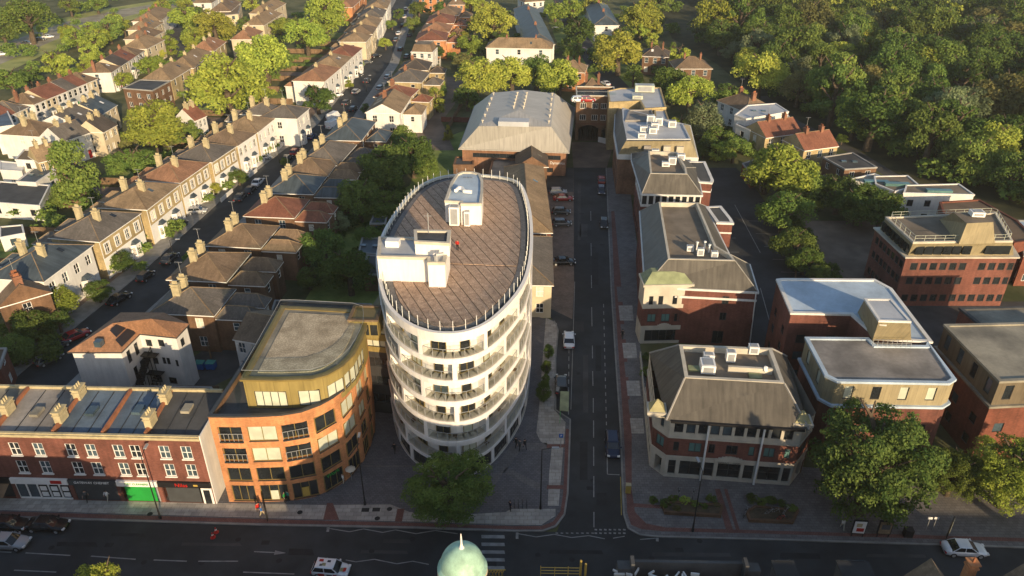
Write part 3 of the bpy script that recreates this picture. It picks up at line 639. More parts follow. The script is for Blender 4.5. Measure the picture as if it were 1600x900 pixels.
for y in (838.5, 850.5, 862.5, 874.5, 887):
    q = [G(752, y - 2.6), G(752.5, y + 2.6), G(789, y + 3), G(788, y - 2.2)]; b = MB(); b.poly([(*p, .013) for p in q]); b.build('crossing_stripe', 'line_white', road)
b = MB(); b.poly(gp([(430, 860), (447, 864), (428, 867)], .013)); b.build('road_arrow', 'line_white', road)
for a, b_ in [((927, 622), (927, 645)), ((927.5, 657), (927.5, 684)), ((927.6, 698), (927.7, 728)), ((927.8, 744), (927.8, 777)), ((928, 800), (928, 824)), ((926, 580), (926.5, 603)), ((925.5, 540), (925.8, 560)), ((924.5, 480), (925, 510)), ((924, 430), (924.3, 450)), ((923.5, 380), (923.8, 400)), ((923, 330), (923.3, 345))]: dash(a, b_, .12, roadc)
for i in range(18):
    y = 475 + i * 11.5; x = 943 + (y - 475) * .024; dash((x, y), (x + .13, y + 5.5), .12, roadc)
dash((948.5, 700), (949, 741), .12, roadc); dash((949, 741), (968, 742), .12, roadc)
for i in range(9): dash((889 - i * .1, 545 + i * 12), (889 - i * .1, 552 + i * 12), .12, roadc)
for i in range(7): dash((929 + i * 7.4, 827.5), (933 + i * 7.4, 828), .22, roadc); dash((929 + i * 7.4, 833), (933 + i * 7.4, 833.4), .22, roadc)
for i in range(8): dash((868 + i * 8, 833), (872 + i * 8, 833.3), .15, roadc, z=.017)
dash((969.5, 745), (971, 805), .1, roadc, 'line_yellow'); dash((898, 440), (892, 640), .12, roadc, 'kerb', z=.016)
# other roads
LR = [G(-200, 800)] + [G(*p) for p in [(60, 600), (150, 520), (255, 430), (400, 290), (520, 195), (590, 100), (622, 20)]]; LR = [V2(p) for p in LR]
LR += [LR[-1] + Vector((-6, 150)), LR[-1] + Vector((-10, 500))]
strip('west_street', LR, 8.6, .008, 'asphalt'); 
for s in (-1, 1): strip('street_pavement', LR, 3.4, .12, 'kerb', off=s * 6.0, thick=.14)
strip('front_gardens', LR, 6.5, .03, 'block_drive', off=-10.9); strip('front_gardens', LR, 3.0, .03, 'ground', off=9.2)
FR = [G(-150, 150), G(0, 85), G(60, 60), G(130, 35), G(200, 18), G(300, 2)]; FR.append(FR[-1] + Vector((90, 90))); strip('far_road', FR, 17, .01, 'asphalt_pale'); strip('verge', FR, 34, .002, 'dry_grass')
strip('far_road', [G(330, 150), G(300, 110), G(275, 60), G(262, 30)], 7, .012, 'asphalt_worn')
BR = [G(975, 148), G(940, 110), G(905, 60), G(880, 10), G(866, -30)]; strip('far_side_road', BR, 8, .01, 'asphalt'); strip('verge', BR, 20, .003, 'grass')
sheet('car_park', [(1075, 262), (1150, 262), (1185, 300), (1300, 470), (1255, 560), (1165, 560), (1130, 400), (1100, 300)], .006, 'asphalt'); cp = bpy.data.objects['car_park']
sheet('car_park', [(1255, 345), (1400, 345), (1370, 420), (1400, 480), (1480, 520), (1230, 520)], .005, 'carpark_brown')
sheet('service_road', [(1380, 473), (1700, 470), (1700, 540), (1400, 560)], .009, 'asphalt_worn')
dash((1148, 320), (1188, 395), .12, cp); dash((1188, 450), (1202, 500), .12, cp)
for i in range(9): x = 1168 + i * 13; y = 345 + i * 20; dash((x, y), (x + 32 + i, y + 1), .1, cp)
for i in range(6): x = 1145 + i * 5; y = 350 + i * 22; dash((x, y), (x - 18, y), .1, cp)
# back gardens and yards
sheet('garden', [(640, 290), (560, 330), (470, 480), (580, 520), (600, 420), (720, 290), (735, 200), (660, 230)], .002, 'grass')
sheet('yard', [(690, 190), (720, 150), (760, 120), (690, 120), (655, 190), (640, 235), (710, 235)], .004, 'carpark_brown')
sheet('yard', [(300, 620), (420, 560), (380, 500), (300, 560), (180, 620), (330, 660)], .004, 'asphalt_worn')
sheet('yard', [(850, 262), (896, 262), (896, 300), (850, 300), (720, 290), (715, 250)], .006, 'asphalt_worn')
for i in range(16):      # long back gardens west of the street: lawns and paving between fences
    u = 118 + i * 13.5; c = AX * u + RX * (-88 - 0 * i); q = [c, c + RX * -24, c + RX * -24 + AX * 12, c + AX * 12]; sheet('garden', q, .003 + .0004 * i, ['grass', 'ground', 'block_drive', 'grass'][i % 4], px=False)
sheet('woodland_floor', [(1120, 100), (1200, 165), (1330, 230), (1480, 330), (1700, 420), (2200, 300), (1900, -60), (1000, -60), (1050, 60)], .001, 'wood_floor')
strip('woodland_path', [G(1190, 150), G(1240, 190), G(1330, 235), G(1420, 290), G(1500, 330)], 3.5, .01, 'asphalt_worn')
# wear on the road surface: reinstated trenches, patches and manhole covers
rw = random.Random(9)
for i, (x, y, w_, h_) in enumerate([(120, 850, 60, 7), (330, 850, 90, 5), (470, 862, 36, 10), (600, 862, 70, 5), (900, 862, 80, 6), (1080, 866, 120, 6), (1250, 868, 60, 9), (1400, 868, 90, 5), (200, 835, 50, 5), (620, 845, 40, 6)]):
    b = MB(); b.poly(gp([(x - w_ / 2, y - h_ / 2), (x + w_ / 2, y - h_ / 2 + 1), (x + w_ / 2 + 3, y + h_ / 2 + 1), (x - w_ / 2 - 2, y + h_ / 2)], .0085)); b.build('road_patch', 'asphalt_worn' if i % 2 else 'patch_dark', road)
for i, (x, y, w_, h_) in enumerate([(912, 720, 12, 60), (915, 600, 8, 90), (935, 560, 9, 40), (905, 510, 14, 16), (930, 420, 10, 50), (912, 360, 12, 20), (940, 780, 16, 20), (905, 330, 5, 90)]):
    b = MB(); b.poly(gp([(x - w_ / 2, y - h_ / 2), (x + w_ / 2, y - h_ / 2), (x + w_ / 2, y + h_ / 2), (x - w_ / 2, y + h_ / 2)], .0105)); b.build('road_patch', 'asphalt_worn' if i % 2 else 'patch_dark', roadc)
for i in range(34):
    if i < 20: x, y, par, z = rw.uniform(20, 1500), rw.uniform(838, 885) , road, .0115
    elif i < 28: x, y, par, z = rw.uniform(900, 945), rw.uniform(330, 800), roadc, .0125
    else: x, y, par, z = rw.uniform(200, 840), rw.uniform(795, 812), road, .136
    q = G(x, y); b = MB(); s = .33; b.poly([(q.x + s * cos(k * pi / 4), q.y + s * sin(k * pi / 4), z) for k in range(8)] if i % 3 else [(q.x - .45, q.y - .3, z), (q.x + .45, q.y - .3, z), (q.x + .45, q.y + .3, z), (q.x - .45, q.y + .3, z)]); b.build('manhole_cover', 'patch_dark', par)
# ================================================================ the oval apartment tower
ZT = 21.2
tp = [(589, 400), (592, 433), (603, 473), (627, 500), (660, 517), (693, 522.5), (727, 520), (760, 507), (793, 478), (817, 447), (828, 413), (831.5, 373), (829, 333), (820, 300), (808, 283), (780, 276), (747, 273), (713, 273), (685, 277), (660, 288), (640, 304), (620, 330), (600, 362)]
raw = [G(x, y, ZT) for x, y in tp]
def smooth_closed(p, n):      # Catmull-Rom, evenly resampled
    k = len(p); out = []
    for i in range(k):
        a, b, c, d = p[i - 1], p[i], p[(i + 1) % k], p[(i + 2) % k]
        for j in range(10):
            t = j / 10; out.append(.5 * ((2 * b) + (c - a) * t + (2 * a - 5 * b + 4 * c - d) * t * t + (3 * b - a - 3 * c + d) * t ** 3))
    q = Path(out, True); return [q.at(q.L * i / n)[0] for i in range(n)]
OUT = smooth_closed(raw, 112)
for _ in range(3): OUT = [(OUT[i - 1] + OUT[i] * 2 + OUT[(i + 1) % 112]) / 4 for i in range(112)]
TP = Path(OUT, True); cen = sum(OUT, Vector((0, 0))) / 112
tw = root('apartment_tower', 'seven storey white oval apartment tower with recessed glass balconies and gravel roof', 'tower', (cen.x, cen.y, 0))
per = TP.L; NB = 14; step = per / NB; u0 = TP.near(G(708, 521, ZT)); holes = []; Lv = []
for lv in range(1, 7):
    zf = lv * 3.0 - .12
    for i in range(NB):
        c = (u0 + step * (i + (.5 if lv % 2 else .0)) + (.0)) % per; a, b_ = c - step / 2 + .27, c + step / 2 - .27
        if a < 0: a += per; b_ += per
        if b_ > per: 
            sh = b_ - per
            holes.append((a, per, zf, zf + 2.2, 1.35)); holes.append((0, sh, zf, zf + 2.2, 1.35)); continue
        holes.append((a, b_, zf, zf + 2.2, 1.35))
gh = []
for i in range(NB * 2):
    c = per * (i + .5) / (NB * 2); gh.append((c - step / 4 + .3, c + step / 4 - .3, .3, 2.45, .35))
b = MB(); facade(b, TP, 0, ZT - .2, holes + gh, 1.35, 0, 0, 1)
top = OUT; b.ring(inset(top, -.14), inset(top, .3), ZT - .55, ZT + .12, 0)
for lv in range(1, 8): z = lv * 3.0 - .12; b.ring(inset(top, -.1), inset(top, .02), z - .42, z - .02, 0)
b.build('wall', ['tower_white', 'stone'], tw)
INN = Path(inset(OUT, 1.34), True); b = MB(); facade(b, INN, 2.0, ZT - .3, (), m=0); b.build('inner_wall', 'tower_white', tw)
b = MB(); b.prism(inset(OUT, .4), 0, .1, 0); b.build('ground_slab', 'concrete', tw)
rnd = random.Random(5)
for h in holes:                        # balconies: railing of glass with posts, doors and windows on the recessed wall
    a, c = h[0], h[1]
    if c - a < 2: continue
    uc = (a + c) / 2; P0, tt = TP.at(uc, .0); nout = Vector((tt.y, -tt.x))
    if P0.y > cen.y + 12 and abs(P0.x - cen.x) < 12 and nout.y > .6: continue
    n = max(4, int((c - a) / 1.15)); g = MB(); p = MB(); zf = h[2]; prev = None
    for i in range(n + 1):
        u = a + .06 + (c - a - .12) * i / n; q, _ = TP.at(u, -.1); p.tube((*q, zf), (*q, zf + 1.1), .036, n=4)
        if prev is not None: g.poly([(*prev, zf + .1), (*q, zf + .1), (*q, zf + 1.02), (*prev, zf + 1.02)]); p.tube((*prev, zf + 1.12), (*q, zf + 1.12), .04, n=4)
        prev = q
    ro = p.build('balcony_railing', 'grey_metal', tw); me = MB(); me.f = g.f; me.m = g.m; off = Vector(WL[tw.name]); me.v = [tuple(Vector(v) - off) for v in g.v]
    place('balcony_glass', me.build('balcony_glass', 'clear_glass', mesh_only=True), ro)
    lvp = round((zf + .12) / 3)
    for k, (fr, wd, gm) in enumerate([(.2, 1.9, rnd.choice(['glass_dark', 'glass_dark', 'blind_pale', 'glass_blue_reflect'])), (.72, 1.2, rnd.choice(['glass_dark', 'blind_pale', 'glass_dark']))]):
        u = INN.near(TP.at(a + (c - a) * fr, -1.35)[0]); q, t2 = INN.at(u, .07); ang = atan2(t2.y, t2.x)
        fm, panes, pm = win_mesh(wd, 2.1, 2 if wd > 1.5 else 1, 1, 'bronze_frame')
        wo = place('balcony_door', fm, tw, (q.x, q.y, zf + 1.08), ang)
        if gm not in panes: panes[gm] = pm.build('pane', gm, mesh_only=True)
        place('pane', panes[gm], wo)
    if rnd.random() < .45:
        q, t2 = TP.at(a + (c - a) * rnd.uniform(.35, .65), -.6); m_ = MB(); m_.obox(q, t2, .6, .45, zf + .4, zf + .45); m_.tube((*q, zf), (*q, zf + .4), .04, n=5); m_.build('balcony_table', 'timber', tw)
for h in gh:
    if abs(h[1] - h[0]) > .5 and TP.at((h[0] + h[1]) / 2)[0].y < cen.y + 14: window(tw, TP, h[0], h[1], h[2], h[3], .3, 3, 1, 'dark_frame', 'glass_dark')
# ---- roof
RZ = ZT - .22; b = MB(); b.prism(inset(OUT, .28), RZ - .3, RZ, 0); b.build('roof_deck', 'dark_flat', tw)
b = MB(); b.ring([Vector(p) for p in inset(OUT, .9)], inset(OUT, 1.55), RZ, RZ + .06, 0); b.build('edge_paving', 'paving_grey', tw)
def clip(pl, p, n):            # keep the side where (q-p).n >= 0
    out = []
    for i in range(len(pl)):
        a, c = pl[i], pl[(i + 1) % len(pl)]; da, dc = (a - p).dot(n), (c - p).dot(n)
        if da >= 0: out.append(a)
        if da * dc < 0: out.append(a + (c - a) * (da / (da - dc)))
    return out
inn = inset(OUT, 1.6); d1 = (G(640, 440, RZ) - G(610, 465, RZ)); la, lb = G(700, 445, RZ), G(740, 497, RZ); td = (lb - la).normalized(); nn = Vector((-td.y, td.x)); wdt = 1.22
c0 = cen
for k in range(-40, 41):
    p0 = c0 + nn * (k * wdt + .04); p1 = c0 + nn * ((k + 1) * wdt - .05); q = clip(clip(inn, p0, nn), p1, -nn)
    if len(q) < 3: continue
    for s, (za) in ((1, 0), (-1, 0)):
        cl = clip(q, G(760, 417, RZ) , AX * s)
        if s == 1: cl = clip(q, G(760, 417, RZ) + AX * .35, AX)
        if len(cl) >= 3:
            b = MB(); b.prism([tuple(x) for x in cl], RZ, RZ + .1 + .015 * (k % 3), 0, bot=False); b.build('gravel_tray', 'roof_gravel', tw)
pr = Path(inset(OUT, .55), True); n = 78; g = MB(); prev = None
pm_ = MB(); pm_.box(-.028, -.028, 0, .028, .028, 1.5); pmsh = pm_.build('balustrade_post', 'white_paint', mesh_only=True)
for i in range(n):
    q, t2 = pr.at(pr.L * i / n); place('balustrade_post', pmsh, tw, (q.x, q.y, RZ), atan2(t2.y, t2.x)); q2, _ = pr.at(pr.L * (i + 1) / n - 1e-3)
    g = MB(); g.poly([(*q, RZ + .15), (*q2, RZ + .15), (*q2, RZ + 1.3), (*q, RZ + 1.3)]); g.build('balustrade_glass', 'clear_glass', tw)
# ---- plant rooms
def block(parent, px, zt, z0, name='wall', wm='tower_white', rm='pale_flat', par=.35, off=0, nm2='roof'):
    q = [G(x, y, zt) for x, y in px]
    if sum(q[i - 1].x * q[i].y - q[i].x * q[i - 1].y for i in range(len(q))) < 0: q.reverse()
    b = MB(); b.frus(q, q, z0, zt, 0, top=False); b.ring(inset(q, -.05), inset(q, par), zt - .25, zt + .12, 1); b.build(name, [wm, 'stone' if wm == 'tower_white' else wm], parent)
    b = MB(); b.prism(inset(q, .2), zt - .3, zt - .12, 0); b.build(nm2, rm, parent); return q
pr1 = root('rooftop_plant_room', 'white L shaped plant room at the front left of the oval tower roof', 'plant room', (*G(640, 400, 21), RZ))
block(pr1, [(592, 371), (589.5, 401), (668, 403.5), (668, 411), (695, 411), (702, 383), (655, 380), (648, 372)], 24.4, RZ + .02)
pr1b = block(pr1, [(647, 360), (648, 378), (702, 381), (704, 361)], 26.0, 24.3, 'upper_wall', rm='dark_flat')
b = MB(); c = G(632, 405, 24.4); k0 = G(622, 430, 21); k1 = G(643, 431, 21); t2 = (k1 - k0).normalized(); b.obox((k0 + k1) / 2 + Vector((-t2.y, t2.x)) * -.02, t2, 2.4, .16, RZ + .2, RZ + 2.6); b.build('louvre_door', 'blind_pale', pr1)
b = MB(); b.obox(G(614, 380, 24.6), RX, 1.7, 1.1, 24.2, 25.1); b.build('skylight', 'white_paint', pr1)
b = MB(); q = G(681, 402, 25); b.tube((*q, 24.2), (*q, 25.3), .3, n=8); b.tube((q.x, q.y, 25.3), (q.x + .9, q.y + .3, 25.3), .25, n=8); b.build('duct', 'grey_metal', pr1)
b = MB(); q = G(670, 365, 25.8); b.tube((*q, 24.3), (*q, 28.6), .06, n=5); b.tube((q.x - .5, q.y, 28.2), (q.x + .5, q.y, 28.2), .03, n=4); b.build('mast', 'grey_metal', pr1)
pr2 = root('rooftop_plant_room', 'white round-backed plant room at the rear of the oval tower roof', 'plant room', (*G(725, 310, 21), RZ))
block(pr2, [(695, 314), (720, 316), (720, 319), (752, 319), (754.5, 300), (754.5, 283), (750, 272), (738, 269), (722, 269), (713, 273), (705, 285)], 24.3, RZ + .02, rm='blue_flat')
b = MB(); q = [G(x, y, 24.8) for x, y in ((712, 297), (716, 293), (722, 293), (726, 298), (737, 299))]
for a, c in zip(q, q[1:]): b.tube((*a, 24.7), (*c, 24.7), .28, n=8)
b.build('duct', 'white_paint', pr2)
b = MB()
for i in range(3): a = G(724 + i * 5, 277, 24.3); c = G(729 + i * 5, 282, 24.3); b.tube((*a, 24.3), (*c, 24.75), .06, n=4)
b.build('roof_vents', 'grey_metal', pr2)
for i, (x, y, lx, hh) in enumerate(((711, 352, 1.4, 2.9), (731, 353, .8, 2.3), (746, 342, 1.1, 1.9))): q = G(x, y, 21); ac_unit((q.x, q.y), RZ + .1, ['wide white condenser box, leftmost of three by the rear plant room', 'slim white condenser box, middle one by the rear plant room', 'small white condenser box, rightmost by the rear plant room'][i], lx=lx, ly=1.3, h=hh, group='condensers on the tower roof')
person(*G(715, 393, 21), 1.2, 'person in a red top standing on the tower roof', 'stand', 'red_paint', 'black', RZ + .12)
# ---------------------------------------------------------------- link block between tower and orange building
lk = root('link_block', 'dark glazed link with brass clad top between the orange building and oval tower', 'building', (*G(590, 560, 9), 0)); A_, B_ = G(566, 520, 13), G(606, 524, 13)
q = rect(A_, B_, 9); pt = Path(q, True); b = MB(); hs = [(pt.u[0] + .3, pt.u[1] - .3, z + .9, z + 2.3) for z in (1, 4, 7)] ; facade(b, pt, 0, 10.2, hs, .2); b.build('wall', 'dark_frame', lk)
b = MB(); hs2 = [(.3, pt.u[1] - .3, z, z + 1) for z in (11, 13)]; facade(b, pt, 10.2, 14.6, hs2, .2); b.prism(q, 14.5, 14.6); b.build('upper_wall', 'brass_clad', lk)
for h in hs + hs2: window(lk, pt, *h[:4], .15, 3, 1, 'dark_frame', 'glass_dark' if h[2] < 10 else 'blind_pale')
q = rect(G(545, 507, 16), G(590, 508, 16), 3.5); b = MB(); b.prism(q, 14, 16.6, 0); b.ring(inset(q, -.1), inset(q, .3), 16.5, 16.75, 1); pt = Path(q, True); b.build('stair_box', ['brass_clad', 'tile_brown'], lk)
for i in range(3): m_ = MB(); p, t2 = pt.at(.9 + i * 1.1, .03); m_.obox(p, t2, .9, .06, 14.5, 16); m_.build('stair_window', 'blind_pale' if i == 0 else 'glass_dark', lk)
def ccw(q):
    return q if sum(q[i - 1].x * q[i].y - q[i].x * q[i - 1].y for i in range(len(q))) > 0 else q[::-1]
def text_obj(parent, s, c, t, z, size, mat, name='lettering', tilt=pi / 2):
    cu = bpy.data.curves.new(name, 'FONT'); cu.body = s; cu.size = size; cu.align_x = 'CENTER'; cu.align_y = 'CENTER'; cu.extrude = .02; o = bpy.data.objects.new(name, cu); COL.objects.link(o)
    dg = bpy.context.evaluated_depsgraph_get(); me = bpy.data.meshes.new_from_object(o.evaluated_get(dg)); bpy.data.objects.remove(o); me.materials.clear(); me.materials.append(M[mat])
    return set_rot(place(name, me, parent, (c[0], c[1], z)), (tilt, 0, atan2(t[1], t[0])))
def set_rot(o, r): o.rotation_euler = r; return o
# ================================================================ orange brick corner building
ob = root('orange_apartment_building', 'orange brick corner block of five storeys with a curved front and brass clad penthouse', 'building', (*G(450, 760), 0))
zo = 13.0
base = [G(x, y) for x, y in [(357, 769), (400, 769.5), (440, 772), (480, 771.5), (504, 769), (522, 760), (540, 745), (555, 730), (566, 717), (574, 703), (579, 690)]]
def pz(x, y): return G(x, y, zo)
fr = [pz(325, 650.5), pz(365, 651), pz(405, 650), pz(440, 648), pz(470, 643), pz(500, 632), pz(520, 621), pz(537, 608), pz(552, 591), pz(564, 570), pz(572, 549)]
back = [pz(573, 500), pz(446, 492), pz(430, 492)]
OP = Path(ccw(fr + back), True); FP = Path(fr)
FL = FP.L; hs = []
cents = [(366, .0, 1), (430, 0, 1), (494, 0, 1), (0, 0, 1)]
bay_u = [FL * k for k in (.085, .235, .385, .535, .685, .825, .945)]; bw = [1.35, 1.6, 1.45, 1.35, 1.25, .95, .7]
HO = []
for lv in range(4):
    z0 = [.35, 3.5, 6.45, 9.45][lv]; z1 = [2.75, 5.45, 8.4, 11.5][lv]
    for i, (u, h_) in enumerate(zip(bay_u, bw)): HO.append((u - h_, u + h_, z0, z1, .35 if (i in (0, 2) and lv > 1) else .18, lv, i))
HO.append((bay_u[3] - 1.35, bay_u[3] + 1.35, 9.45, 11.5, .3, 3, 3))
# full wall ring with front openings
b = MB(); facade(b, FP, 0, zo, [h for h in HO], .2, 0)
rest = Path([fr[-1]] + back + [fr[0]]); facade(b, rest, 0, zo, [], m=0); b.build('wall', 'brick_orange', ob)
rnd = random.Random(11)
for h in HO[:-1]:
    lv, i = h[5], h[6]
    gm = 'glass_dark' if lv < 2 else ('blind_pale' if (i, lv) in ((1, 3), (1, 2), (3, 2), (4, 3), (4, 2), (5, 3), (5, 2), (6, 3)) else 'glass_dark')
    window(ob, FP, h[0], h[1], h[2], h[3], h[4] - .05, 2 if lv else 3, 1, 'bronze_frame', gm)
    if i in (0, 2) and lv > 1:   # french balconies with railings
        m_ = MB(); n = 5
        for k in range(n + 1): q, _ = FP.at(h[0] + .05 + (h[1] - h[0] - .1) * k / n, .03); m_.tube((*q, h[2]), (*q, h[2] + 1.05), .03, n=4)
        a, _ = FP.at(h[0], .03); c, _ = FP.at(h[1], .03); m_.tube((*a, h[2] + 1.05), (*c, h[2] + 1.05), .035, n=4); m_.build('balcony_railing', 'grey_metal', ob)
        m_ = MB(); q, t2 = FP.at((h[0] + h[1]) / 2, .05); m_.obox(q, t2, h[1] - h[0], .25, h[2] - .15, h[2]); m_.build('balcony_slab', 'dark_frame', ob)
    else:
        m_ = MB(); q, t2 = FP.at((h[0] + h[1]) / 2, .03); m_.obox(q, t2, h[1] - h[0] + .1, .1, h[2] - .08, h[2]); m_.build('sill', 'dark_frame', ob)
full = ccw([Vector(p) for p in OP.p[:-1]])
b = MB(); b.ring(inset(full, -.06), inset(full, .35), zo - .12, zo + .1); b.build('coping', 'dark_frame', ob)
b = MB(); b.prism(inset(full, .2), zo - 1.0, zo - .75, 0); b.build('terrace_deck', 'dark_flat', ob)
b = MB(); b.ring(inset(full, .34), inset(full, .36), zo - 1, zo - .1); b.build('inner_parapet', 'brick_brown', ob)
zp = 16.2      # penthouse
pf = [G(x, y, zp) for x, y in [(379, 593), (430, 594), (487, 592), (510, 586), (533, 573), (551, 555), (563, 533), (571, 512)]]
pb = [G(x, y, zp) for x, y in [(568, 487), (441, 480)]]
pp_ = ccw(pf + pb); PF = Path(pf); b = MB(); phs = [(1.0, 4.6, zo - .5, zo + 1.6), (5.9, 8.3, zo - .5, zo + 1.6), (9.2, 11.5, zo - .3, zo + 1.7)]
phs = [h for h in phs if h[1] < PF.L]; x = 11.75
while x + 1.2 < PF.L - 1.0: phs.append((x, x + 1.1, zo - .3, zo + 1.75)); x += 1.22
facade(b, PF, zo - 1, zp, phs, .15); facade(b, Path([pf[-1]] + pb + [pf[0]]), zo - 1, zp, [], m=0); b.build('penthouse_wall', 'brass_clad', ob)
for k, h in enumerate(phs): window(ob, PF, *h[:4], .1, 4 if k == 0 else (2 if k < 3 else 1), 1, 'dark_frame', 'blind_pale')
b = MB(); b.ring(inset(pp_, -.25), inset(pp_, .5), zp - .1, zp + .12); b.build('roof_edge', 'bronze_frame', ob)
b = MB(); b.prism(inset(pp_, .3), zp - .2, zp, 0); b.build('penthouse_roof', 'roof_dirty', ob)
b = MB(); b.prism(inset(pp_, 1.3), zp, zp + .1, 0); b.build('gravel_bed', 'roof_gravel_olive', ob)
gl = Path(inset(pp_, .05), True); n = 26
for i in range(n):
    a, _ = gl.at(gl.L * i / n); c, _ = gl.at(gl.L * (i + 1) / n - .01); g = MB(); g.poly([(*a, zp + .1), (*c, zp + .1), (*c, zp + 1.25), (*a, zp + 1.25)]); g.tube((*a, zp + 1.25), (*c, zp + 1.25), .025, n=4, m=1); g.build('glass_balustrade', ['clear_teal', 'grey_metal'], ob)
q = G(431, 621, 12.6); ac_unit((q.x, q.y), 12.05, 'small white condenser on the dark terrace of the orange building', lx=1.0, ly=.8, h=1.2, group=None)
g = MB(); a = G(365, 628, 14); c = G(379, 596, 15.5)
g = MB(); a = G(372, 640, 12.2); c = G(378, 618, 12.2); g.poly([(*a, 12.1), (*c, 12.1), (*c, 14.6), (*a, 14.6)]); g.build('terrace_screen', 'clear_teal', ob)
u = bay_u[3]; q, t2 = FP.at(u - .1, .06); text_obj(ob, 'Work', q, t2, 2.5, .75, 'shutter_green', 'shop_lettering')
q, t2 = FP.at(bay_u[2], .0); b = MB(); b.obox(q, t2, .8, .05, .5, 1.9); b.build('window_poster', 'yellow_paint', ob)
q, t2 = FP.at(bay_u[1], -.0); b = MB(); b.obox(q, t2, .9, .05, .5, 1.9); b.build('window_poster', 'blind_pale', ob)
# ================================================================ terrace of shops
tz = 9.9; DP = 7.6; tR = G(312, 687, tz); tD = (tR - G(0, 680, tz)).normalized(); tN = Vector((-tD.y, tD.x))
segs = [(-62.0, -26.5), (-26.5, -18.9), (-18.9, -12.3), (-12.3, -6.6), (-6.6, 0)]
def tpt(s, q=0): return tR + tD * s + tN * q
roofs = ['roof_dirty', 'grey_flat', 'blue_slate_flat', 'blue_slate_flat', 'dark_flat']
segs = [(-30.6, -23.8), (-23.8, -16.9), (-16.9, -11.2), (-11.2, -6.3), (-6.3, 0)]
ext = [(-37.6, -30.6), (-44.6, -37.6), (-51.6, -44.6)]
tl = ['brick shop house at the left edge of the photo with a dark open shopfront', 'red brick shop house with white estate-agent style front and posters', 'red brick shop house above the dark grey chemist shopfront', 'red brick shop house above the bright green shutter', 'end red brick shop house with white gable and black shopfront']
allseg = [(s, i) for i, s in enumerate(segs)] + [(s, -1) for s in ext]
for (sa, sb), i in allseg:
    a, c = tpt(sa), tpt(sb); Wd = sb - sa
    r = root('shop_house', tl[i] if i >= 0 else 'red brick shop house continuing the parade beyond the left edge', 'shop', (a.x, a.y, 0), 'parade of shops on the main road'); pl = rect(a, c, DP); pt = Path(pl, True)
    hs = []
    for k in (.3, .7):
        for z0 in (4.3, 7.0): hs.append((Wd * k - .6, Wd * k + .6, z0, z0 + 1.85))
    sh = (.25, Wd - .25, .15, 2.9, .3); b = MB(); facade(b, pt, 0, tz, hs + [sh], .15, 0); b.build('wall', 'brick_red', r)
    for h in hs:
        window(r, pt, *h, .1, 2, 2, gm=['glass_blue_reflect', 'glass_dark', 'glass_blue_reflect'][int(h[0] * 7) % 3]); q, t2 = pt.at((h[0] + h[1]) / 2, .06); m_ = MB(); m_.obox(q, t2, 1.4, .16, h[2] - .12, h[2]); m_.build('sill', 'white_paint', r)
    if i == 4 or i == -1 and sa < -50:
        b = MB(); b.obox(tpt(sb + .06, DP / 2), tN, DP + .1, .12, 0, tz + .5); b.build('gable_wall', 'white_render', r)
    b = MB(); b.obox((a + c) / 2 - tN * .05, tD, Wd - .02, .3, tz - .1, tz + .55); b.obox((a + c) / 2 - tN * .16, tD, Wd - .02, .5, tz + .25, tz + .42); b.build('parapet', 'pot_yellow', r)
    b = MB(); p0, p1, p2, p3 = inset(pl, .02); z_ = tz + .3
    b.poly([(*p0, tz), (*p1, tz), (*p2, tz + .8), (*p3, tz + .8)]); b.poly([(*p3, tz + .8), (*p2, tz + .8), (*p2, 5), (*p3, 5)], 1); b.build('roof', [roofs[i] if i >= 0 else 'roof_dirty', 'brick_brown'], r)
    for k in range(1, 3): m_ = MB(); p = a + tD * Wd * k / 3; m_.v = []; m_.tube((*(p + tN * .3), tz + .06), (*(p + tN * (DP - .3)), tz + .8), .05, n=4); m_.build('roof_seam', 'dark_frame', r)
    m_ = MB(); p = (a + c) / 2 + tN * (3 + i * .4); m_.obox(p, tD, 1.0, 1.5, tz + .5, tz + .85); m_.build('rooflight', 'glass_blue_reflect' if i in (2, 3) else 'roof_dirty', r)
    b = MB(); k0 = a + tN * .3 + tD * .08; k1 = a + tN * (DP - .1) + tD * .08
    b.v = []; n_ = Vector((tD.x, tD.y)) * .15; b.f = []; b.m = []
    P_ = [(*(k0 - n_), tz - .3), (*(k0 + n_), tz - .3), (*(k0 + n_), tz + .6), (*(k0 - n_), tz + .6), (*(k1 - n_), tz - .3), (*(k1 + n_), tz - .3), (*(k1 + n_), tz + 1.15), (*(k1 - n_), tz + 1.15)]
    b.v = P_; b.f = [(0, 1, 2, 3), (4, 7, 6, 5), (0, 4, 5, 1), (1, 5, 6, 2), (2, 6, 7, 3), (3, 7, 4, 0)]; b.m = [0] * 6; b.build('party_wall', 'terracotta', r)
    b = MB(); b.obox(a + (c - a) / 2 + tN * (DP + .1), tD, Wd, .3, tz + .5, tz + 1.15); b.build('rear_parapet', 'pot_yellow', r)
    for fv in ({0: (.9,), 1: (.45,), 2: (.3, .85), 3: (), 4: (.25, .8)}.get(i, (.5,))): chimney(r, a + tN * DP * fv + tD * .1, tz + .5, tz + 2.0, tN, 1.5, .8, 'pot_yellow', 3)
    # shopfronts
    q0, t2 = pt.at(Wd / 2, 0); sp = i
    fasc = {0: 'black', 1: 'white_paint', 2: 'shutter_dark', 3: 'white_paint', 4: 'black', -1: 'blue_paint'}[i]
    b = MB(); b.obox(q0 - tN * .12, t2, Wd - .1, .3, 2.75, 3.55); b.build('fascia', fasc, r)
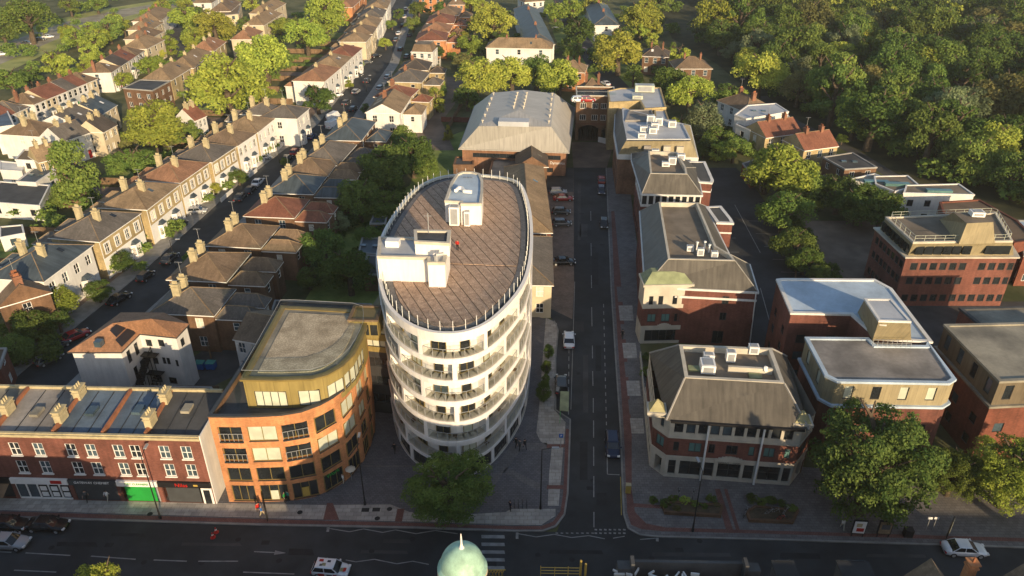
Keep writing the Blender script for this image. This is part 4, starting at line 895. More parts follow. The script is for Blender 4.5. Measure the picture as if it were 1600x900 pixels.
    if i in (2, 3, 4):
        b = MB(); b.obox(pt.at(Wd * (.5 if i != 4 else .42), -.15)[0], t2, Wd * (.9 if i == 2 else (.74 if i == 3 else .62)), .1, .15, 2.75); b.build('shutter', 'shutter_green' if i == 3 else 'shutter_dark', r)
        if i == 4:
            b = MB(); b.obox(pt.at(Wd * .88, -.02)[0], t2, 1.25, .2, .15, 3.1); b.build('side_panel', 'white_paint', r); b = MB(); b.obox(pt.at(Wd * .88, .1)[0], t2, .75, .06, .2, 2.3); b.build('door', 'glass_dark', r)
            f_ = pt.at(Wd * .45, .3)[0]; text_obj(r, 'Nilas', f_, t2, 3.15, .75, 'red_paint', 'fascia_lettering')
            m_ = MB(); f_ = pt.at(Wd * .72, .3)[0]; m_.obox(f_, t2, .5, .04, 3.05, 3.3); m_.build('fascia_emblem', 'yellow_paint', r)
        if i == 3: text_obj(r, 'DRY CLEANERS', pt.at(Wd * .5, .3)[0], t2, 3.15, .4, 'green_paint', 'fascia_lettering'); b = MB(); b.obox(pt.at(Wd * .94, -.12)[0], t2, .6, .1, .15, 2.3); b.build('door', 'grey_metal', r)
        if i == 2: text_obj(r, 'GATEWAY CHEMIST', pt.at(Wd * .5, .3)[0], t2, 3.2, .46, 'white_paint', 'fascia_lettering')
    elif i == 1:
        for k in range(5):
            b = MB(); c0 = Wd * (.12 + .19 * k); b.obox(pt.at(c0, -.12)[0], t2, Wd * .15, .05, .35, 2.6); b.build('shop_window', 'glass_blue_reflect' if k < 2 else 'glass_dark', r)
            b = MB(); b.obox(pt.at(Wd * (.03 + .19 * k), -.08)[0], t2, .14, .12, .15, 2.75); b.build('mullion', 'white_paint', r)
            if k > 1:
                for zz in (.6, 1.5):
                    m_ = MB(); m_.obox(pt.at(c0, -.06)[0], t2, Wd * .11, .03, zz, zz + .65); m_.build('window_card', 'white_paint', r)
        b = MB(); b.obox(pt.at(Wd * .5, -.08)[0], t2, Wd * .9, .12, .15, .4); b.build('stall_riser', 'white_paint', r)
        m_ = MB(); m_.obox(pt.at(Wd * .8, .3)[0], t2, 1.3, .06, 2.95, 3.4); m_.build('logo_panel', 'red_paint', r)
    else:
        b = MB(); b.obox(pt.at(Wd * .5, -.2)[0], t2, Wd * .9, .05, .3, 2.7); b.build('shop_window', 'glass_dark', r)
        if i == 0:
            b = MB(); p0_ = pt.at(.2, .02)[0]; p1_ = pt.at(Wd - .3, .02)[0]; w_ = -tN * 1.7; b.poly([(*p0_, 2.7), (*p1_, 2.7), (*(p1_ + w_), 1.9), (*(p0_ + w_), 1.9)]); b.build('awning', 'timber', r)
b = MB(); q = G(125, 762, 2.3)
# ================================================================ red brick offices on the right
def band(parent, path, z0, z1, mat, off=.06, name='band', th=.1, u=None):
    b = MB(); us = path.u
    for i in range(len(path.p) - 1):
        a, c = path.p[i], path.p[i + 1]; t = (c - a).normalized(); b.obox((a + c) / 2 + Vector((t.y, -t.x)) * off, t, (c - a).length + .1, th, z0, z1)
    return b.build(name, mat, parent)
def mansard(parent, eave, flat, ze, zf, mats=('slate_mansard',), o=.0):
    pass
# ---- front building, facing the main road
rc = root('red_brick_office', 'red brick office with stone ground floor and corner turrets facing the main road', 'building', (*G(1130, 700), 0))
gp_ = [G(1014, 728), G(1036.5, 745.3), G(1233, 759.8), G(1252, 735)]; ze = 9.2
bk = [G(1229, 557, ze), G(1015, 552, ze)]; pl = ccw([Vector(p) for p in gp_] + bk); RP = Path(pl, True)
i0 = min(range(len(pl)), key=lambda i: (pl[i] - gp_[1]).length); uF = RP.u[i0]; LF = (gp_[2] - gp_[1]).length; hs = []
def fu(x): return uF + LF * x
gw = [(.025, .085), (.115, .285), (.31, .385), (.415, .595), (.62, .70), (.735, .905), (.925, .985)]
for a, c in gw: hs.append((fu(a), fu(c), .55, 2.85, .35, 'g'))
for a, c in [(.045, .09), (.165, .265), (.32, .37), (.455, .545), (.63, .675), (.745, .83), (.905, .95)]: hs.append((fu(a), fu(c), 4.35, 5.75, .12, 'm'))
for k in range(10): a = .035 + .093 * k; hs.append((fu(a), fu(a + .07), 7.15, 8.75, .25, 't'))
def side_h(ua, ub, lst):
    for (a, c, z0, z1, d, kd) in lst: hs.append((ua + (ub - ua) * a, ua + (ub - ua) * c, z0, z1, d, kd))
uL0 = RP.u[i0 - 1] if i0 > 0 else RP.u[-2]
side_h(RP.u[i0 + 1], RP.u[i0 + 2], [(.3, .7, .2, 2.6, .5, 'g'), (.25, .75, 4.3, 5.8, .12, 'm'), (.38, .62, 7.2, 8.6, .2, 't')])
uR = RP.u[i0 + 2]; 
side_h(RP.u[i0 - 1] if i0 else RP.u[-2], RP.u[i0] if i0 else RP.u[-1], [(.3, .75, .2, 2.6, 1.2, 'g'), (.25, .75, 4.3, 5.8, .12, 'm'), (.38, .62, 7.2, 8.6, .2, 't')])
ws = [(RP.u[(i0 + 2) % (len(pl))], RP.u[(i0 + 2) % len(pl) + 1]), ]
# street (west) side
j = min(range(len(pl)), key=lambda i: (pl[i] - bk[1]).length); side_h(RP.u[j], RP.u[j + 1], [(a, a + .05, z0, z0 + 1.5, .15, 'm') for a in (.1, .25, .4, .55, .7, .85) for z0 in (.9, 4.3, 7.2)])
b = MB(); facade(b, RP, 3.5, 6.4, hs, .15); b.build('brick_wall', 'brick_red', rc)
b = MB(); facade(b, RP, 0, 3.5, hs, .15); b.build('stone_base', 'stone', rc); b = MB(); facade(b, RP, 6.4, ze, hs, .15); b.build('attic_wall', 'stone', rc)
for h in hs:
    wl = h[1] - h[0]; kd = h[5]
    if kd == 'g': window(rc, RP, *h[:4], h[4] - .05, max(1, round(wl / 1.3)), 2, 'dark_frame', 'glass_dark')
    elif kd == 'm': window(rc, RP, *h[:4], .1, 2 if wl > 1 else 1, 1, 'dark_frame', rnd.choice(['glass_teal', 'glass_dark', 'glass_teal']))
    else: window(rc, RP, *h[:4], .2, 1, 1, 'dark_frame', rnd.choice(['glass_dark', 'glass_dark', 'glass_blue_reflect']))
band(rc, RP, 3.35, 3.6, 'stone', .05, 'string_course'); band(rc, RP, 6.35, 6.6, 'stone', .06, 'string_course'); band(rc, Path(gp_[1:3]), ze - .15, ze + .12, 'black', .5, 'gutter', .35)
m_ = MB(); q = (gp_[1] + gp_[2]) / 2; t = (gp_[2] - gp_[1]).normalized(); n = Vector((t.y, -t.x))
for k in range(9): x0 = -1.6 + k * .4; hh = .5 * cos((x0) / 1.8 * pi / 2); m_.obox(q + n * .16 + t * x0, t, .4, .2, 3.3, 3.6 + max(0, hh))
m_.build('pediment', 'stone', rc); text_obj(rc, 'LONDON     COURT', q + n * .22, t, 3.2, .3, 'dark_frame', 'building_lettering')
for x in (.295, .715): m_ = MB(); p = gp_[1] + t * LF * x + n * .25; m_.tube((*p, 0), (*p, ze), .13, n=8); m_.build('drainpipe', 'white_paint', rc)
zt = 12.9; flat = ccw([G(x, y, zt) for x, y in [(1069.8, 590.8), (1225.8, 599.4), (1205.5, 544.6), (1061, 539)]])
ev = [gp_[1] + n * .4, gp_[2] + n * .4, bk[0], bk[1]]; ev[0] += t * -0.6; ev[1] += t * .6
ev = [ev[0], ev[1], bk[0], bk[1]]; fl = [G(1069.8, 590.8, zt), G(1225.8, 599.4, zt), G(1205.5, 544.6, zt), G(1061, 539, zt)]
b = MB(); b.frus(ev, fl, ze + .02, zt, 0, top=False); b.prism(inset(fl, .5), zt - .9, zt - .7, 1); b.ring(fl, inset(fl, .45), zt - .9, zt + .1, 2); b.build('mansard_roof', ['slate_mansard', 'roof_brown_felt', 'stone'], rc)
for a, c in zip(ev, fl): m_ = MB(); m_.tube((*a, ze + .05), (*c, zt), .13, n=5); m_.build('hip_flashing', 'concrete', rc)
for tx, ty in ((1026, 634), (1252, 652)):
    c = G(tx, ty + 6, ze + .2); m_ = MB(); m_.obox(c, t, 1.9, 1.7, ze - .3, ze + .35, 0); m_.obox(c, t, 2.3, 2.1, ze + .1, ze + .5, 0); q = rect(c - t * .95 + n * .85, c + t * .95 + n * .85, 1.7); cc = sum(q, Vector((0, 0))) / 4; m_.frus(q, [cc + (p - cc) * .03 for p in q], ze + .5, ze + 1.8, 1); m_.build('turret', ['stone', 'gold_roof'], rc)
for i, (x, y, lx, ly, h_, lab) in enumerate([(1105, 575, 1.7, 1.9, 1.3, 'big square white condenser, leftmost on the red office roof'), (1107, 560, 1.3, .9, 1.1, 'white condenser just behind the big square one on the red office roof'), (1141, 560, 1.1, 1.0, 1.5, 'tall white plant box in the middle of the red office roof'), (1177, 548, 1.2, 1.0, 1.2, 'white plant box at the rear edge of the red office roof')]):
    q = G(x, y, 12.6); ac_unit((q.x, q.y), 12.2, lab, lx=lx, ly=ly, h=h_, group='plant on the red office roof')
m_ = MB(); a, c = G(1138, 573, 12.9), G(1207, 577, 12.9); m_.obox((a + c) / 2, (c - a).normalized(), (c - a).length, .35, 12.0, 13.0); m_.build('upstand', 'stone', rc)
for x, y in ((1180, 588), (1085, 576)): m_ = MB(); m_.obox(G(x, y, 12.3), t, 1.5, 1.0, 12.2, 12.45); m_.build('rooflight', 'green_roof', rc)
r_ = root('satellite_dish', 'white dish on the red office roof beside the right hip', 'satellite dish', (*G(1195, 583, 12.3), 12.2)); m_ = MB(); q = G(1195, 583, 12.3); m_.tube((*q, 12.2), (*q, 12.9), .05, n=5); m_.tube((q.x, q.y, 12.9), (q.x + .15, q.y - .12, 13.0), .42, .3, 10); m_.build('dish', 'white_paint', r_)
# ---- long second red building
def mans(parent, ev, fl, ze, zt, rim='stone', deck='roof_brown_felt', sl=('slate_mansard',), par=.7, slopes=None):
    b = MB(); k = len(ev)
    for i in range(k):
        j_ = (i + 1) % k; b.poly([(*ev[i], ze), (*ev[j_], ze), (*fl[j_], zt), (*fl[i], zt)], 0 if not slopes else slopes[i])
    b.prism(inset(fl, .3), zt - par - .2, zt - par, 1); b.ring(fl, inset(fl, .35), zt - par, zt + .08, 2); b.build('mansard_roof', [sl[0], deck, rim, 'slate_blue'], parent)
    m_ = MB()
    for a, c in zip(ev, fl): m_.tube((*a, ze + .04), (*c, zt + .02), .1, n=4)
    m_.build('hip_flashing', 'kerb', parent)
    e2 = ccw(list(ev)); b = MB(); b.ring(inset(e2, -.18), inset(e2, .5), ze - .3, ze + .03); b.build('cornice', 'white_render', parent)
zd = 9.9
rd = root('red_brick_office', 'long red brick office with hipped slate roof and green capped bay', 'building', (*G(1085, 480), 0))
ev = [G(1008, 447, zd), G(1184, 456, zd), G(1171, 413, zd), G(1140, 399, zd), G(1102, 322, zd), G(1000, 330, zd)]
fl = [G(1043.8, 405.4, 13.6), G(1149, 408, 13.6), G(1140, 395, 13.6), G(1128, 385, 13.6), G(1088, 318, 13.6), G(1029, 316, 13.6)]
fl = [G(1043.8, 405.4, 13.6), G(1149, 408, 13.6), G(1142, 398, 13.6), G(1119, 385, 13.6), G(1090, 317, 13.6), G(1029, 316, 13.6)]
mans(rd, ev, fl, zd, 13.6, slopes=[0, 0, 0, 0, 0, 3])  # west slope takes the bluer slate, its shade put into the colour
pt = Path(ev, True); hs = []
L0 = pt.u[1]; hs += [(L0 * .70, L0 * .76, z, z + 1.35, .15) for z in (7.5, 4.6)] + [(L0 * .66, L0 * .76, .3, 2.6, .2)]
a5, b5 = pt.u[5], pt.L
for k in range(9):
    for z in (1, 4.2, 7.4): hs.append((a5 + (b5 - a5) * (k + .3) / 9, a5 + (b5 - a5) * (k + .65) / 9, z, z + 1.6, .15))
b = MB(); facade(b, pt, 0, zd, hs, .15); b.build('wall', 'brick_red', rd); band(rd, Path(ev[:2]), 8.2, 8.55, 'white_render', .06, 'string_course')
for h in hs: window(rd, pt, *h[:4], .1, 2, 1, 'dark_frame', 'glass_dark')
bq = ccw([G(x, y, 11.0) for x, y in [(1003.5, 447), (1078.5, 449), (1078, 432), (1004, 430)]]); bf = [G(1003, 449, 10.6), G(1078, 451, 10.6)]
q = rect(G(998.5, 537), G(1069.8, 535.4), 3.4); pt2 = Path(q, True); L = pt2.u[1]
hs = [(L * a, L * c, 7.1, 8.6, .15) for a, c in ((.12, .21), (.32, .42), (.62, .72), (.82, .91))] + [(L * a, L * c, 4.0, 5.4, .12) for a, c in ((.12, .3), (.42, .6), (.7, .9))] + [(L * .1, L * .88, .5, 2.5, .3)]
b = MB(); facade(b, pt2, 3.3, 6.4, hs, .15); b.build('bay_brick', 'brick_red', rd); b = MB(); facade(b, pt2, 0, 3.3, hs, .15); facade(b, pt2, 6.4, 10.4, hs, .15); b.build('bay_stone', 'stone', rd)
for k, h in enumerate(hs): window(rd, pt2, *h[:4], .1, 1 if k < 4 else (2 if k < 7 else 5), 1, 'dark_frame', ['glass_dark', 'glass_teal'][k in (4, 5)])
b = MB(); b.ring(inset(q, -.25), inset(q, .4), 10.3, 10.65); b.build('bay_cornice', 'stone', rd)
b = MB(); k_ = inset(q, -.1); t = (q[1] - q[0]).normalized(); n = Vector((-t.y, t.x)); tq = [q[0] + t * 1.3 + n * 1.5, q[1] - t * 1.3 + n * 1.5, q[2] - t * 1.3 - n * .6, q[3] + t * 1.3 - n * .6]; b.frus(k_, tq, 10.6, 12.0, 0); b.build('bay_roof', 'green_roof', rd)
m_ = MB(); m_.tube((*G(1171, 540), 0), (*(ev[1] - Vector((.3, .2))), zd), .09, n=6); m_.build('drainpipe', 'white_paint', rd)
m_ = MB(); qq = (q[0] + q[1]) / 2 - n * .05
for k in range(7): x0 = -.9 + k * .3; m_.obox(qq + t * x0, t, .3, .12, 3.2, 3.35 + .4 * cos(x0 * 1.4)); 
m_.build('pediment', 'stone', rd)
# bay on the east side
def ebay(parent, px4, z, mat='brick_orange'):
    q = ccw([G(x, y, z) for x, y in px4]); b = MB(); b.prism(q, 0, z - .3, 0); b.build('bay_wall', 'brick_red', parent); b = MB(); b.ring(inset(q, -.2), inset(q, .4), z - .35, z); b.build('bay_cornice', 'white_render', parent)
    b = MB(); b.ring(inset(q, -.05), inset(q, .1), z - 2.2, z - 1.9); b.build('bay_band', 'white_render', parent); b = MB(); b.prism(inset(q, .2), z - .2, z - .08); b.build('bay_roof', 'slate_mansard', parent)
ebay(rd, [(1104, 323), (1126, 322), (1142, 342), (1145, 348), (1121, 347)], 10.2)
for i, (x, y, h_, lab) in enumerate([(1078, 390, 1.0, 'low white box, leftmost on the long red office roof'), (1094, 397, 1.3, 'white condenser in the middle of the plant group on the long red office roof'), (1116, 400, 1.1, 'white box at the corner kerb of the long red office roof')]): q_ = G(x, y, 13.2); ac_unit((q_.x, q_.y), 12.9, lab, lx=1.0, ly=.8, h=h_, group='plant on the long red office roof')
for x, y in ((1089, 385), (1101, 384), (1108, 389)):
    m_ = MB(); q_ = G(x, y, 13.5); m_.tube((*q_, 12.9), (*q_, 14.2), .12, n=6); m_.tube((*q_, 14.1), (q_.x, q_.y, 14.3), .22, n=6); m_.build('vent_cowl', 'white_paint', rd)
# ---- third red building
ze3 = 10.0; r3 = root('red_brick_office', 'shorter red brick office with white framed attic windows right behind the long office', 'building', (*G(1040, 330), 0))
ev = [G(1003, 303, ze3), G(1097, 305, ze3), G(1088, 262, ze3), G(1062, 246, ze3), G(987, 240, ze3), G(987, 250, ze3)]
fl = [G(1016, 271.5, 13.4), G(1074, 272.5, 13.4), G(1072, 262, 13.4), G(1058, 238, 13.4), G(1013, 236, 13.4), G(1013, 240, 13.4)]
mans(r3, ev, fl, ze3, 13.4, slopes=[0, 0, 0, 0, 3, 3]); q = rect(ev[0] + Vector((0, .35)), ev[1] + Vector((0, .35)), 12); pt = Path(q, True)  # west slopes in darker blue slate to stand in for shade
hs = [(pt.u[1] * (k + .15) / 9, pt.u[1] * (k + .85) / 9, 7.7, 9.5, .2) for k in range(9)]; hs += [(pt.u[3] + (pt.L - pt.u[3]) * (k + .3) / 5, pt.u[3] + (pt.L - pt.u[3]) * (k + .7) / 5, z, z + 1.6, .15) for k in range(5) for z in (1, 4.3, 7.6)]
b = MB(); facade(b, pt, 7.2, ze3, hs, .15); b.build('attic_wall', 'white_render', r3); b = MB(); facade(b, pt, 0, 7.2, hs, .15); b.build('wall', 'brick_red', r3)
for h in hs: window(r3, pt, *h[:4], .1, 1, 1, 'dark_frame', 'glass_dark')
ebay(r3, [(1069, 252.5), (1101, 252.5), (1113.7, 281), (1112, 285), (1092, 283.5)], 10.3)
for i, (x, y, h_, lab) in enumerate([(1050, 255, 1.6, 'tallest white condenser on the third red office roof'), (1040, 258, 1.0, 'round white unit left of the tallest condenser on the third red office roof'), (1064, 248, 1.3, 'white unit right of the tallest condenser on the third red office roof'), (1024, 237, .8, 'small white unit at the rear left of the third red office roof')]): q_ = G(x, y, 13); ac_unit((q_.x, q_.y), 12.7, lab, lx=1.5, ly=1.1, h=h_, group='plant on the third red office roof')
# ---- fourth: brown clad mansard with white fascia
z4 = 9.5; r4 = root('brown_mansard_office', 'office with white fascia, brown brick and beige sheet mansard next to the arched building', 'building', (*G(1020, 245), 0))
ev = [G(966, 241, z4), G(1090, 246, z4), G(1078, 196, z4), G(962, 168, z4), G(960, 205, z4)]
fl = [G(979, 219, 13.2), G(1079, 219, 13.2), G(1067, 195, 13.2), G(972, 170, 13.2), G(973, 188, 13.2)]
b = MB()
for i in range(5): j_ = (i + 1) % 5; b.poly([(*ev[i], z4), (*ev[j_], z4), (*fl[j_], 13.2), (*fl[i], 13.2)], 0 if i < 3 else 1)  # dark slate colour on the west slopes stands in for their shade
b.prism(fl, 13.0, 13.22, 2); b.ring(fl, inset(fl, .3), 13.0, 13.5, 2); b.build('mansard_roof', ['zinc_tan', 'slate_blue', 'pale_flat'], r4)
b = MB(); b.ring(inset(ev, -.2), inset(ev, .5), z4 - 1.1, z4 + .02); b.build('fascia', 'white_render', r4); q = inset(ev, .1); pt = Path(q, True); hs = [(pt.u[4] + (pt.L - pt.u[4]) * (k + .3) / 6, pt.u[4] + (pt.L - pt.u[4]) * (k + .7) / 6, z, z + 1.6, .15) for k in range(6) for z in (1, 4, 6.5)]
b = MB(); facade(b, pt, 0, z4 - 1, hs, .15); b.build('wall', 'brick_pool', r4); [window(r4, pt, *h[:4], .1, 1, 1, 'dark_frame', 'glass_dark') for h in hs]
for i, (x, y, h_) in enumerate([(1016, 192, 2.2), (1023, 200, 1.6), (1029, 193, 1.8), (1006, 203, 1.3), (1003, 213, 1.2), (1050, 196, 1.5), (1020, 206, 1.4)]): q_ = G(x, y, 13.6); ac_unit((q_.x, q_.y), 13.2, 'white condenser in the plant cluster on the brown mansard office roof', lx=1.7, ly=1.4, h=h_, group='plant cluster on the mansard office roof')
for k, xx in enumerate((.35, .62, .8)):
    p0 = ev[0] + (ev[1] - ev[0]) * xx; f0 = fl[0] + (fl[1] - fl[0]) * xx; c = (p0 * .55 + f0 * .45); m_ = MB(); m_.obox(c, (ev[1] - ev[0]).normalized(), 1.5, 1.3, z4 + .8, z4 + 2.4); m_.build('dormer', 'stone' if k else 'grey_flat', r4)
# ---- fifth: grey flat roof office
r5 = root('grey_roof_office', 'pale brick office with stepped grey flat roof and plant, behind the arched building', 'building', (*G(1000, 190), 0))
block(r5, [(949, 142), (968, 138), (1032, 137), (1041, 168), (1007, 170), (1000, 158), (952, 160)], 12.5, 0, wm='brick_yellow', rm='pale_flat'); block(r5, [(977, 188), (1024, 188), (1018, 172), (983, 172)], 13.6, 9, 'plant_wall', wm='grey_flat', rm='grey_flat', nm2='plant_roof')
block(r5, [(1024, 190), (1046, 190), (1040, 172), (1022, 172)], 12.0, 0, 'side_wall', wm='brick_yellow', rm='pale_flat', nm2='side_roof')
for x, y, lx, h_, lab in [(1007, 140, 5, 1.8, 'large pale plant box on the grey roof office'), (996, 151, 2.6, 1.0, 'low grey plant box on the grey roof office')]: q_ = G(x, y, 13); ac_unit((q_.x, q_.y), 12.5, lab, lx=lx, ly=2.5, h=h_, mat='blind_pale', group=None)
# ================================================================ arched building
za = 12.2; ar = root('arched_office', 'brown brick office block with a wide arched carriageway at the street end', 'building', (*G(928, 222), 0))
q = rect(G(898, 219.5), G(958, 220.5), 9); pt = Path(q, True); L = pt.u[1]; hs = []
for z in (5.6, 8.7):
    for a, c in ((.1, .26), (.4, .56), (.63, .77)): hs.append((L * a, L * c, z, z + 1.5))
arch = [(L * (.08 + .52 * k / 8), L * (.08 + .52 * (k + 1) / 8), .0, 3.1 + 1.2 * sin(pi * (k + .5) / 8) ** .6, 8.9) for k in range(8)]; arch.append((L * .68, L * .8, .2, 3.6, .5))
b = MB(); facade(b, pt, 0, za, hs + arch, .15); b.build('wall', 'brick_brown', ar)
for h in hs: window(ar, pt, *h, .1, 3, 1)
b = MB(); b.prism(inset(q, .3), za - .9, za - .7); b.build('roof', 'asphalt_worn', ar); b = MB(); b.ring(inset(q, -.1), inset(q, .25), za - .2, za + .05); b.build('coping', 'stone', ar); band(ar, Path(q[:2]), 4.55, 4.75, 'brick_dark', .05, 'string_course')
for k, (x, cl, lab) in enumerate(((904, 'white', 'white car parked on the rooftop deck of the arched building'), (918, 'red', 'red car parked on the rooftop deck of the arched building'))): g_ = G(x + 2, 160, za); o_ = car(g_.x, g_.y + 3, .1, 'hatch', cl, lab); o_.location.z = za - .69
for k in range(10): a, _ = pt.at(L * k / 10, -.2); c, _ = pt.at(L * (k + 1) / 10 - .01, -.2); g = MB(); g.poly([(*a, za), (*c, za), (*c, za + 1), (*a, za + 1)]); g.tube((*a, za + 1), (*c, za + 1), .04, n=4, m=1); g.build('roof_railing', ['clear_teal', 'grey_metal'], ar)
b = MB(); a, c = G(933, 216), G(958, 222); b.obox((a + c) / 2 - Vector((0, 3)), (c - a).normalized(), (c - a).length, .3, 0, 1.4); tag(b.build('white_wall', 'white_render'), 'low white rendered wall in front of the arched office', 'wall')
# ================================================================ sports hall
gy = root('sports_hall', 'large brown brick hall with pale metal hipped roof at the end of the side street', 'hall', (*G(800, 258), 0)); zg = 6.2; zk = 12.5
ev = [G(717, 232, zg), G(889, 238, zg), G(898, 168, zg), G(742, 165, zg)]; kn = [G(748, 197, zk), G(861, 198, zk), G(867, 146, zk), G(769, 145, zk)]
b = MB()
for i in range(4): j_ = (i + 1) % 4; b.poly([(*ev[i], zg), (*ev[j_], zg), (*kn[j_], zk), (*kn[i], zk)])
mid = [(kn[0] + kn[1]) / 2 + (kn[3] - kn[0]) * .34, (kn[3] + kn[2]) / 2 - (kn[3] - kn[0]) * .02]; zr = zk + 1.0
b.poly([(*kn[0], zk), (*kn[1], zk), (*mid[0], zr)]); b.poly([(*kn[1], zk), (*kn[2], zk), (*mid[1], zr), (*mid[0], zr)]); b.poly([(*kn[3], zk), (*kn[0], zk), (*mid[0], zr), (*mid[1], zr)]); b.poly([(*kn[2], zk), (*kn[3], zk), (*mid[1], zr)])
b.prism(inset(ev, -.15), zg - .25, zg - .02); b.build('roof', 'metal_roof', gy)
wq = inset(ev, .7); pt = Path(wq, True); L = pt.u[1]; hs = [(L * .1, L * .95, 3.9, 5.0, .3), (L * .32, L * .46, .6, 3.5, .6), (L * .8, L * .88, .8, 1.9, .3)]
b = MB(); facade(b, pt, 0, zg - .2, hs, .3); b.build('wall', 'brick_pool', gy); [window(gy, pt, *h[:4], h[4] - .05, max(2, int((h[1] - h[0]) / 1.6)), 1, 'dark_frame', 'glass_dark') for h in hs]; text_obj(gy, 'Dynamics', pt.at(L * .92, .1)[0], pt.at(L * .9)[1], 3.2, .9, 'white_paint', 'hall_lettering')
for k, x in enumerate((770, 866, 819)):
    for j in range(6 if k < 2 else 5):
        f = (j + .5) / 6; p = (kn[0] if k == 0 else kn[1]) * (1 - f) + (kn[3] if k == 0 else kn[2]) * f if k < 2 else mid[0] * (1 - f) + mid[1] * f
        for s in ((0,) if k < 2 else (-1.2, 1.2)):
            m_ = MB(); zz = zk + (.0 if k < 2 else .9); c = p + RX * (s + (.6 if k == 0 else -.6 if k == 1 else 0)); m_.tube((*c, zz), (*c, zz + .6), .14, n=6); m_.tube((*c, zz + .55), (*c, zz + .8), .3, n=6); m_.build('roof_vent', 'stone', gy)
m_ = MB(); c = G(803, 190, zk + .8); m_.obox(c, RX, 7, 3, zk + .1, zk + 1.2); m_.build('roof_box', 'pale_flat', gy)
ax_ = root('hall_annexe', 'low flat roofed annexe and yard wall in front of the sports hall', 'building', (*G(790, 250), 0)); block(ax_, [(770, 247), (815, 247), (812, 278), (762, 278)], 3.4, 0, wm='brick_pool', rm='grey_flat'); 
sh_ = root('yard_shelter', 'flat roofed shelter left of the sports hall annexe', 'shelter', (*G(725, 250), 0)); block(sh_, [(712, 245), (740, 245), (740, 258), (708, 258)], 3.0, 0, wm='brick_brown', rm='dark_flat')
# ================================================================ small brick buildings between tower and street
h1 = house(G(861, 364, 6), G(847, 262, 6), 6, 8.2, 'hip', 'brick_red', 'tile_tan', 'long low building with brown hipped tile roof beside the parking court', 'building', 2.6, nwin=7, side_win=3, door=False, name='low_building')
h2 = house(G(862, 446, 6.2), G(860, 372, 6.2), 6.2, 7.5, 'hip', 'cream_render', 'tile_grey', 'two storey cream building with grey hipped roof and white railing beside the oval tower', 'building', 2.2, nwin=3, side_win=2, door=False, name='cream_building')
h3 = house(G(855, 262, 5), G(853, 235, 5), 5, 7, 'gable', 'brick_brown', 'tile_dark', 'small slate roofed pavilion before the sports hall', 'pavilion', 2.6, nwin=1, side_win=1, door=False, name='pavilion')
a, c = G(833, 447, 2.2), G(860, 447, 2.2); m_ = MB(); t = (c - a).normalized()
for k in range(12): p = a + (c - a) * k / 11; m_.tube((*p, 0), (*p, 2.2), .04, n=4)
m_.tube((*a, 2.2), (*c, 2.2), .05, n=4); m_.tube((*a, 1.2), (*c, 1.2), .05, n=4); tag(m_.build('metal_railing', 'white_paint'), 'white metal railing beside the cream building', 'railing')
# ================================================================ right hand offices
zj = 12.0; bj = root('blue_roof_office', 'dark red brick office with pale blue flat roof and grey roofed front wing', 'building', (*G(1330, 640), 0))
rear = ccw([G(x, y, zj) for x, y in [(1214, 438), (1222, 437), (1366, 438), (1392, 452), (1455, 535), (1372, 530), (1330, 492), (1236, 490)]])
frw = ccw([G(x, y, zj) for x, y in [(1259, 529), (1356, 530), (1367, 541), (1448, 542), (1449, 535), (1492, 594), (1482, 600), (1308, 597), (1290, 588)]])
def banded(parent, q, z, zb, walls, cap, roofm, hsets=(), clad='zinc_tan'):
    pt = Path(q, True); hs = []
    for side in range(len(q)):
        L = pt.u[side + 1] - pt.u[side]
        if L < 4: continue
        k = max(2, int(L / 3.2))
        for z0 in (1.2, 4.4, 7.2):
            if z0 + 1.5 > zb: continue
            for i in range(k): u = pt.u[side] + L * (i + .5) / k; hs.append((u - .65, u + .65, z0, z0 + 1.4, .15))
        if zb < z:
            for i in range(max(2, int(L / 2.8))): kk = max(2, int(L / 2.8)); u = pt.u[side] + L * (i + .5) / kk; hs.append((u - .55, u + .55, zb + .9, z - .6, .2))
    b = MB(); facade(b, pt, 0, zb, hs, .15); b.build('wall', walls, parent)
    if zb < z: b = MB(); facade(b, pt, zb, z, hs, .15); b.build('clad_wall', clad, parent); b = MB(); b.ring(inset(q, -.35), inset(q, .05), zb - .15, zb + .15); b.build('ledge', cap, parent)
    for i, h in enumerate(hs): window(parent, pt, *h[:4], .12, 1, 1, 'dark_frame', 'blind_pale' if (zb < z and h[2] > zb and i % 3 and clad == 'zinc_tan') else random.choice(GL[:-1]))
    b = MB(); b.ring(inset(q, -.15), inset(q, .35), z - .1, z + .2); b.build('coping', cap, parent); b = MB(); b.prism(inset(q, .2), z - .2, z, 0); b.build('roof', roofm, parent)
banded(bj, rear, zj, zj, 'brick_red', 'white_render', 'blue_flat'); banded(bj, frw, zj, 8.6, 'brick_red', 'blue_flat', 'grey_flat')
tq = [G(1340, 495, zj), G(1368, 532, zj), G(1423, 532, zj), G(1398, 500, zj)]; tb = ccw([G(x, y, zj) for x, y in [(1337, 484), (1364, 531), (1424, 533), (1400, 480)]]); tt_ = [G(x, y, 16.5) for x, y in [(1351, 467.5), (1373.5, 501.5), (1422.5, 503), (1392, 468)]]
b = MB(); b.frus([G(1340, 488, zj), G(1363, 532, zj), G(1424, 533, zj), G(1404, 490, zj)], tt_, zj, 16.5, 0, 1); b.ring(inset(tt_, -.08), inset(tt_, .25), 16.35, 16.62, 2); b.build('stair_tower', ['zinc_tan', 'pale_flat', 'white_render'], bj)
m_ = MB(); a = G(1374, 528, zj + .3); c = G(1380, 507, 15.8); t = RX; m_.poly([(*(a - t * .45), zj + .4), (*(a + t * .45), zj + .4), (*(c + t * .45), 15.8), (*(c - t * .45), 15.8)]); m_.build('ladder_panel', 'white_paint', bj)
m_ = MB(); p = [G(1363, 540, 12.3), G(1423, 541, 12.3)]
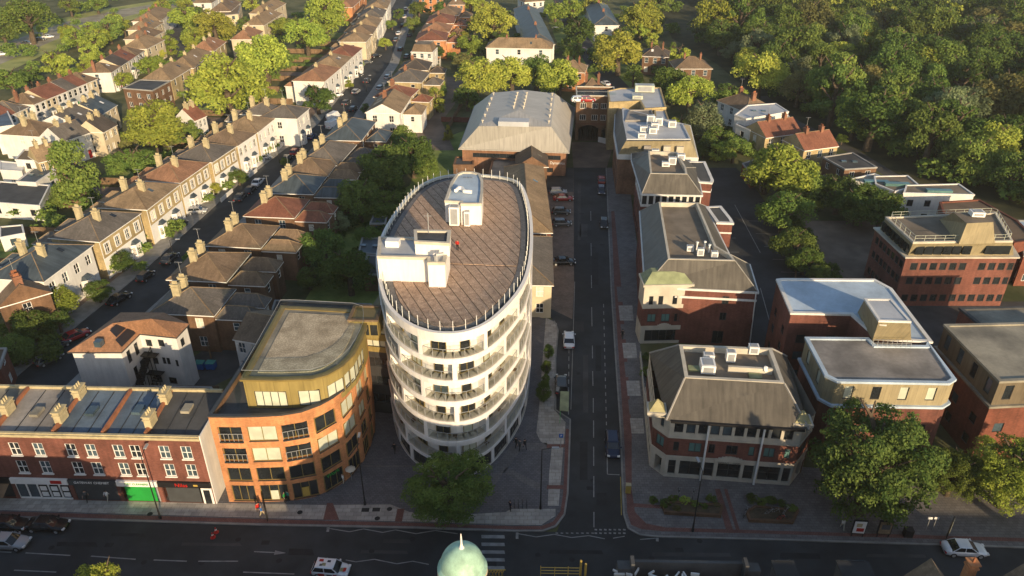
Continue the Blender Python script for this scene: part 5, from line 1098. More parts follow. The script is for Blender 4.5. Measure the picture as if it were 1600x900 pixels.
for k in range(9): q_ = p[0] + (p[1] - p[0]) * k / 8; m_.tube((*q_, 12.1), (*q_, 13.2), .03, n=4)
for z in (12.7, 13.2): m_.tube((*p[0], z), (*p[1], z), .03, n=4)
m_.build('roof_railing', 'grey_metal', bj)
b = MB(); cc_ = [Vector((q_.x, q_.y)) for q_ in (G(1330, 492, zj), G(1372, 531, zj), G(1449, 537, zj), G(1396, 455, zj))]; b.prism(ccw(cc_), 0, zj - .3); b.build('core', 'brick_red', bj)
# ---- brick office at the upper right
zq = 9.3; bk_ = root('terrace_roof_office', 'dark red brick office with tan top floor and railed roof at the right', 'building', (*G(1480, 440), 0))
lo = [G(1416, 402, zq), G(1590, 402, zq), G(1560, 352, zq), G(1368, 357, zq)]; hi = [G(1427, 379, 12.6), G(1582, 377, 12.6), G(1556, 333, 12.6), G(1384, 340, 12.6)]
pt = Path(lo, True); hs = []; L = pt.u[1]
for z0 in (.9, 4.2, 6.9):
    for k in range(11):
        if k == 6 and z0 > 4: continue
        hs.append((L * (.06 + .088 * k) , L * (.06 + .088 * k) + 1.15, z0, z0 + 1.35, .15))
a3, L3 = pt.u[3], pt.L - pt.u[3]
for z0 in (.9, 4.2, 6.9):
    for k in range(7): hs.append((a3 + L3 * (.08 + .13 * k), a3 + L3 * (.08 + .13 * k) + 1.1, z0, z0 + 1.35, .15))
b = MB(); facade(b, pt, 0, zq, hs, .15); b.build('wall', 'brick_red', bk_); [window(bk_, pt, *h[:4], .1, 1, 1, 'dark_frame', 'glass_dark') for h in hs]
b = MB(); b.ring(inset(lo, -.3), inset(lo, .6), zq - .1, zq + .15); b.build('ledge', 'stone', bk_); ins = inset(lo, .5); b = MB(); b.frus(ins, hi, zq, 12.6, 0, top=False); b.prism(inset(hi, .1), 12.3, 12.5, 1); b.ring(inset(hi, -.08), inset(hi, .3), 12.4, 12.75, 2); b.build('clad_storey', ['zinc_tan', 'roof_brown_felt', 'stone'], bk_)
for k in range(9):
    f = (.08, .17, .26, .35, .44, .54, .76, .84, .92)[k]; p = (ins[0] * .55 + hi[0] * .45) * (1 - f) + (ins[1] * .55 + hi[1] * .45) * f; m_ = MB(); m_.obox(p - Vector((0, .15)), RX, 1.3, .5, zq + .8, zq + 2.3); m_.build('attic_window', 'glass_dark', bk_)
for k in range(6):
    f = (k + .6) / 6.4; p = (ins[0] * .55 + hi[0] * .45) * (1 - f) + (ins[3] * .55 + hi[3] * .45) * f; m_ = MB(); m_.obox(p - RX * .15, AX, 1.2, .5, zq + .8, zq + 2.3); m_.build('attic_window', 'glass_dark', bk_)
m_ = MB(); pr_ = Path(inset(hi, .25), True); n = 34
for k in range(n): a, _ = pr_.at(pr_.L * k / n); c, _ = pr_.at(pr_.L * (k + 1) / n - .01); m_.tube((*a, 12.6), (*a, 13.7), .035, n=4); [m_.tube((*a, z), (*c, z), .03, n=4) for z in (13.2, 13.7)]
m_.build('roof_railing', 'blind_pale', bk_)
b = MB(); b.frus([G(1498, 381, 12.6), G(1555, 379, 12.6), G(1530, 340, 12.6), G(1468, 342, 12.6)], [G(1511, 349, 16.2), G(1552, 347, 16.2), G(1527, 331, 16.2), G(1490, 332, 16.2)], 12.5, 16.2, 0, 1); b.build('stair_tower', ['zinc_tan', 'roof_brown_felt'], bk_)
q_ = G(1526, 335, 16.5); ac_unit((q_.x, q_.y), 16.2, 'white box on the stair tower of the railed roof office', lx=2, ly=1.5, h=.9, group=None)
# ---- far right office
zm = 10.5; bm = root('clad_roof_office', 'dark brick office with stained flat roof and shade-toned clad storey at the right edge', 'building', (*G(1560, 620), 0))
banded(bm, ccw([G(x, y, 12.2) for x, y in [(1476, 509), (1562, 597), (1720, 590), (1660, 505)]]), 12.2, 8.6, 'brick_dark', 'roof_dirty', 'roof_dirty', clad='zinc_tan_shaded'); banded(bm, ccw([G(x, y, 10.8) for x, y in [(1500, 483), (1535, 512), (1700, 512), (1700, 478)]]), 10.8, 10.8, 'brick_dark', 'dark_flat', 'roof_dirty')
r_ = root('brown_roof_block', 'brown felt roofed block behind the railed roof office', 'building', (*G(1520, 330, 9), 0)); block(r_, [(1468, 316), (1530, 312), (1590, 345), (1620, 375), (1585, 380), (1560, 352), (1480, 352)], 8, 0, wm='brick_dark', rm='tile_brown')
# ================================================================ near side of the main road (some roofs show along the bottom edge; the unseen rest is sized to cast shade)
def near_house(sa, sb, z, rise, label, i, depth=13, roof='gable', wall='brick_red', tile='tile_brown', chim=((.02, .4), (.02, .7)), q=-19.2):
    a, c = main_pt(sb, q), main_pt(sa, q)      # facade looks towards the road; interior on the left
    return house(a, c, z, depth, roof, wall, tile, label, 'shop', rise, nwin=3, side_win=0, storeys=max(2, int(z / 3.3)), chim=chim, name='parade_building', group='buildings on the near side of the main road', sides=(0,), cm='brick_orange')
NB = [(8, 20, 14.9, 3.3, 'gable'), (20, 32, 14.8, 3.2, 'gable'), (32, 45, 14.7, 3.4, 'gable'), (45, 56, 14.6, 4.2, 'gable'), (56, 68, 10.5, 2.6, 'gable'), (68, 82, 6.5, 2.2, 'gable'), (82, 96, 6.4, 2.4, 'gable'), (96, 110, 7, 2.4, 'gable'), (110, 125, 7, 2.4, 'gable')]  # heights, also of houses out of view, set by the shade they cast
lb = ['red roofed parade building second from the domed corner', 'brown roofed parade building with dormers at the bottom edge', 'brown roofed parade building at the bottom edge left of the gabled one', 'parade building with pointed gable at the bottom right', 'parade building with orange chimney at the bottom right corner', 'parade building beyond the bottom right corner', 'parade building just past the right edge', 'parade building far beyond the right edge', 'last parade building beyond the right edge']
for i, (a, c, z, rs, k) in enumerate(NB): near_house(a, c, z, rs, lb[i], i, roof=k, tile=['tile_red', 'tile_brown', 'tile_dark'][i % 3], chim=((.03, .5),) if i > 1 else ())
for i, (a, c, z, rs) in enumerate([(-36, -25.5, 11.6, 3.4), (-48, -36, 11.2, 3.2), (-60, -48, 11.6, 3.4), (-74, -60, 11.3, 3.2), (-90, -74, 11.4, 3.0)]):  # unseen houses, heights set for their shadow on the shop parade
    near_house(a, c, z, rs, ['parade building left of the junction gap, below the bottom edge', 'second parade building left of the junction gap', 'third parade building left of the junction gap', 'fourth parade building left of the junction gap', 'fifth parade building left of the junction gap'][i], i, chim=((.03, .5),))
r = root('shadow_block', 'added low flat roofed block across the junction gap, unseen, shading the main road', 'shop', (*main_pt(-12, -22), 0)); q = ccw([main_pt(-25.4, -19.2), main_pt(1.1, -19.2), main_pt(1.1, -25), main_pt(-25.4, -25)]); pt = Path(q, True); b = MB(); facade(b, pt, 0, 6.1, [(k * 4 + 1, k * 4 + 3.5, .5, 3, .2) for k in range(6)], .2); b.prism(inset(q, .2), 5.6, 5.8); b.build('wall', 'brick_red', r); b = MB(); b.ring(inset(q, -.1), inset(q, .25), 5.9, 6.2); b.build('coping', 'stone', r)  # unseen block added to keep the road shaded through the gap
# domed corner building
dc = root('domed_corner_building', 'corner building with green copper dome, pale drum and flagpole finial at the bottom edge', 'building', (-4, 40, 0))
c0 = G(722.5, 886.5, 17.0); R_ = 1.88
b = MB(); q = [main_pt(8, -19.2), main_pt(1.2, -19.2), main_pt(1.2, -32), main_pt(8, -32)]; q = ccw(q); pt = Path(q, True); hs = [(pt.u[i] + (pt.u[i + 1] - pt.u[i]) * f - .5, pt.u[i] + (pt.u[i + 1] - pt.u[i]) * f + .5, z, z + 1.8, .15) for i in range(4) for f in (.25, .7) for z in (4.5, 8, 11)]
facade(b, pt, 0, 14.2, hs, .15); b.prism(inset(q, .2), 13.4, 13.6); b.build('wall', 'brick_red', dc); b = MB(); b.ring(inset(q, -.25), inset(q, .3), 13.9, 14.4); b.build('parapet', 'stone', dc)
for h in hs: window(dc, pt, *h[:4], .1, 2, 2)
b = MB(); b.lathe([(R_ - .15, 9), (R_ - .15, 16.2), (R_ + .15, 16.4), (R_ + .15, 16.75), (R_ - .05, 16.9)], c0, 32); b.build('drum', 'cream_render', dc, True)
b = MB(); b.lathe([(R_ + .12, 16.9), (R_ + .14, 17.05), (R_ - .04, 17.1), (R_ - .06, 17.3)] + [((R_ - .1) * cos(a * pi / 24), 17.3 + 2.0 * sin(a * pi / 24)) for a in range(12)] + [(.12, 19.3)], c0, 40); b.build('dome', 'green_copper', dc, True)
b = MB(); b.lathe([(.3, 19.2), (.16, 19.4), (.09, 19.7), (.07, 20.4), (.03, 20.8), (0, 20.85)], c0, 12); b.build('finial', 'white_render', dc, True); b = MB(); b.lathe([(0, 18.0), (.14, 18.1), (.14, 18.35), (0, 18.45)], c0 + Vector((1.25, .45)), 8); b.build('lamp_globe', 'pot_yellow', dc)
sc = root('scaffold', 'yellow scaffold poles and guard rails on the roof beside the domed corner', 'scaffold', (*G(880, 893, 15), 14)); 
for x, y0, r in ((845, 884, .03), (888, 885, .03), (867, 886, .03), (908, 876, .1), (915.5, 881, .1)): m_ = MB(); p = G(x, y0, 15.9); m_.tube((*p, 12.5), (*p, 15.9), r, n=6); m_.build('scaffold_pole', 'yellow_paint', sc)
for z in (15.7, 15.35, 15.0): a, c = G(845, 884, 15.9), G(908, 885, 15.9); m_ = MB(); m_.tube((*a, z), (*c, z), .035, n=5); m_.build('guard_rail', 'yellow_paint', sc)
m_ = MB()
for k in range(6): a = G(757 + k * 5, 893, 15); c = G(762 + k * 5, 893, 15); m_.tube((*a, 14.2), (*c, 15.2), .04, n=4); m_.tube((*a, 15.2), (*c, 14.2), .04, n=4)
m_.tube((*G(757, 893, 15), 15.2), (*G(790, 893, 15), 15.2), .05, n=4); m_.build('lattice_beam', 'yellow_paint', sc)
# stone parapet crest with a sunken gutter, and two dormers, on the near roofs
pc = root('parapet_crest', 'long grey stone parapet crest with dark gutter behind it at the bottom edge', 'parapet', (*G(1080, 884, 14.8), 13.5))
a, c = G(988, 880, 15.7), G(1165, 883, 15.7); t = (c - a).normalized(); n = Vector((-t.y, t.x)); L = (c - a).length; b = MB(); b.obox((a + c) / 2 + n * .35, t, L, .28, 13.6, 15.6)
for s in (-1, 1): b.obox((a + c) / 2 + t * s * (L / 2 + .6), t, 1.2, .9, 13.6, 15.5); b.obox((a + c) / 2 + t * s * (L / 2), t, .3, .9, 13.6, 16.1)
b.build('crest_wall', 'dark_flat', pc)
for i, (x, w_) in enumerate(((1228, 1.6), (1338, 2.4))):
    r = root('dormer', ['narrow green dormer at the bottom edge left of the wide one', 'wide green dormer at the bottom edge left of the pointed gable'][i], 'dormer', (*G(x, 884, 14.5), 12.5)); b = MB(); c_ = G(x, 887, 15.9); b.obox(c_, t, w_, 1.6, 13.6, 15.6); b.obox(c_, t, w_ + .3, 1.8, 15.6, 15.75, 1); b.build('dormer_box', ['dark_flat', 'patch_dark'], r); b = MB(); b.obox(c_ + n * .85, t, w_ * .8, .06, 15.0, 15.8); b.build('window', 'glass_dark', r)
for i, (x, y) in enumerate(((1455, 872), (1600, 880))):
    c_ = G(x, y, 17); r = root('front_gable', ['pointed brick gable poking up at the bottom right', 'pointed brick gable at the bottom right corner'][i], 'gable', (c_.x, c_.y, 12)); b = MB(); p0, p1 = c_ - t * 2.2, c_ + t * 2.2
    b.poly([(*p0, 14.2), (*c_, 17), (*(c_ - n * 4), 17), (*(p0 - n * 4), 14.2)], 0); b.poly([(*p1, 14.2), (*c_, 17), (*(c_ - n * 4), 17), (*(p1 - n * 4), 14.2)], 0); b.poly([(*p0, 14.2), (*p1, 14.2), (*c_, 17)], 1); b.build('gable_roof', ['tile_brown', 'brick_brown'], r)
r = root('chimney_stack', 'sunlit orange brick chimney with red pot at the bottom right beside the white car', 'chimney', (*G(1521, 880, 16), 12)); chimney(r, G(1521, 878, 16.4), 12, 16.3, t, .7, .7, 'brick_orange', 1)
m_ = MB(); a, c = G(950, 893, 14.6), G(1090, 896, 14.6)
for k in range(14): p = a + (c - a) * random.random(); m_.obox(p - n * random.uniform(.2, 1), Vector((cos(k), sin(k))), random.uniform(.2, .9), .12, 14.9, 15.1 + random.uniform(-.1, .12))
o_ = tag(m_.build('roof_junk', 'white_render'), 'pale bits of sheeting and clutter on the near roof at the bottom edge', 'roof clutter'); o_['kind'] = 'stuff'
# ================================================================ houses
def hp(a, b_, z): return G(*a, z), G(*b_, z)
W1 = 'pale villas along the west side of the long street'
wl = [((68, 440), (142, 385), 'white_render', 'slate_blue', 'white villa with blue-grey slates, nearest on the west side of the street'),
      ((155, 378), (217, 335), 'brick_yellow', 'tile_grey', 'second villa from the near end of the west side, dark grey hips'),
      ((229, 328), (278, 290), 'brick_yellow', 'tile_tan', 'third villa up the west side, tan roof, with a dark car in its drive'),
      ((281, 286), (324, 256), 'brick_yellow', 'tile_orange', 'fourth villa up the west side with an orange-brown roof'),
      ((331, 254), (367, 230), 'brick_yellow', 'tile_grey', 'fifth villa up the west side, grey-brown roof, white front steps'),
      ((371, 228), (399, 209), 'brick_yellow', 'tile_brown', 'sixth villa up the west side with brown roof'),
      ((402, 207), (427, 187), 'brick_yellow', 'tile_tan', 'seventh villa up the west side next to a round green tree'),
      ((431, 181), (447, 169), 'white_render', 'tile_grey', 'eighth villa up the west side with white end wall'),
      ((463, 186), (482, 170), 'white_render', 'tile_grey', 'white villa tucked behind the big round street tree'),
      ((506, 128), (531, 107), 'white_render', 'tile_orange', 'white house with orange roof just beyond the round street tree'),
      ((532, 106), (549, 90), 'white_render', 'tile_tan', 'white house with tan roof joined to the orange-roofed one'),
      ((549, 90), (565, 76), 'white_render', 'tile_red', 'white house with red roof at the far end of its terrace'),
      ((571, 66), (580, 56), 'cream_render', 'tile_tan', 'cream bay fronted house with tan roof, far up the street'),
      ((581, 54), (588, 43), 'cream_render', 'tile_brown', 'cream bay fronted house with brown roof, far up the street'),
      ((589, 42), (596, 30), 'white_render', 'tile_tan', 'tall white fronted house next below the top of the street'),
      ((597, 28), (603, 16), 'white_render', 'tile_grey', 'tall white fronted house with grey roof at the top of the street'),
      ((604, 14), (610, 2), 'white_render', 'tile_tan', 'last white fronted house at the top edge of the street')]
for i, (a, b_, wm, tm, lab) in enumerate(wl):
    p0, p1 = hp(a, b_, 7.4); near = i < 8
    house(p0, p1, 7.4, 9.5, 'hip', wm, tm, lab, 'house', 2.5, nwin=4 if near else 3, side_win=1, front='white_paint' if wm == 'brick_yellow' else None, chim=((.42, .35), (.5, .8)) if near else ((.5, .5),), bays=i < 12, name='villa' if near else 'terraced_house', group=W1,
          rear=[(.1, .45, 5, 5.2), (.6, .9, 5, 5.2)] if near else [(.2, .7, 4, 4.8)], detail=i < 9, cm='pot_yellow')
el = [((275, 450), (238, 489), 'brick_brown', 'tile_grey', 9.5, 'hip', 'dark brick villa with a sunlit patch on its chimney, behind the white corner house'),
      ((306, 394), (264, 437), 'brick_brown', 'tile_brown', 9.5, 'hip', 'villa with half sunlit brown roof and two tall yellow chimneys east of the street'),
      ((357, 352), (325, 384), 'brick_brown', 'tile_brown', 9.5, 'hip', 'villa with dark brown roof in shade between two grey ones'),
      ((409, 311), (383, 338), 'brick_brown', 'tile_red', 9.5, 'hip', 'villa with bright red hipped roof and two white-topped chimneys'),
      ((440, 276), (417, 302), 'brick_brown', 'slate_blue', 9.5, 'hip', 'villa with slate roof and a white rear extension'),
      ((462, 252), (443, 274), 'brick_brown', 'tile_brown', 9.5, 'hip', 'brown roofed villa next beyond the slate one, east side'),
      ((498, 225), (466, 256), 'brick_brown', 'tile_grey', 9.0, 'hip', 'large brown brick house with wide grey hipped roof, east side'),
      ((532, 190), (506, 219), 'brick_brown', 'slate_blue', 9.0, 'hip', 'dark roofed house with two pale chimneys near the white vans'),
      ((592, 152), (572, 177), 'white_render', 'tile_tan', 9.0, 'gable', 'white gabled house with dark solar panels on its roof'),
      ((602, 138), (585, 152), 'brick_yellow', 'tile_red', 10.0, 'hip', 'yellow brick house with bright red roof behind the solar house'),
      ((622, 113), (607, 128), 'brick_yellow', 'tile_grey', 10.0, 'hip', 'yellow brick house with grey hips, east side beyond the red roof'),
      ((632, 98), (624, 110), 'brick_yellow', 'tile_dark', 9.0, 'hip', 'small dark roofed house with scaffolding at its rear'),
      ((655, 52), (650, 64), 'brick_orange', 'tile_red', 11.0, 'hip', 'orange-red hipped house behind the white mansard block'),
      ((664, 40), (657, 50), 'brick_orange', 'tile_orange', 11.0, 'hip', 'orange hipped house, second behind the white mansard block'),
      ((672, 26), (666, 37), 'brick_orange', 'tile_red', 11.0, 'hip', 'red roofed house among trees towards the top edge'),
      ((683, 14), (676, 24), 'brick_orange', 'tile_brown', 11.0, 'hip', 'brown roofed house at the top edge east of the street')]
for i, (a, b_, wm, tm, dd, rf, lab) in enumerate(el):
    z = 6.6; p0, p1 = hp(a, b_, z); near = i < 8
    r = house(p0, p1, z, dd, rf, wm, tm, lab, 'house', 2.6, nwin=3, side_win=2, chim=((.35, .32), (.65, .32)) if near else ((.5, .4),), name='villa', group='houses along the east side of the long street', rear=[(.08, .42, 6, 5.6), (.58, .92, 6, 5.6)] if i < 7 else [(.2, .7, 5, 5)], detail=i < 10, cm='pot_yellow' if near else 'chimney_brick')
    if i == 8:
        t = (p1 - p0).normalized(); n = Vector((-t.y, t.x)); L = (p1 - p0).length
        for k in (.36, .64):
            m_ = MB(); c = p0 + t * L * k; m_.poly([(*(c - t * 1.2 + n * .8), z + .75), (*(c + t * 1.2 + n * .8), z + .75), (*(c + t * 1.2 + n * 3.6), z + 2.3), (*(c - t * 1.2 + n * 3.6), z + 2.3)]); m_.build('solar_panel', 'solar', r)
r = house(G(642, 82, 5.5), G(676, 83, 5.5), 5.5, 8, 'flat', 'white_render', 'tile_brown', 'white block with brown mansard top beside the street trees', 'house', 0, nwin=3, side_win=1, name='mansard_house', detail=False)
pl = rect(G(642, 82, 5.5), G(676, 83, 5.5), 8); b = MB(); b.frus(inset(pl, .1), inset(pl, 1.1), 5.6, 8.2, 0, 1); b.build('mansard', ['tile_brown', 'roof_brown_felt'], r)
r = root('rear_scaffold', 'grey scaffolding round the back of the small dark roofed house', 'scaffold', (*G(675, 118), 0)); q = rect(G(662, 128), G(688, 128), 5)
for i in range(4):
    a, c = q[i], q[(i + 1) % 4]
    for k in range(3): p = a + (c - a) * k / 3; m_ = MB(); m_.tube((*p, 0), (*p, 7.5), .07, n=4); m_.build('scaffold_pole', 'stone', r)
    for z in (2, 4, 6, 7.2): m_ = MB(); m_.tube((*a, z), (*c, z), .06, n=4); m_.build('ledger', 'stone', r)
# ---- white corner house with tile roof and fire escape behind the shops
z = 9.4; wq = ccw([G(x, y, z) for x, y in [(112, 548), (188, 548), (217, 519), (274, 525), (291, 507), (253, 490), (190, 490)]])
r = root('corner_house', 'white rendered house with orange tile roof and black outside stair behind the shops', 'house', (*G(200, 600), 0)); pt = Path(wq, True); hs = []
i4 = min(range(7), key=lambda i: (wq[i] - G(217, 519, z)).length); u4, u5 = pt.u[i4], pt.u[i4 + 1] if i4 + 1 < len(pt.u) else pt.L
for f, z0, w_ in ((.2, 7.2, .9), (.55, 7.4, .9), (.25, 4.2, .8), (.5, 4.4, .5), (.62, 4.4, .5), (.85, 4.2, .4), (.2, 1, 1), (.6, 1, 1.2)): u = u4 + (u5 - u4) * f; hs.append((u - w_ / 2, u + w_ / 2, z0, z0 + 1.1, .12))
i3 = (i4 - 1) % 7; u3 = pt.u[i3]; L3 = pt.u[i3 + 1] - u3
for f, z0 in ((.3, 6.6), (.7, 6.6), (.4, 3.6), (.75, 3.6), (.5, .2)): hs.append((u3 + L3 * f - .4, u3 + L3 * f + .4, z0, z0 + 1.9, .12))
i5 = (i4 + 1) % 7; hs.append((pt.u[i5] + .8, pt.u[i5] + 1.7, 7, 8.2, .12))
b = MB(); facade(b, pt, 0, z, hs, .12); b.build('wall', 'white_render', r); [window(r, pt, *h[:4], .08, 1, 1, 'dark_frame', 'glass_dark') for h in hs]
e = inset(wq, -.35); R0 = G(176, 505, 12.2); R1 = G(236, 498, 12.2); b = MB()
rid = {}
for i in range(7):
    a, c = e[i], e[(i + 1) % 7]; ra = min((R0, R1), key=lambda p: (p - a).length); rc_ = min((R0, R1), key=lambda p: (p - c).length)
    b.poly([(*a, z), (*c, z), (*rc_, 12.2)] + ([(*ra, 12.2)] if ra != rc_ else []))
b.prism(e, z - .2, z, 1); b.build('roof', ['tile_orange', 'dark_frame'], r)
ea, eb = min(((e[i], e[(i + 1) % 7]) for i in range(7)), key=lambda p: ((p[0] + p[1]) / 2 - G(202, 533, z)).length); rr_ = min((R0, R1), key=lambda p: (p - ea).length); rq_ = min((R0, R1), key=lambda p: (p - eb).length)
def on_slope(u, s): a_ = ea + (eb - ea) * u; b2 = rr_ + (rq_ - rr_) * u; p_ = a_ + (b2 - a_) * s; return (*p_, z + (12.2 - z) * s + .14)
em = (ea + eb) / 2; sdir = (eb - ea).normalized(); nrm_ = Vector((-sdir.y, sdir.x)); hd = (rr_ - em).dot(nrm_); off_ = (rr_ - em).dot(sdir)
for s0, w_ in ((.1, 1.7), (.5, 1.25)):
    def pn(a_, s_): q_ = em + sdir * (off_ * s_ * .8 + a_) + nrm_ * hd * s_; return (*q_, z + (12.2 - z) * s_ + .2)
    m_ = MB(); m_.poly([pn(-w_, s0), pn(w_, s0), pn(w_, s0 + .34), pn(-w_, s0 + .34)]); m_.poly([pn(-w_, s0)[:2] + (pn(-w_, s0)[2] - .08,), pn(w_, s0)[:2] + (pn(w_, s0)[2] - .08,), pn(w_, s0), pn(-w_, s0)]); m_.build('solar_panel', 'solar', r)
for x, y in ((154, 534), (240, 503)): m_ = MB(); m_.obox(G(x, y, 11), RX, .9, .9, 10.4, 11.2); m_.build('rooflight', 'glass_blue_reflect', r)
m_ = MB(); uA, uB = u3 + L3 * .15, u3 + L3 * .97
for k in range(16):
    f_ = k / 15; q_, t_ = pt.at(uA + (uB - uA) * f_, .65); m_.obox(q_, t_, .36, 1.0, 3.2 + 2.9 * f_, 3.3 + 2.9 * f_)
for f0, f1, za_, zb_ in ((0, 1, 3.2, 6.1), (0, 1, 3.7, 6.6), (0, 1, 4.2, 7.1)):
    q0_, _ = pt.at(uA, 1.15); q1_, _ = pt.at(uB, 1.15); m_.tube((*q0_, za_), (*q1_, zb_), .05, n=4)
for k in range(6): q_, t_ = pt.at(uA + (uB - uA) * k / 5, 1.15); m_.tube((*q_, 0), (*q_, 4.2 + 2.9 * k / 5), .05, n=4)
q_, t_ = pt.at(u4 + 1.0, .6); m_.obox(q_, t_, 2.6, 1.1, 6.1, 6.2); q2_, _ = pt.at(u4 + 2.2, 1.15); q1_, _ = pt.at(u4 - .1, 1.15)
for z_ in (6.6, 7.1): m_.tube((*q1_, z_), (*q2_, z_), .04, n=4)
for k in range(10): q_, t_ = pt.at(u3 + L3 * (.75 - .07 * k), 1.75); m_.obox(q_, t_, .34, .9, 3.1 - .3 * k, 3.2 - .3 * k)
q_, t_ = pt.at(u4 + 1.3, .6); m_.obox(q_, t_, 2.2, 1.1, 3.0, 3.1)
o_ = m_.build('fire_escape', 'black', r)
# ---- white gable house by the orange building, low dark sheds
r = house(G(366, 530, 6.4), G(425, 540, 6.4), 6.4, 8, 'gable', 'white_render', 'tile_brown', 'white house with brown roof and wall lamps tucked behind the orange building', 'house', 2.2, nwin=3, side_win=1, name='white_house', door=False)
for x in (372, 398): c = G(x, 533, 6.0); m_ = MB(); m_.obox(c - Vector((0, .25)), RX, .22, .2, 5.5, 5.8); m_.build('wall_lamp', 'lamp_glow' if 'lamp_glow' in M else 'white_paint', r)
FL = [([(430, 470), (580, 476), (596, 520), (420, 500)], 3.4, 'brick_brown', 'dark_flat', 'low dark flat roofed workshop behind the orange building'),
      ([(566, 372), (592, 373), (592, 398), (560, 396)], 3.2, 'brick_brown', 'slate_blue', 'low slate shed with rooflights against the left side of the oval tower'),
      ([(573, 400), (592, 400), (594, 430), (568, 430)], 3.2, 'brick_brown', 'dark_flat', 'second low dark shed against the left side of the oval tower'),
      ([(583, 338), (605, 338), (602, 350), (578, 350)], 2.6, 'timber', 'slate_blue', 'blue-grey garden shed among the trees'),
      ([(100, 604), (175, 600), (183, 612), (90, 618)], 3.0, 'brick_brown', 'dark_flat', 'dark lean-to roof between the shops and the white corner house'),
      ([(205, 604), (330, 606), (345, 625), (230, 622)], 3.2, 'brick_brown', 'asphalt_worn', 'flat roofed rear extension of the shop parade'),
      ([(0, 284), (78, 290), (62, 322), (-20, 316)], 3.4, 'white_render', 'dark_flat', 'long low white building with dark roof at the left edge'),
      ([(26, 284), (56, 286), (86, 266), (60, 258)], 4.2, 'white_render', 'slate_blue', 'white outbuilding with grey roof and two skylights'),
      ([(0, 266), (34, 268), (40, 256), (0, 252)], 4.5, 'white_render', 'white_render', 'white cube building at the left edge above the long low one'),
      ([(24, 250), (60, 252), (74, 238), (38, 234)], 6.0, 'white_render', 'tile_tan', 'small white building with tan roof in front of the conical tree'),
      ([(-10, 168), (10, 170), (22, 196), (-10, 200)], 7.0, 'white_render', 'blue_slate_flat', 'modern white house with big window at the left edge'),
      ([(192, 138), (238, 142), (266, 127), (219, 125)], 9.0, 'brick_brown', 'dark_flat', 'brown brick flats with black flat roof beside the tan hipped house'),
      ([(0, 575), (10, 545), (-40, 545), (-40, 600)], 5.0, 'brick_dark', 'tile_brown', 'brown building cut by the left edge'),
      ([(0, 355), (35, 352), (38, 365), (0, 372)], 3.0, 'white_render', 'dark_flat', 'small white shed with dark roof behind the nearest villa'),
      ([(1326, 281), (1366, 290), (1402, 286), (1366, 272)], 6.0, 'white_render', 'roof_dirty', 'white flat roofed house partly hidden by bushes'),
      ([(1368, 288), (1398, 300), (1436, 290), (1418, 275), (1366, 276)], 6.5, 'white_render', 'roof_brown_felt', 'white flat roofed house with a green glass lantern'),
      ([(1412, 302), (1522, 305), (1498, 288), (1416, 290)], 6.8, 'white_render', 'roof_brown_felt', 'long white flat roofed house with brown gravel roof'),
      ([(1286, 246), (1320, 265), (1370, 262), (1332, 239)], 6.0, 'brick_brown', 'asphalt_worn', 'brown brick flat roofed house with rooflights and aerials'),
      ([(1150, 195), (1172, 204), (1238, 190), (1228, 176), (1170, 178)], 6.4, 'white_render', 'grey_flat', 'lower part of the modern white villa beside the woodland'),
      ([(1148, 180), (1166, 186), (1232, 175), (1212, 162), (1168, 165)], 8.2, 'white_render', 'pale_flat', 'upper part of the modern white villa beside the woodland'),
      ([(1160, 256), (1175, 275), (1190, 270), (1178, 250)], 3.0, 'brick_dark', 'dark_flat', 'dark shed at the top of the car park'),
      ([(1590, 345), (1600, 400), (1660, 400), (1660, 345)], 6.0, 'brick_dark', 'blue_flat', 'blue edged building cut by the right edge'),
      ([(340, 25), (372, 22), (376, 8), (340, 8)], 6.0, 'cream_render', 'tile_tan', 'cream building by the street at the top left'),
      ]
for k, (px, z, wm, rm, lab) in enumerate(FL):
    g_ = G(*px[0], 0); r = root('low_building' if z < 4.6 else 'flat_roofed_house', lab, 'shed' if z < 4 else 'building', (g_.x, g_.y, 0)); q = ccw([G(x, y, z) for x, y in px]); pt = Path(q, True); hs = []
    for s in range(len(q)):
        L = pt.u[s + 1] - pt.u[s]
        if L < 3: continue
        for z0 in ([1.0] if z < 5 else [1.0, 4.0] if z < 8.5 else [1, 3.8, 6.5]):
            for i in range(max(1, int(L / 3.2))): u = pt.u[s] + L * (i + .5) / max(1, int(L / 3.2)); hs.append((u - .6, u + .6, z0, min(z0 + 1.4, z - .4), .12))
    b = MB(); facade(b, pt, 0, z, hs, .12); b.build('wall', wm, r); [window(r, pt, *h[:4], .1, 2, 1, 'white_paint' if 'brick' in wm else 'dark_frame', random.choice(GL)) for h in hs]
    b = MB(); b.prism(inset(q, .1), z - .2, z - .02); b.build('roof', rm, r); b = MB(); b.ring(inset(q, -.1), inset(q, .22), z - .15, z + .18); b.build('coping', 'white_render' if 'white' in wm else 'concrete', r)
    if k in (1, 7, 17, 5, 19): [(lambda m_: (m_.obox(sum(q, Vector((0, 0))) / len(q) + RX * (j * 2 - 1) * 1.2, RX, 1.1, .8, z - .02, z + .25), m_.build('rooflight', 'glass_blue_reflect', r)))(MB()) for j in range(2)]
    if k in (14, 15, 16): m_ = MB(); c = sum(q, Vector((0, 0))) / len(q) - AX * 1.5; m_.obox(c, RX, 5, 1.2, z, z + .6); m_.build('roof_lantern', 'glass_teal', r)
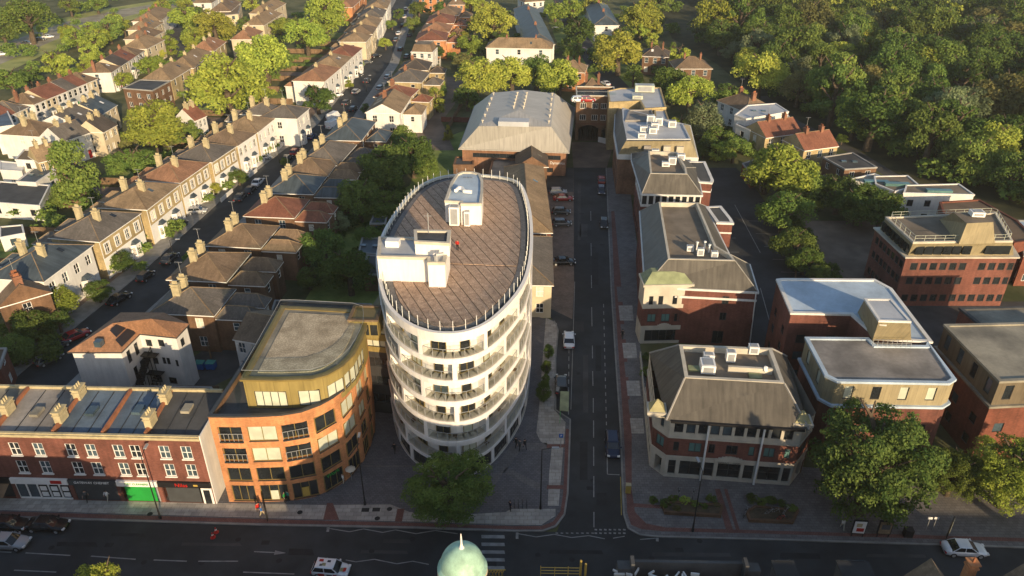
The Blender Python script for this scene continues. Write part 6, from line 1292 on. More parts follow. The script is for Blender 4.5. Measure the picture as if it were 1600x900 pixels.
# ---- red terrace rows on the far left
def row(a, b_, n, z, d, mats, lab, group, wall='white_render', rise=2.6, **k):
    p0, p1 = G(*a, z), G(*b_, z)
    for i in range(n):
        q0 = p0 + (p1 - p0) * i / n; q1 = p0 + (p1 - p0) * (i + 1) / n - (p1 - p0).normalized() * .02
        house(q0, q1, z, d, 'gable' if 0 < i < n - 1 else ('gable' if k.get('g') else 'hip'), [wall, 'cream_render', wall, 'dirty_render'][i % 4], mats[i % len(mats)], lab[i % len(lab)] if len(lab) >= n else lab[0], 'house', rise + .1 * (i % 2), nwin=2, side_win=1, chim=((.05, .55),), name='terraced_house', group=group, detail=False, cm='chimney_brick', sides=(0, 1, 3), bays=True)
row((53, 164), (151, 124), 6, 6.2, 9, ['tile_brown', 'tile_red', 'tile_red', 'tile_grey', 'tile_red', 'tile_brown'], ['near gable end house of the white red-roofed terrace at far left', 'second house of the red-roofed terrace at far left', 'third house of the red-roofed terrace, bright red roof', 'fourth house of the red-roofed terrace, grey-brown roof', 'fifth house of the red-roofed terrace at far left', 'last house of the red-roofed terrace before the hedge'], 'red roofed terrace at far left')
row((173, 114), (224, 80), 4, 6.2, 9, ['tile_brown', 'tile_dark', 'tile_red', 'tile_brown'], ['near house of the short brown terrace behind the clipped hedge', 'second house of the short brown terrace', 'third house of the short brown terrace', 'far house of the short brown terrace'], 'short brown terrace at upper left')
row((-75, 222), (42, 169), 6, 6.2, 9, ['tile_brown', 'tile_red', 'tile_grey'], ['terrace house running off the left edge below the red-roofed terrace'], 'terrace running off the left edge')
OT = [((229, 77), (256, 63), 9, 'hip', 'cream_render', 'tile_tan', 'hipped tan house above the short brown terrace'), ((232, 62), (255, 50), 9, 'hip', 'cream_render', 'tile_brown', 'second hipped house going up the upper left row'), ((236, 47), (254, 36), 9, 'hip', 'cream_render', 'tile_tan', 'third hipped house of the upper left row'), ((250, 33), (272, 17), 11, 'hip', 'white_render', 'tile_tan', 'large tan hipped house near the top left road'),
      ((267, 126), (301, 105), 9, 'hip', 'brick_yellow', 'tile_tan', 'yellow brick house with broad tan roof beside the flats'), ((302, 107), (331, 83), 8, 'hip', 'brick_yellow', 'tile_tan', 'tan hipped house in front of the two big round trees'), ((334, 80), (352, 66), 8, 'hip', 'brick_yellow', 'tile_orange', 'orange roofed house half hidden by big trees'),
      ((126, 198), (157, 180), 12, 'gable', 'white_render', 'tile_grey', 'white house with long grey roof and dormer at left'), ((158, 180), (182, 165), 10, 'gable', 'cream_render', 'slate_blue', 'cream house with red dormers and slate roof at left'), ((63, 214), (96, 199), 11, 'hip', 'white_render', 'tile_brown', 'white house with brown roof and two yellow chimneys at left'), ((98, 222), (140, 208), 8, 'gable', 'white_render', 'tile_grey', 'white rear house with long grey ridge at left'), ((160, 208), (182, 196), 7, 'gable', 'cream_render', 'tile_dark', 'small cream house with dark roof left of the big tree'), ((60, 255), (93, 247), 6, 'gable', 'brick_yellow', 'tile_tan', 'yellow gabled building above the conical tree'),
      ((303, 190), (322, 182), 6, 'gable', 'white_render', 'tile_red', 'small white outbuilding with red roof below the big round tree'),
      ((360, 18), (376, 4), 9, 'hip', 'cream_render', 'tile_brown', 'brown hipped house at the top edge left of the big trees'), ((412, 40), (440, 22), 8, 'hip', 'cream_render', 'tile_tan', 'tan roofed house between the two groups of large trees'), ((418, 22), (446, 6), 8, 'hip', 'cream_render', 'tile_tan', 'tan roofed house at the top edge between large trees'), ((395, 62), (410, 50), 8, 'hip', 'cream_render', 'tile_orange', 'small house between the big yellow-green trees'), ((330, 5), (350, -8), 8, 'hip', 'white_render', 'tile_brown', 'white house at the very top left of the centre'),
      ((760, 75), (862, 77), 8, 'hip', 'white_render', 'tile_tan', 'long white house with tan roof and rooflight behind the row of trees'), ((866, 70), (838, 14), 10, 'hip', 'white_render', 'slate_blue', 'long dark slate roofed house with tall brick chimneys'), ((967, 40), (948, 8), 10, 'hip', 'white_render', 'slate_blue', 'dark roofed house among trees at top centre right'), ((1004, 88), (1044, 90), 9, 'hip', 'brick_brown', 'tile_dark', 'dark hipped house between two conical trees'), ((1056, 108), (1112, 108), 10, 'hip', 'brick_brown', 'tile_brown', 'brown hipped house at the edge of the wood'),
      ((872, 112), (912, 114), 9, 'hip', 'brick_orange', 'tile_tan', 'tan hipped house behind the row of trees'), ((903, 150), (945, 151), 9, 'hip', 'brick_brown', 'tile_brown', 'dark steep pyramid roofed house behind the arched office'), ((1122, 158), (1166, 176), 9, 'hip', 'white_render', 'tile_brown', 'white house with brown roof and tall orange chimneys by the wood'),
      ((1196, 216), (1252, 208), 8, 'gable', 'brick_yellow', 'tile_red', 'yellow brick house with long red gabled roof'), ((1256, 236), (1309, 229), 8, 'gable', 'brick_yellow', 'tile_red', 'second yellow brick house with red gabled roof nearer the car park'),
      ((-6, 470), (0, 482), 7, 'gable', 'brick_brown', 'tile_brown', 'brown roofed house cut by the left edge'), ((655, -2), (690, -2), 9, 'hip', 'brick_orange', 'tile_red', 'red roofed house at the top edge beside the street trees'), ((700, 8), (725, 8), 9, 'hip', 'brick_orange', 'tile_brown', 'brown roofed house at the top edge left of the great round tree'), ((820, 4), (850, 2), 9, 'hip', 'white_render', 'tile_brown', 'house at the top edge centre right'),
      ((550, 12), (572, -8), 9, 'hip', 'brick_orange', 'tile_orange', 'orange house at the top edge left of the white row')]
for k, (a, b_, dd, rf, wm, tm, lab) in enumerate(OT):
    z = 6.2; p0, p1 = hp(a, b_, z); far = p0.y > 230
    house(p0, p1, z, dd, rf, wm, tm, lab, 'house', 4.2 if 'pyramid' in lab else 3.0, nwin=3, side_win=1, chim=((.3, .5), (.75, .5)), name='house', detail=not far, cm='chimney_brick' if k > 18 or k < 4 else 'pot_yellow', sides=(0, 1, 3))
# ================================================================ trees
T = [(290, 25, 24, 'round', 'leaf_bright', 'round tree left of the yellowing one at upper left'), (335, 38, 30, 'round', 'leaf_gold', 'yellowing round tree at upper left'), (300, 58, 17, 'round', 'leaf_bright', 'smaller tree below the yellowing one'), (352, 130, 54, 'round', 'leaf_bright', 'huge round bright tree left of the villas'), (412, 84, 40, 'round', 'leaf_bright', 'large bright tree beside the huge one'), (408, 140, 22, 'round', 'leaf_bright', 'bright tree below the large one'),
     (478, 52, 29, 'round', 'leaf_bright', 'broad bright tree left of the long street'), (508, 18, 34, 'round', 'leaf_bright', 'large tree at the top edge left of the long street'), (40, 25, 36, 'round', 'leaf_olive', 'large dark tree in the top left corner'), (5, 50, 22, 'round', 'leaf_deep', 'tree at the left edge under the top corner'), (108, 8, 15, 'round', 'leaf_olive', 'tree at the top edge near the railway road'), (66, 44, 8, 'round', 'leaf_bright', 'small tree on the verge of the far road'),
     (15, 125, 24, 'round', 'leaf_olive', 'tree behind the red terrace, leftmost'), (45, 118, 18, 'round', 'leaf_olive', 'tree behind the red terrace, second from left'), (85, 96, 24, 'round', 'leaf_bright', 'bright tree behind the middle of the red terrace'), (118, 58, 18, 'round', 'leaf_bright', 'tree by the far road above the red terrace'), (138, 82, 16, 'round', 'leaf_bright', 'tree between the far road and the red terrace'), (168, 42, 22, 'round', 'leaf_olive', 'tree right of the far road cars'), (192, 40, 16, 'round', 'leaf_bright', 'tree next to the tan hipped row'), (146, 62, 18, 'round', 'leaf_bright', 'tree below the olive one by the far road'), (130, 102, 12, 'round', 'leaf_bright', 'little tree at the end of the red terrace'),
     (230, 98, 21, 'flat', 'leaf_bright', 'broad flat clipped tree beside the short brown terrace'), (190, 122, 15, 'round', 'leaf_bright', 'rounded bush tree below the clipped one'), (251, 84, 8, 'round', 'leaf_gold', 'small golden tree by the blue car'), (238, 190, 42, 'round', 'leaf_bright', 'big spreading tree in the gardens left of the villas'), (292, 208, 24, 'loose', 'leaf_olive', 'loose tree right of the big spreading one'), (260, 222, 12, 'loose', 'leaf_dry', 'thin brownish tree under the big spreading one'), (203, 222, 16, 'loose', 'leaf_dry', 'dry olive tree left under the big spreading one'),
     (114, 268, 40, 'poplar', 'leaf_olive', 'dense dome shaped tree behind the villas'), (94, 306, 16, 'round', 'leaf_olive', 'small tree at the foot of the dome shaped one'), (207, 250, 33, 'flat', 'leaf_olive', 'wide low tree behind the third villa'), (495, 150, 25, 'round', 'leaf_deep', 'round street tree beside the long street'), (437, 200, 14, 'poplar', 'leaf_bright', 'upright tree by the seventh villa'), (410, 230, 12, 'round', 'leaf_bright', 'small bright garden tree by the street'), (545, 130, 7, 'round', 'leaf_bright', 'tiny bright tree in front of the white terrace'), (602, 66, 10, 'round', 'leaf_bright', 'bright street tree in front of the cream houses'), (612, 36, 9, 'round', 'leaf_olive', 'street tree far up on the left pavement'), (622, 20, 9, 'round', 'leaf_olive', 'street tree near the top of the street'),
     (655, 12, 17, 'round', 'leaf_olive', 'tall tree right of the street at the top edge'), (645, 34, 14, 'round', 'leaf_olive', 'dense tree right of the street below the top one'), (682, 154, 15, 'poplar', 'leaf_bright', 'upright tree in the yard left of the sports hall'), (770, 32, 32, 'round', 'leaf_gold', 'great round yellow-green tree at top centre'), (735, 66, 20, 'round', 'leaf_bright', 'bright tree left under the great round one'), (745, 118, 32, 'round', 'leaf_gold', 'yellowing tree left end of the row behind the sports hall'), (722, 92, 15, 'loose', 'leaf_dry', 'brownish tree left of the row behind the sports hall'), (800, 112, 32, 'round', 'leaf_gold', 'second tree of the row behind the sports hall'), (838, 110, 28, 'round', 'leaf_olive', 'third tree of the row behind the sports hall'), (874, 116, 32, 'round', 'leaf_bright', 'right end tree of the row behind the sports hall'), (735, 2, 18, 'round', 'leaf_bright', 'tree at the top edge left of the great round one'),
     (905, 46, 23, 'round', 'leaf_deep', 'deep green tree beside the far side road'), (868, 15, 18, 'round', 'leaf_bright', 'tree at the top edge beside the dark slate house'), (1002, 22, 30, 'round', 'leaf_gold', 'tall golden tree at the top right of centre'), (968, 75, 36, 'round', 'leaf_gold', 'broad golden tree right of the far side road'), (990, 120, 15, 'round', 'leaf_bright', 'small round tree above the grey roof office'), (1018, 74, 9, 'cone', 'leaf_olive', 'left conical tree beside the dark hipped house'), (1052, 72, 9, 'cone', 'leaf_olive', 'right conical tree beside the dark hipped house'), (1048, 128, 30, 'round', 'leaf_olive', 'tree behind the grey roof office'), (1080, 140, 32, 'round', 'leaf_bright', 'tree beside the brown hipped house'), (1098, 182, 30, 'willow', 'leaf_silver', 'silvery willow behind the mansard office'),
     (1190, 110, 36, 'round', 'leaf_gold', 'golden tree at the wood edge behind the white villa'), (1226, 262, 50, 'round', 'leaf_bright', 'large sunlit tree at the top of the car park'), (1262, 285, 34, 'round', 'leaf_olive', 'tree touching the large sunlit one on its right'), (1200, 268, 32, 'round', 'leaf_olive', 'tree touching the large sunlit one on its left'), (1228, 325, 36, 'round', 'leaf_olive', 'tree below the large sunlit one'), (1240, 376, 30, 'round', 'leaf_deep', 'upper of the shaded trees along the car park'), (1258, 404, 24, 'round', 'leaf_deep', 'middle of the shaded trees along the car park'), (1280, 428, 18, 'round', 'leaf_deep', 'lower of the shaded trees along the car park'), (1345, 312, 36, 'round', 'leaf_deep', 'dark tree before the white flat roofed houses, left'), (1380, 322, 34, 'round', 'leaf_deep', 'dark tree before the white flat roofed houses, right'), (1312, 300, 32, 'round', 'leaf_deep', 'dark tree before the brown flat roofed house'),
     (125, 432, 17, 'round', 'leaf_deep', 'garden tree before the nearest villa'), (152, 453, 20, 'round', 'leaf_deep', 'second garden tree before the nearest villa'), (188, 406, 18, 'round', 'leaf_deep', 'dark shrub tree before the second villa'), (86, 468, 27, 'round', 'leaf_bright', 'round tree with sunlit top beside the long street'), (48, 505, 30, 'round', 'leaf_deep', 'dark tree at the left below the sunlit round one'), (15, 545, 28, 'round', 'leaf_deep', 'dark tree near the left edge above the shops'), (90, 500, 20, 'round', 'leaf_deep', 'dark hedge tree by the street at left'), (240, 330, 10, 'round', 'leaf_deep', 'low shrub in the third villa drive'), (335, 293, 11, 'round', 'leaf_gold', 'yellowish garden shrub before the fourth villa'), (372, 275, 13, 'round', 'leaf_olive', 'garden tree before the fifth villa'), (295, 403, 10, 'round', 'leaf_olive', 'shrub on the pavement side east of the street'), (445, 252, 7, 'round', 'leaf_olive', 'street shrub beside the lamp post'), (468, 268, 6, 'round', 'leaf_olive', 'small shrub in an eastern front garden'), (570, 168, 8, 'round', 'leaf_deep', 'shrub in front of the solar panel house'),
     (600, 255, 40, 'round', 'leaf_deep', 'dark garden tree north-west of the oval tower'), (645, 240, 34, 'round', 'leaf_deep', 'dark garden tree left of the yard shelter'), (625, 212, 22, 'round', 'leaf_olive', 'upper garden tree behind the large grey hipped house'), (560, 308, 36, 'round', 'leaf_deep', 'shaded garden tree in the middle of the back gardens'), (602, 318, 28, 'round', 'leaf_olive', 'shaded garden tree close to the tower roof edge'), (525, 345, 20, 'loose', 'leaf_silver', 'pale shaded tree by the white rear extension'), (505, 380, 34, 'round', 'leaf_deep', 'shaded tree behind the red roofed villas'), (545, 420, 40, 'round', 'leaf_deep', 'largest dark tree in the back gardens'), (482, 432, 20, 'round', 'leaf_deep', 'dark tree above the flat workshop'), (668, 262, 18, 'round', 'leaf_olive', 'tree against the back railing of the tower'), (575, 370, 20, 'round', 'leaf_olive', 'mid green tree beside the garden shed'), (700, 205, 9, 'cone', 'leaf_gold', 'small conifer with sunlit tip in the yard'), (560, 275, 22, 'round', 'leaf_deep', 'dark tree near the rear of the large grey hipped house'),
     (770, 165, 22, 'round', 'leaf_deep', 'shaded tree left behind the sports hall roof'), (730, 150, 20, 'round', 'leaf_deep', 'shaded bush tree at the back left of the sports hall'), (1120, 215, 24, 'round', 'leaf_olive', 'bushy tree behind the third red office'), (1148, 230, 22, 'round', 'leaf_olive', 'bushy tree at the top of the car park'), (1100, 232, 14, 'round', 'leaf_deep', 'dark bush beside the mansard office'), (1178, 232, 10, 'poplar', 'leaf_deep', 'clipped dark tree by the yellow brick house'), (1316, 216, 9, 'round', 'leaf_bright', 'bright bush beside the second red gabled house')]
for (x, y, r, kd, mt, lab) in T: tpx(x, y, r, lab, kd, mt, 1 if (r > 25 or y > 200) else 0, hr=2.3 if kd in ('poplar', 'cone') else 1.9, clear=.02 if r < 14 or kd in ('cone', 'poplar') else .1)
# near trees, finely leaved
tpx(702, 760, 62, 'large leafy street tree in front of the oval tower', 'big', 'leaf_deep', 2, hr=1.75, clear=.2)
tpx(1368, 708, 84, 'largest dark leafy tree in front of the blue roofed office', 'big', 'leaf_oak', 2, hr=2.5, clear=.06)
tpx(1493, 735, 38, 'middle bright tree between the largest dark tree and the right edge', 'big', 'leaf_olive', 2, hr=2.3, clear=.12)
tpx(1586, 735, 58, 'bright tree with big leaves at the right edge', 'big', 'leaf_bright', 2, hr=2.2, clear=.15)
tree(*G(150, 905, 7.5), 1.9, 9.0, 'sunlit tree top poking up at the bottom left', 'round', 'leaf_gold', 1, clear=.4)
for x, y, r, lab in ((857, 549, 9, 'topmost small tree on the paved strip beside the oval tower'), (854, 574, 9, 'second small tree on the paved strip beside the tower'), (852, 594, 8, 'third small tree on the paved strip beside the tower'), (850, 612, 13, 'largest and lowest small tree on the paved strip beside the tower')): tpx(x, y, r, lab, 'poplar', 'leaf_deep', 1, hr=2.6, clear=.25, group='young trees beside the tower')
# planters
for i, (pts, lab) in enumerate([([(1036, 790), (1040, 800), (1125, 805), (1128, 790), (1050, 785)], 'raised brick edged planting bed left of the footpath'), ([(1168, 800), (1172, 812), (1238, 815), (1246, 798), (1180, 792)], 'raised planting bed right of the footpath with parked bicycles')]):
    r = root('planter', lab, 'planter', (*G(*pts[0]), .12)); q = ccw([G(x, y, .4) for x, y in pts]); b = MB(); b.ring(inset(q, -.15), inset(q, .12), .1, .55); b.build('planter_wall', 'brick_brown', r); b = MB(); b.prism(inset(q, .1), .1, .42); b.build('planter_soil', 'soil', r)
BU = [(1040, 786, 9, 'leaf_deep'), (1052, 778, 8, 'leaf_olive'), (1070, 781, 8, 'leaf_bright'), (1085, 786, 7, 'leaf_olive'), (1112, 778, 8, 'leaf_deep'), (1099, 790, 7, 'leaf_olive'), (1058, 794, 7, 'leaf_dry'), (1120, 788, 6, 'leaf_dry'), (1175, 778, 9, 'leaf_deep'), (1190, 782, 8, 'leaf_olive'), (1205, 780, 8, 'leaf_deep'), (1222, 786, 7, 'leaf_deep'), (1238, 793, 8, 'leaf_olive'), (1022, 780, 7, 'leaf_deep')]
for i, (x, y, r, mt) in enumerate(BU): tpx(x, y, r, 'low green shrub in the planting beds before the red brick office', 'round', mt, 0, hr=1.6, clear=.0, name='shrub', cat='shrub', group='shrubs in the planting beds')
tpx(1010, 580, 10, 'shrub squeezed between the footway and the front red office', 'round', 'leaf_olive', 0, hr=1.6, clear=0, name='shrub', cat='shrub'); tpx(1012, 556, 8, 'upper shrub between the footway and the front red office', 'round', 'leaf_deep', 0, hr=1.6, clear=0, name='shrub', cat='shrub')
# ---- the wood at the upper right
rs = random.Random(21); pts = []
edge = [G(1080, 60), G(1140, 110), G(1200, 150), G(1290, 205), G(1400, 262), G(1500, 305), G(1640, 345)]
def in_wood(p):
    for a, b_ in zip(edge, edge[1:]):
        if min(a.y, b_.y) <= p.y <= max(a.y, b_.y): f = (p.y - a.y) / (b_.y - a.y); return p.x > a.x + (b_.x - a.x) * f + .5
    return p.y > edge[0].y and p.x > 95
tries = 0
while len(pts) < 285 and tries < 30000:
    tries += 1; y = rs.uniform(137, 460); p = Vector((rs.uniform(60, y * .66 + 28), y))
    if in_wood(p) and all((p - q).length > 7.9 for q in pts): pts.append(p)
kinds = [('round', 'leaf_olive'), ('round', 'leaf_deep'), ('loose', 'leaf_deep'), ('round', 'leaf_deep'), ('round', 'leaf_deep'), ('poplar', 'leaf_olive'), ('round', 'leaf_olive'), ('round', 'leaf_deep'), ('loose', 'leaf_silver'), ('loose', 'leaf_olive'), ('round', 'leaf_dry'), ('round', 'leaf_deep'), ('round', 'leaf_gold')]
names = {'leaf_bright': 'bright green', 'leaf_olive': 'olive green', 'leaf_deep': 'deep green', 'leaf_dry': 'brownish', 'leaf_gold': 'golden green', 'leaf_silver': 'silvery', 'leaf_rust': 'reddish brown'}
pts.sort(key=lambda p: p.y); nearw, farw = pts[:135], pts[135:]
for p in nearw:
    kd, mt = rs.choice(kinds); r = rs.uniform(4.2, 8.0); fx = p.x / p.y
    row = 'front' if p.y < 225 else 'middle' if p.y < 300 else 'rear' if p.y < 370 else 'farthest'; co = 'left' if fx < .38 else 'inner' if fx < .47 else 'right' if fx < .56 else 'outermost right'
    tree(p.x, p.y, r, r * rs.uniform(1.8, 2.6), '%s %s %s tree in the %s %s part of the wood' % ('broad' if r > 6.6 else 'slight' if r < 5 else 'mid-sized', names[mt], {'round': 'round', 'loose': 'open', 'poplar': 'upright', 'cone': 'pointed'}[kd], row, co), kd, mt, 1, group='trees of the wood', clear=.1)
# undergrowth and the far woods that read as one mass
def mass(name, region, n, rmin, rmax, mat, label, seed, y0, nl=420, lsc=2.0, hz=.8, zc=.7):
    rs_ = np.random.RandomState(seed); base = crowns('round', 0)[0]; V = np.empty(len(base.vertices) * 3); base.vertices.foreach_get('co', V); V = V.reshape(-1, 3).reshape(-1, 4, 3)
    out = []
    for (x, y) in region[:n]:
        r = rs_.uniform(rmin, rmax); s = V[rs_.choice(len(V), nl)].copy(); cc = s.mean(axis=1, keepdims=True); s = cc + (s - cc) * lsc; s *= r; s[:, :, 2] *= hz; s += np.array([x, y, r * zc + y0]); out.append(s)
    A = np.concatenate(out); k = len(A); me = bpy.data.meshes.new(name); me.vertices.add(k * 4); me.loops.add(k * 4); me.polygons.add(k); me.vertices.foreach_set('co', A.reshape(-1)); me.loops.foreach_set('vertex_index', np.arange(k * 4, dtype=np.int32)); me.polygons.foreach_set('loop_start', np.arange(0, k * 4, 4, dtype=np.int32)); me.update(calc_edges=True); me.materials.append(M[mat]); o = bpy.data.objects.new(name, me); COL.objects.link(o); tag(o, label, 'undergrowth'); o['kind'] = 'stuff'
ug = []
while len(ug) < 520:
    y = rs.uniform(137, 440); p = Vector((rs.uniform(58, y * .66 + 28), y))
    if in_wood(p): ug.append((p.x, p.y))
mass('undergrowth', ug[:260], 260, 2, 4.5, 'leaf_deep', 'dark green undergrowth filling the wood floor at the upper right', 1, 0); mass('undergrowth', ug[260:], 260, 2, 4.5, 'leaf_olive', 'olive undergrowth scattered through the wood at the upper right', 2, 0)
for i, (mt, nm) in enumerate((('leaf_olive', 'olive green'), ('leaf_deep', 'deep green'), ('leaf_silver', 'silvery'), ('leaf_gold', 'golden'))): mass('far_wood', [(p.x, p.y) for k, p in enumerate(farw) if (0, 1, 0, 2, 1, 3)[k % 6] == i], 400, 4.5, 8, mt, '%s far part of the wood reading as one mass at the top right' % nm, 20 + i, 0, 1400, 1.25, 1.1, 1.0)
far = [(rs.uniform(-420, 520), rs.uniform(440, 560)) for _ in range(330)]; mass('distant_trees', far, 330, 5, 9, 'leaf_olive', 'distant tree mass beyond the houses at the top edge', 3, 0)
hd = [(G(1085 + i * 6, 205 + i * 2.6)) for i in range(16)] + [G(1120 + i * 5, 218 + i * 2) for i in range(14)]; mass('hedge', [(p.x, p.y) for p in hd], 30, 2.4, 3.6, 'leaf_deep', 'thick hedge behind the third red office towards the wood', 4, 0)
hd = [G(30 + rs.uniform(-25, 60), 470 + i * 4) for i in range(26)]; mass('hedge', [(p.x, p.y) for p in hd], 26, 1.2, 2.4, 'leaf_deep', 'dark overgrown hedge along the street at the left', 5, 0)
gs = []
for i in range(150):
    u = rs.uniform(112, 300); v = rs.choice([rs.uniform(-92, -76) , rs.uniform(-125, -92)]); p = AX * u + RX * v; gs.append((p.x, p.y))
mass('garden_bushes', gs, 150, 1.0, 2.4, 'leaf_olive', 'bushes filling the back gardens behind the western villas', 6, 0)
gs = [tuple(G(rs.uniform(480, 640), rs.uniform(240, 450))) for _ in range(70)]; mass('garden_bushes', gs, 70, 1.0, 2.2, 'leaf_deep', 'bushes and climbers in the shaded back gardens beside the tower', 7, 0)
gs = [tuple(G(1235 + i * 4.5 + rs.uniform(-10, 10), 345 + i * 8)) for i in range(22)]; mass('garden_bushes', gs, 22, 1.2, 2.4, 'leaf_deep', 'ragged bushes along the right side of the car park', 8, 0)
gs = [tuple(G(rs.uniform(680, 900), rs.uniform(20, 110))) for _ in range(60)] + [tuple(G(rs.uniform(880, 1060), rs.uniform(-10, 120))) for _ in range(60)]; mass('garden_bushes', gs, 120, 1.5, 3.5, 'leaf_olive', 'shrubbery between the houses at the top centre', 9, 0)
gs = [tuple(G(rs.uniform(0, 480), rs.uniform(0, 130))) for _ in range(120)]; mass('garden_bushes', gs, 120, 1.5, 3.2, 'leaf_olive', 'garden shrubs between the terraces at the upper left', 10, 0)
# more garden and street trees between the houses
EX = []
for (x0, x1, y0, y1, n, lo_, hi_) in [(680, 900, 0, 60, 14, 10, 18), (880, 1080, -5, 110, 26, 10, 20), (100, 260, -5, 60, 8, 10, 20), (250, 480, 0, 75, 20, 10, 17), (630, 760, 60, 180, 8, 8, 14), (0, 200, 210, 330, 8, 8, 14), (1040, 1160, 110, 240, 10, 12, 18), (1240, 1400, 200, 330, 8, 10, 16), (490, 650, 210, 330, 12, 12, 20), (520, 560, 100, 30, 3, 8, 10)]:
    for i in range(n): EX.append((rs.uniform(x0, x1), rs.uniform(min(y0, y1), max(y0, y1)), rs.uniform(lo_, hi_)))
ROOTS = [o for o in COL.objects if o.parent is None and o.get('category') in ('house', 'building', 'hall') and o.type == 'EMPTY']
BB = []
for o in ROOTS:
    xs = [v for c in o.children if c.type == 'MESH' and c.name.startswith(('wall', 'roof')) for v in c.bound_box]
    if xs: BB.append((min(v[0] for v in xs) + o.location.x, max(v[0] for v in xs) + o.location.x, min(v[1] for v in xs) + o.location.y, max(v[1] for v in xs) + o.location.y))
def free(p, m=1.5): return all(not (a - m < p.x < b_ + m and c - m < p.y < d + m) for a, b_, c, d in BB)
def road_free(p): return all(min((p - (a + (b_ - a) * k / 4)).length for k in range(5)) > (12 if L_ is FR else 7) for L_ in (LR, BR, FR) for a, b_ in zip(L_, L_[1:]) if (a - p).length < 150)
for x, y, r in EX:
    p = G(x, y, 4)
    if free(p) and road_free(p) and p.x > -400:
        mt = rs.choice(['leaf_bright', 'leaf_olive', 'leaf_bright', 'leaf_gold', 'leaf_deep']); kd = rs.choice(['round', 'round', 'loose', 'poplar'])
        where = 'upper left' if x < 480 else 'top centre' if y < 200 and x < 900 else 'top right of centre' if y < 120 else 'middle distance'
        tpx(x, y, r, '%s %s garden tree between the houses at the %s' % (names.get(mt, 'bright green'), {'round': 'round', 'loose': 'open', 'poplar': 'upright'}[kd], where), kd, mt, 0, hr=1.9, clear=.06, group='garden trees')

for i in range(14):
    p = FR[1] + (FR[3] - FR[1]) * (i / 13) + Vector((rs.uniform(-2, 2), 0)) + Vector((-16 - rs.uniform(0, 8), 0)) if i % 2 else FR[2] + (FR[5] - FR[2]) * (i / 13) + Vector((rs.uniform(12, 20), -6))
    tree(p.x, p.y, rs.uniform(2.5, 4.5), rs.uniform(5, 8), 'small bright tree on the grassy edge of the far road', 'round', 'leaf_bright', 0, group='verge trees by the far road', clear=.05)
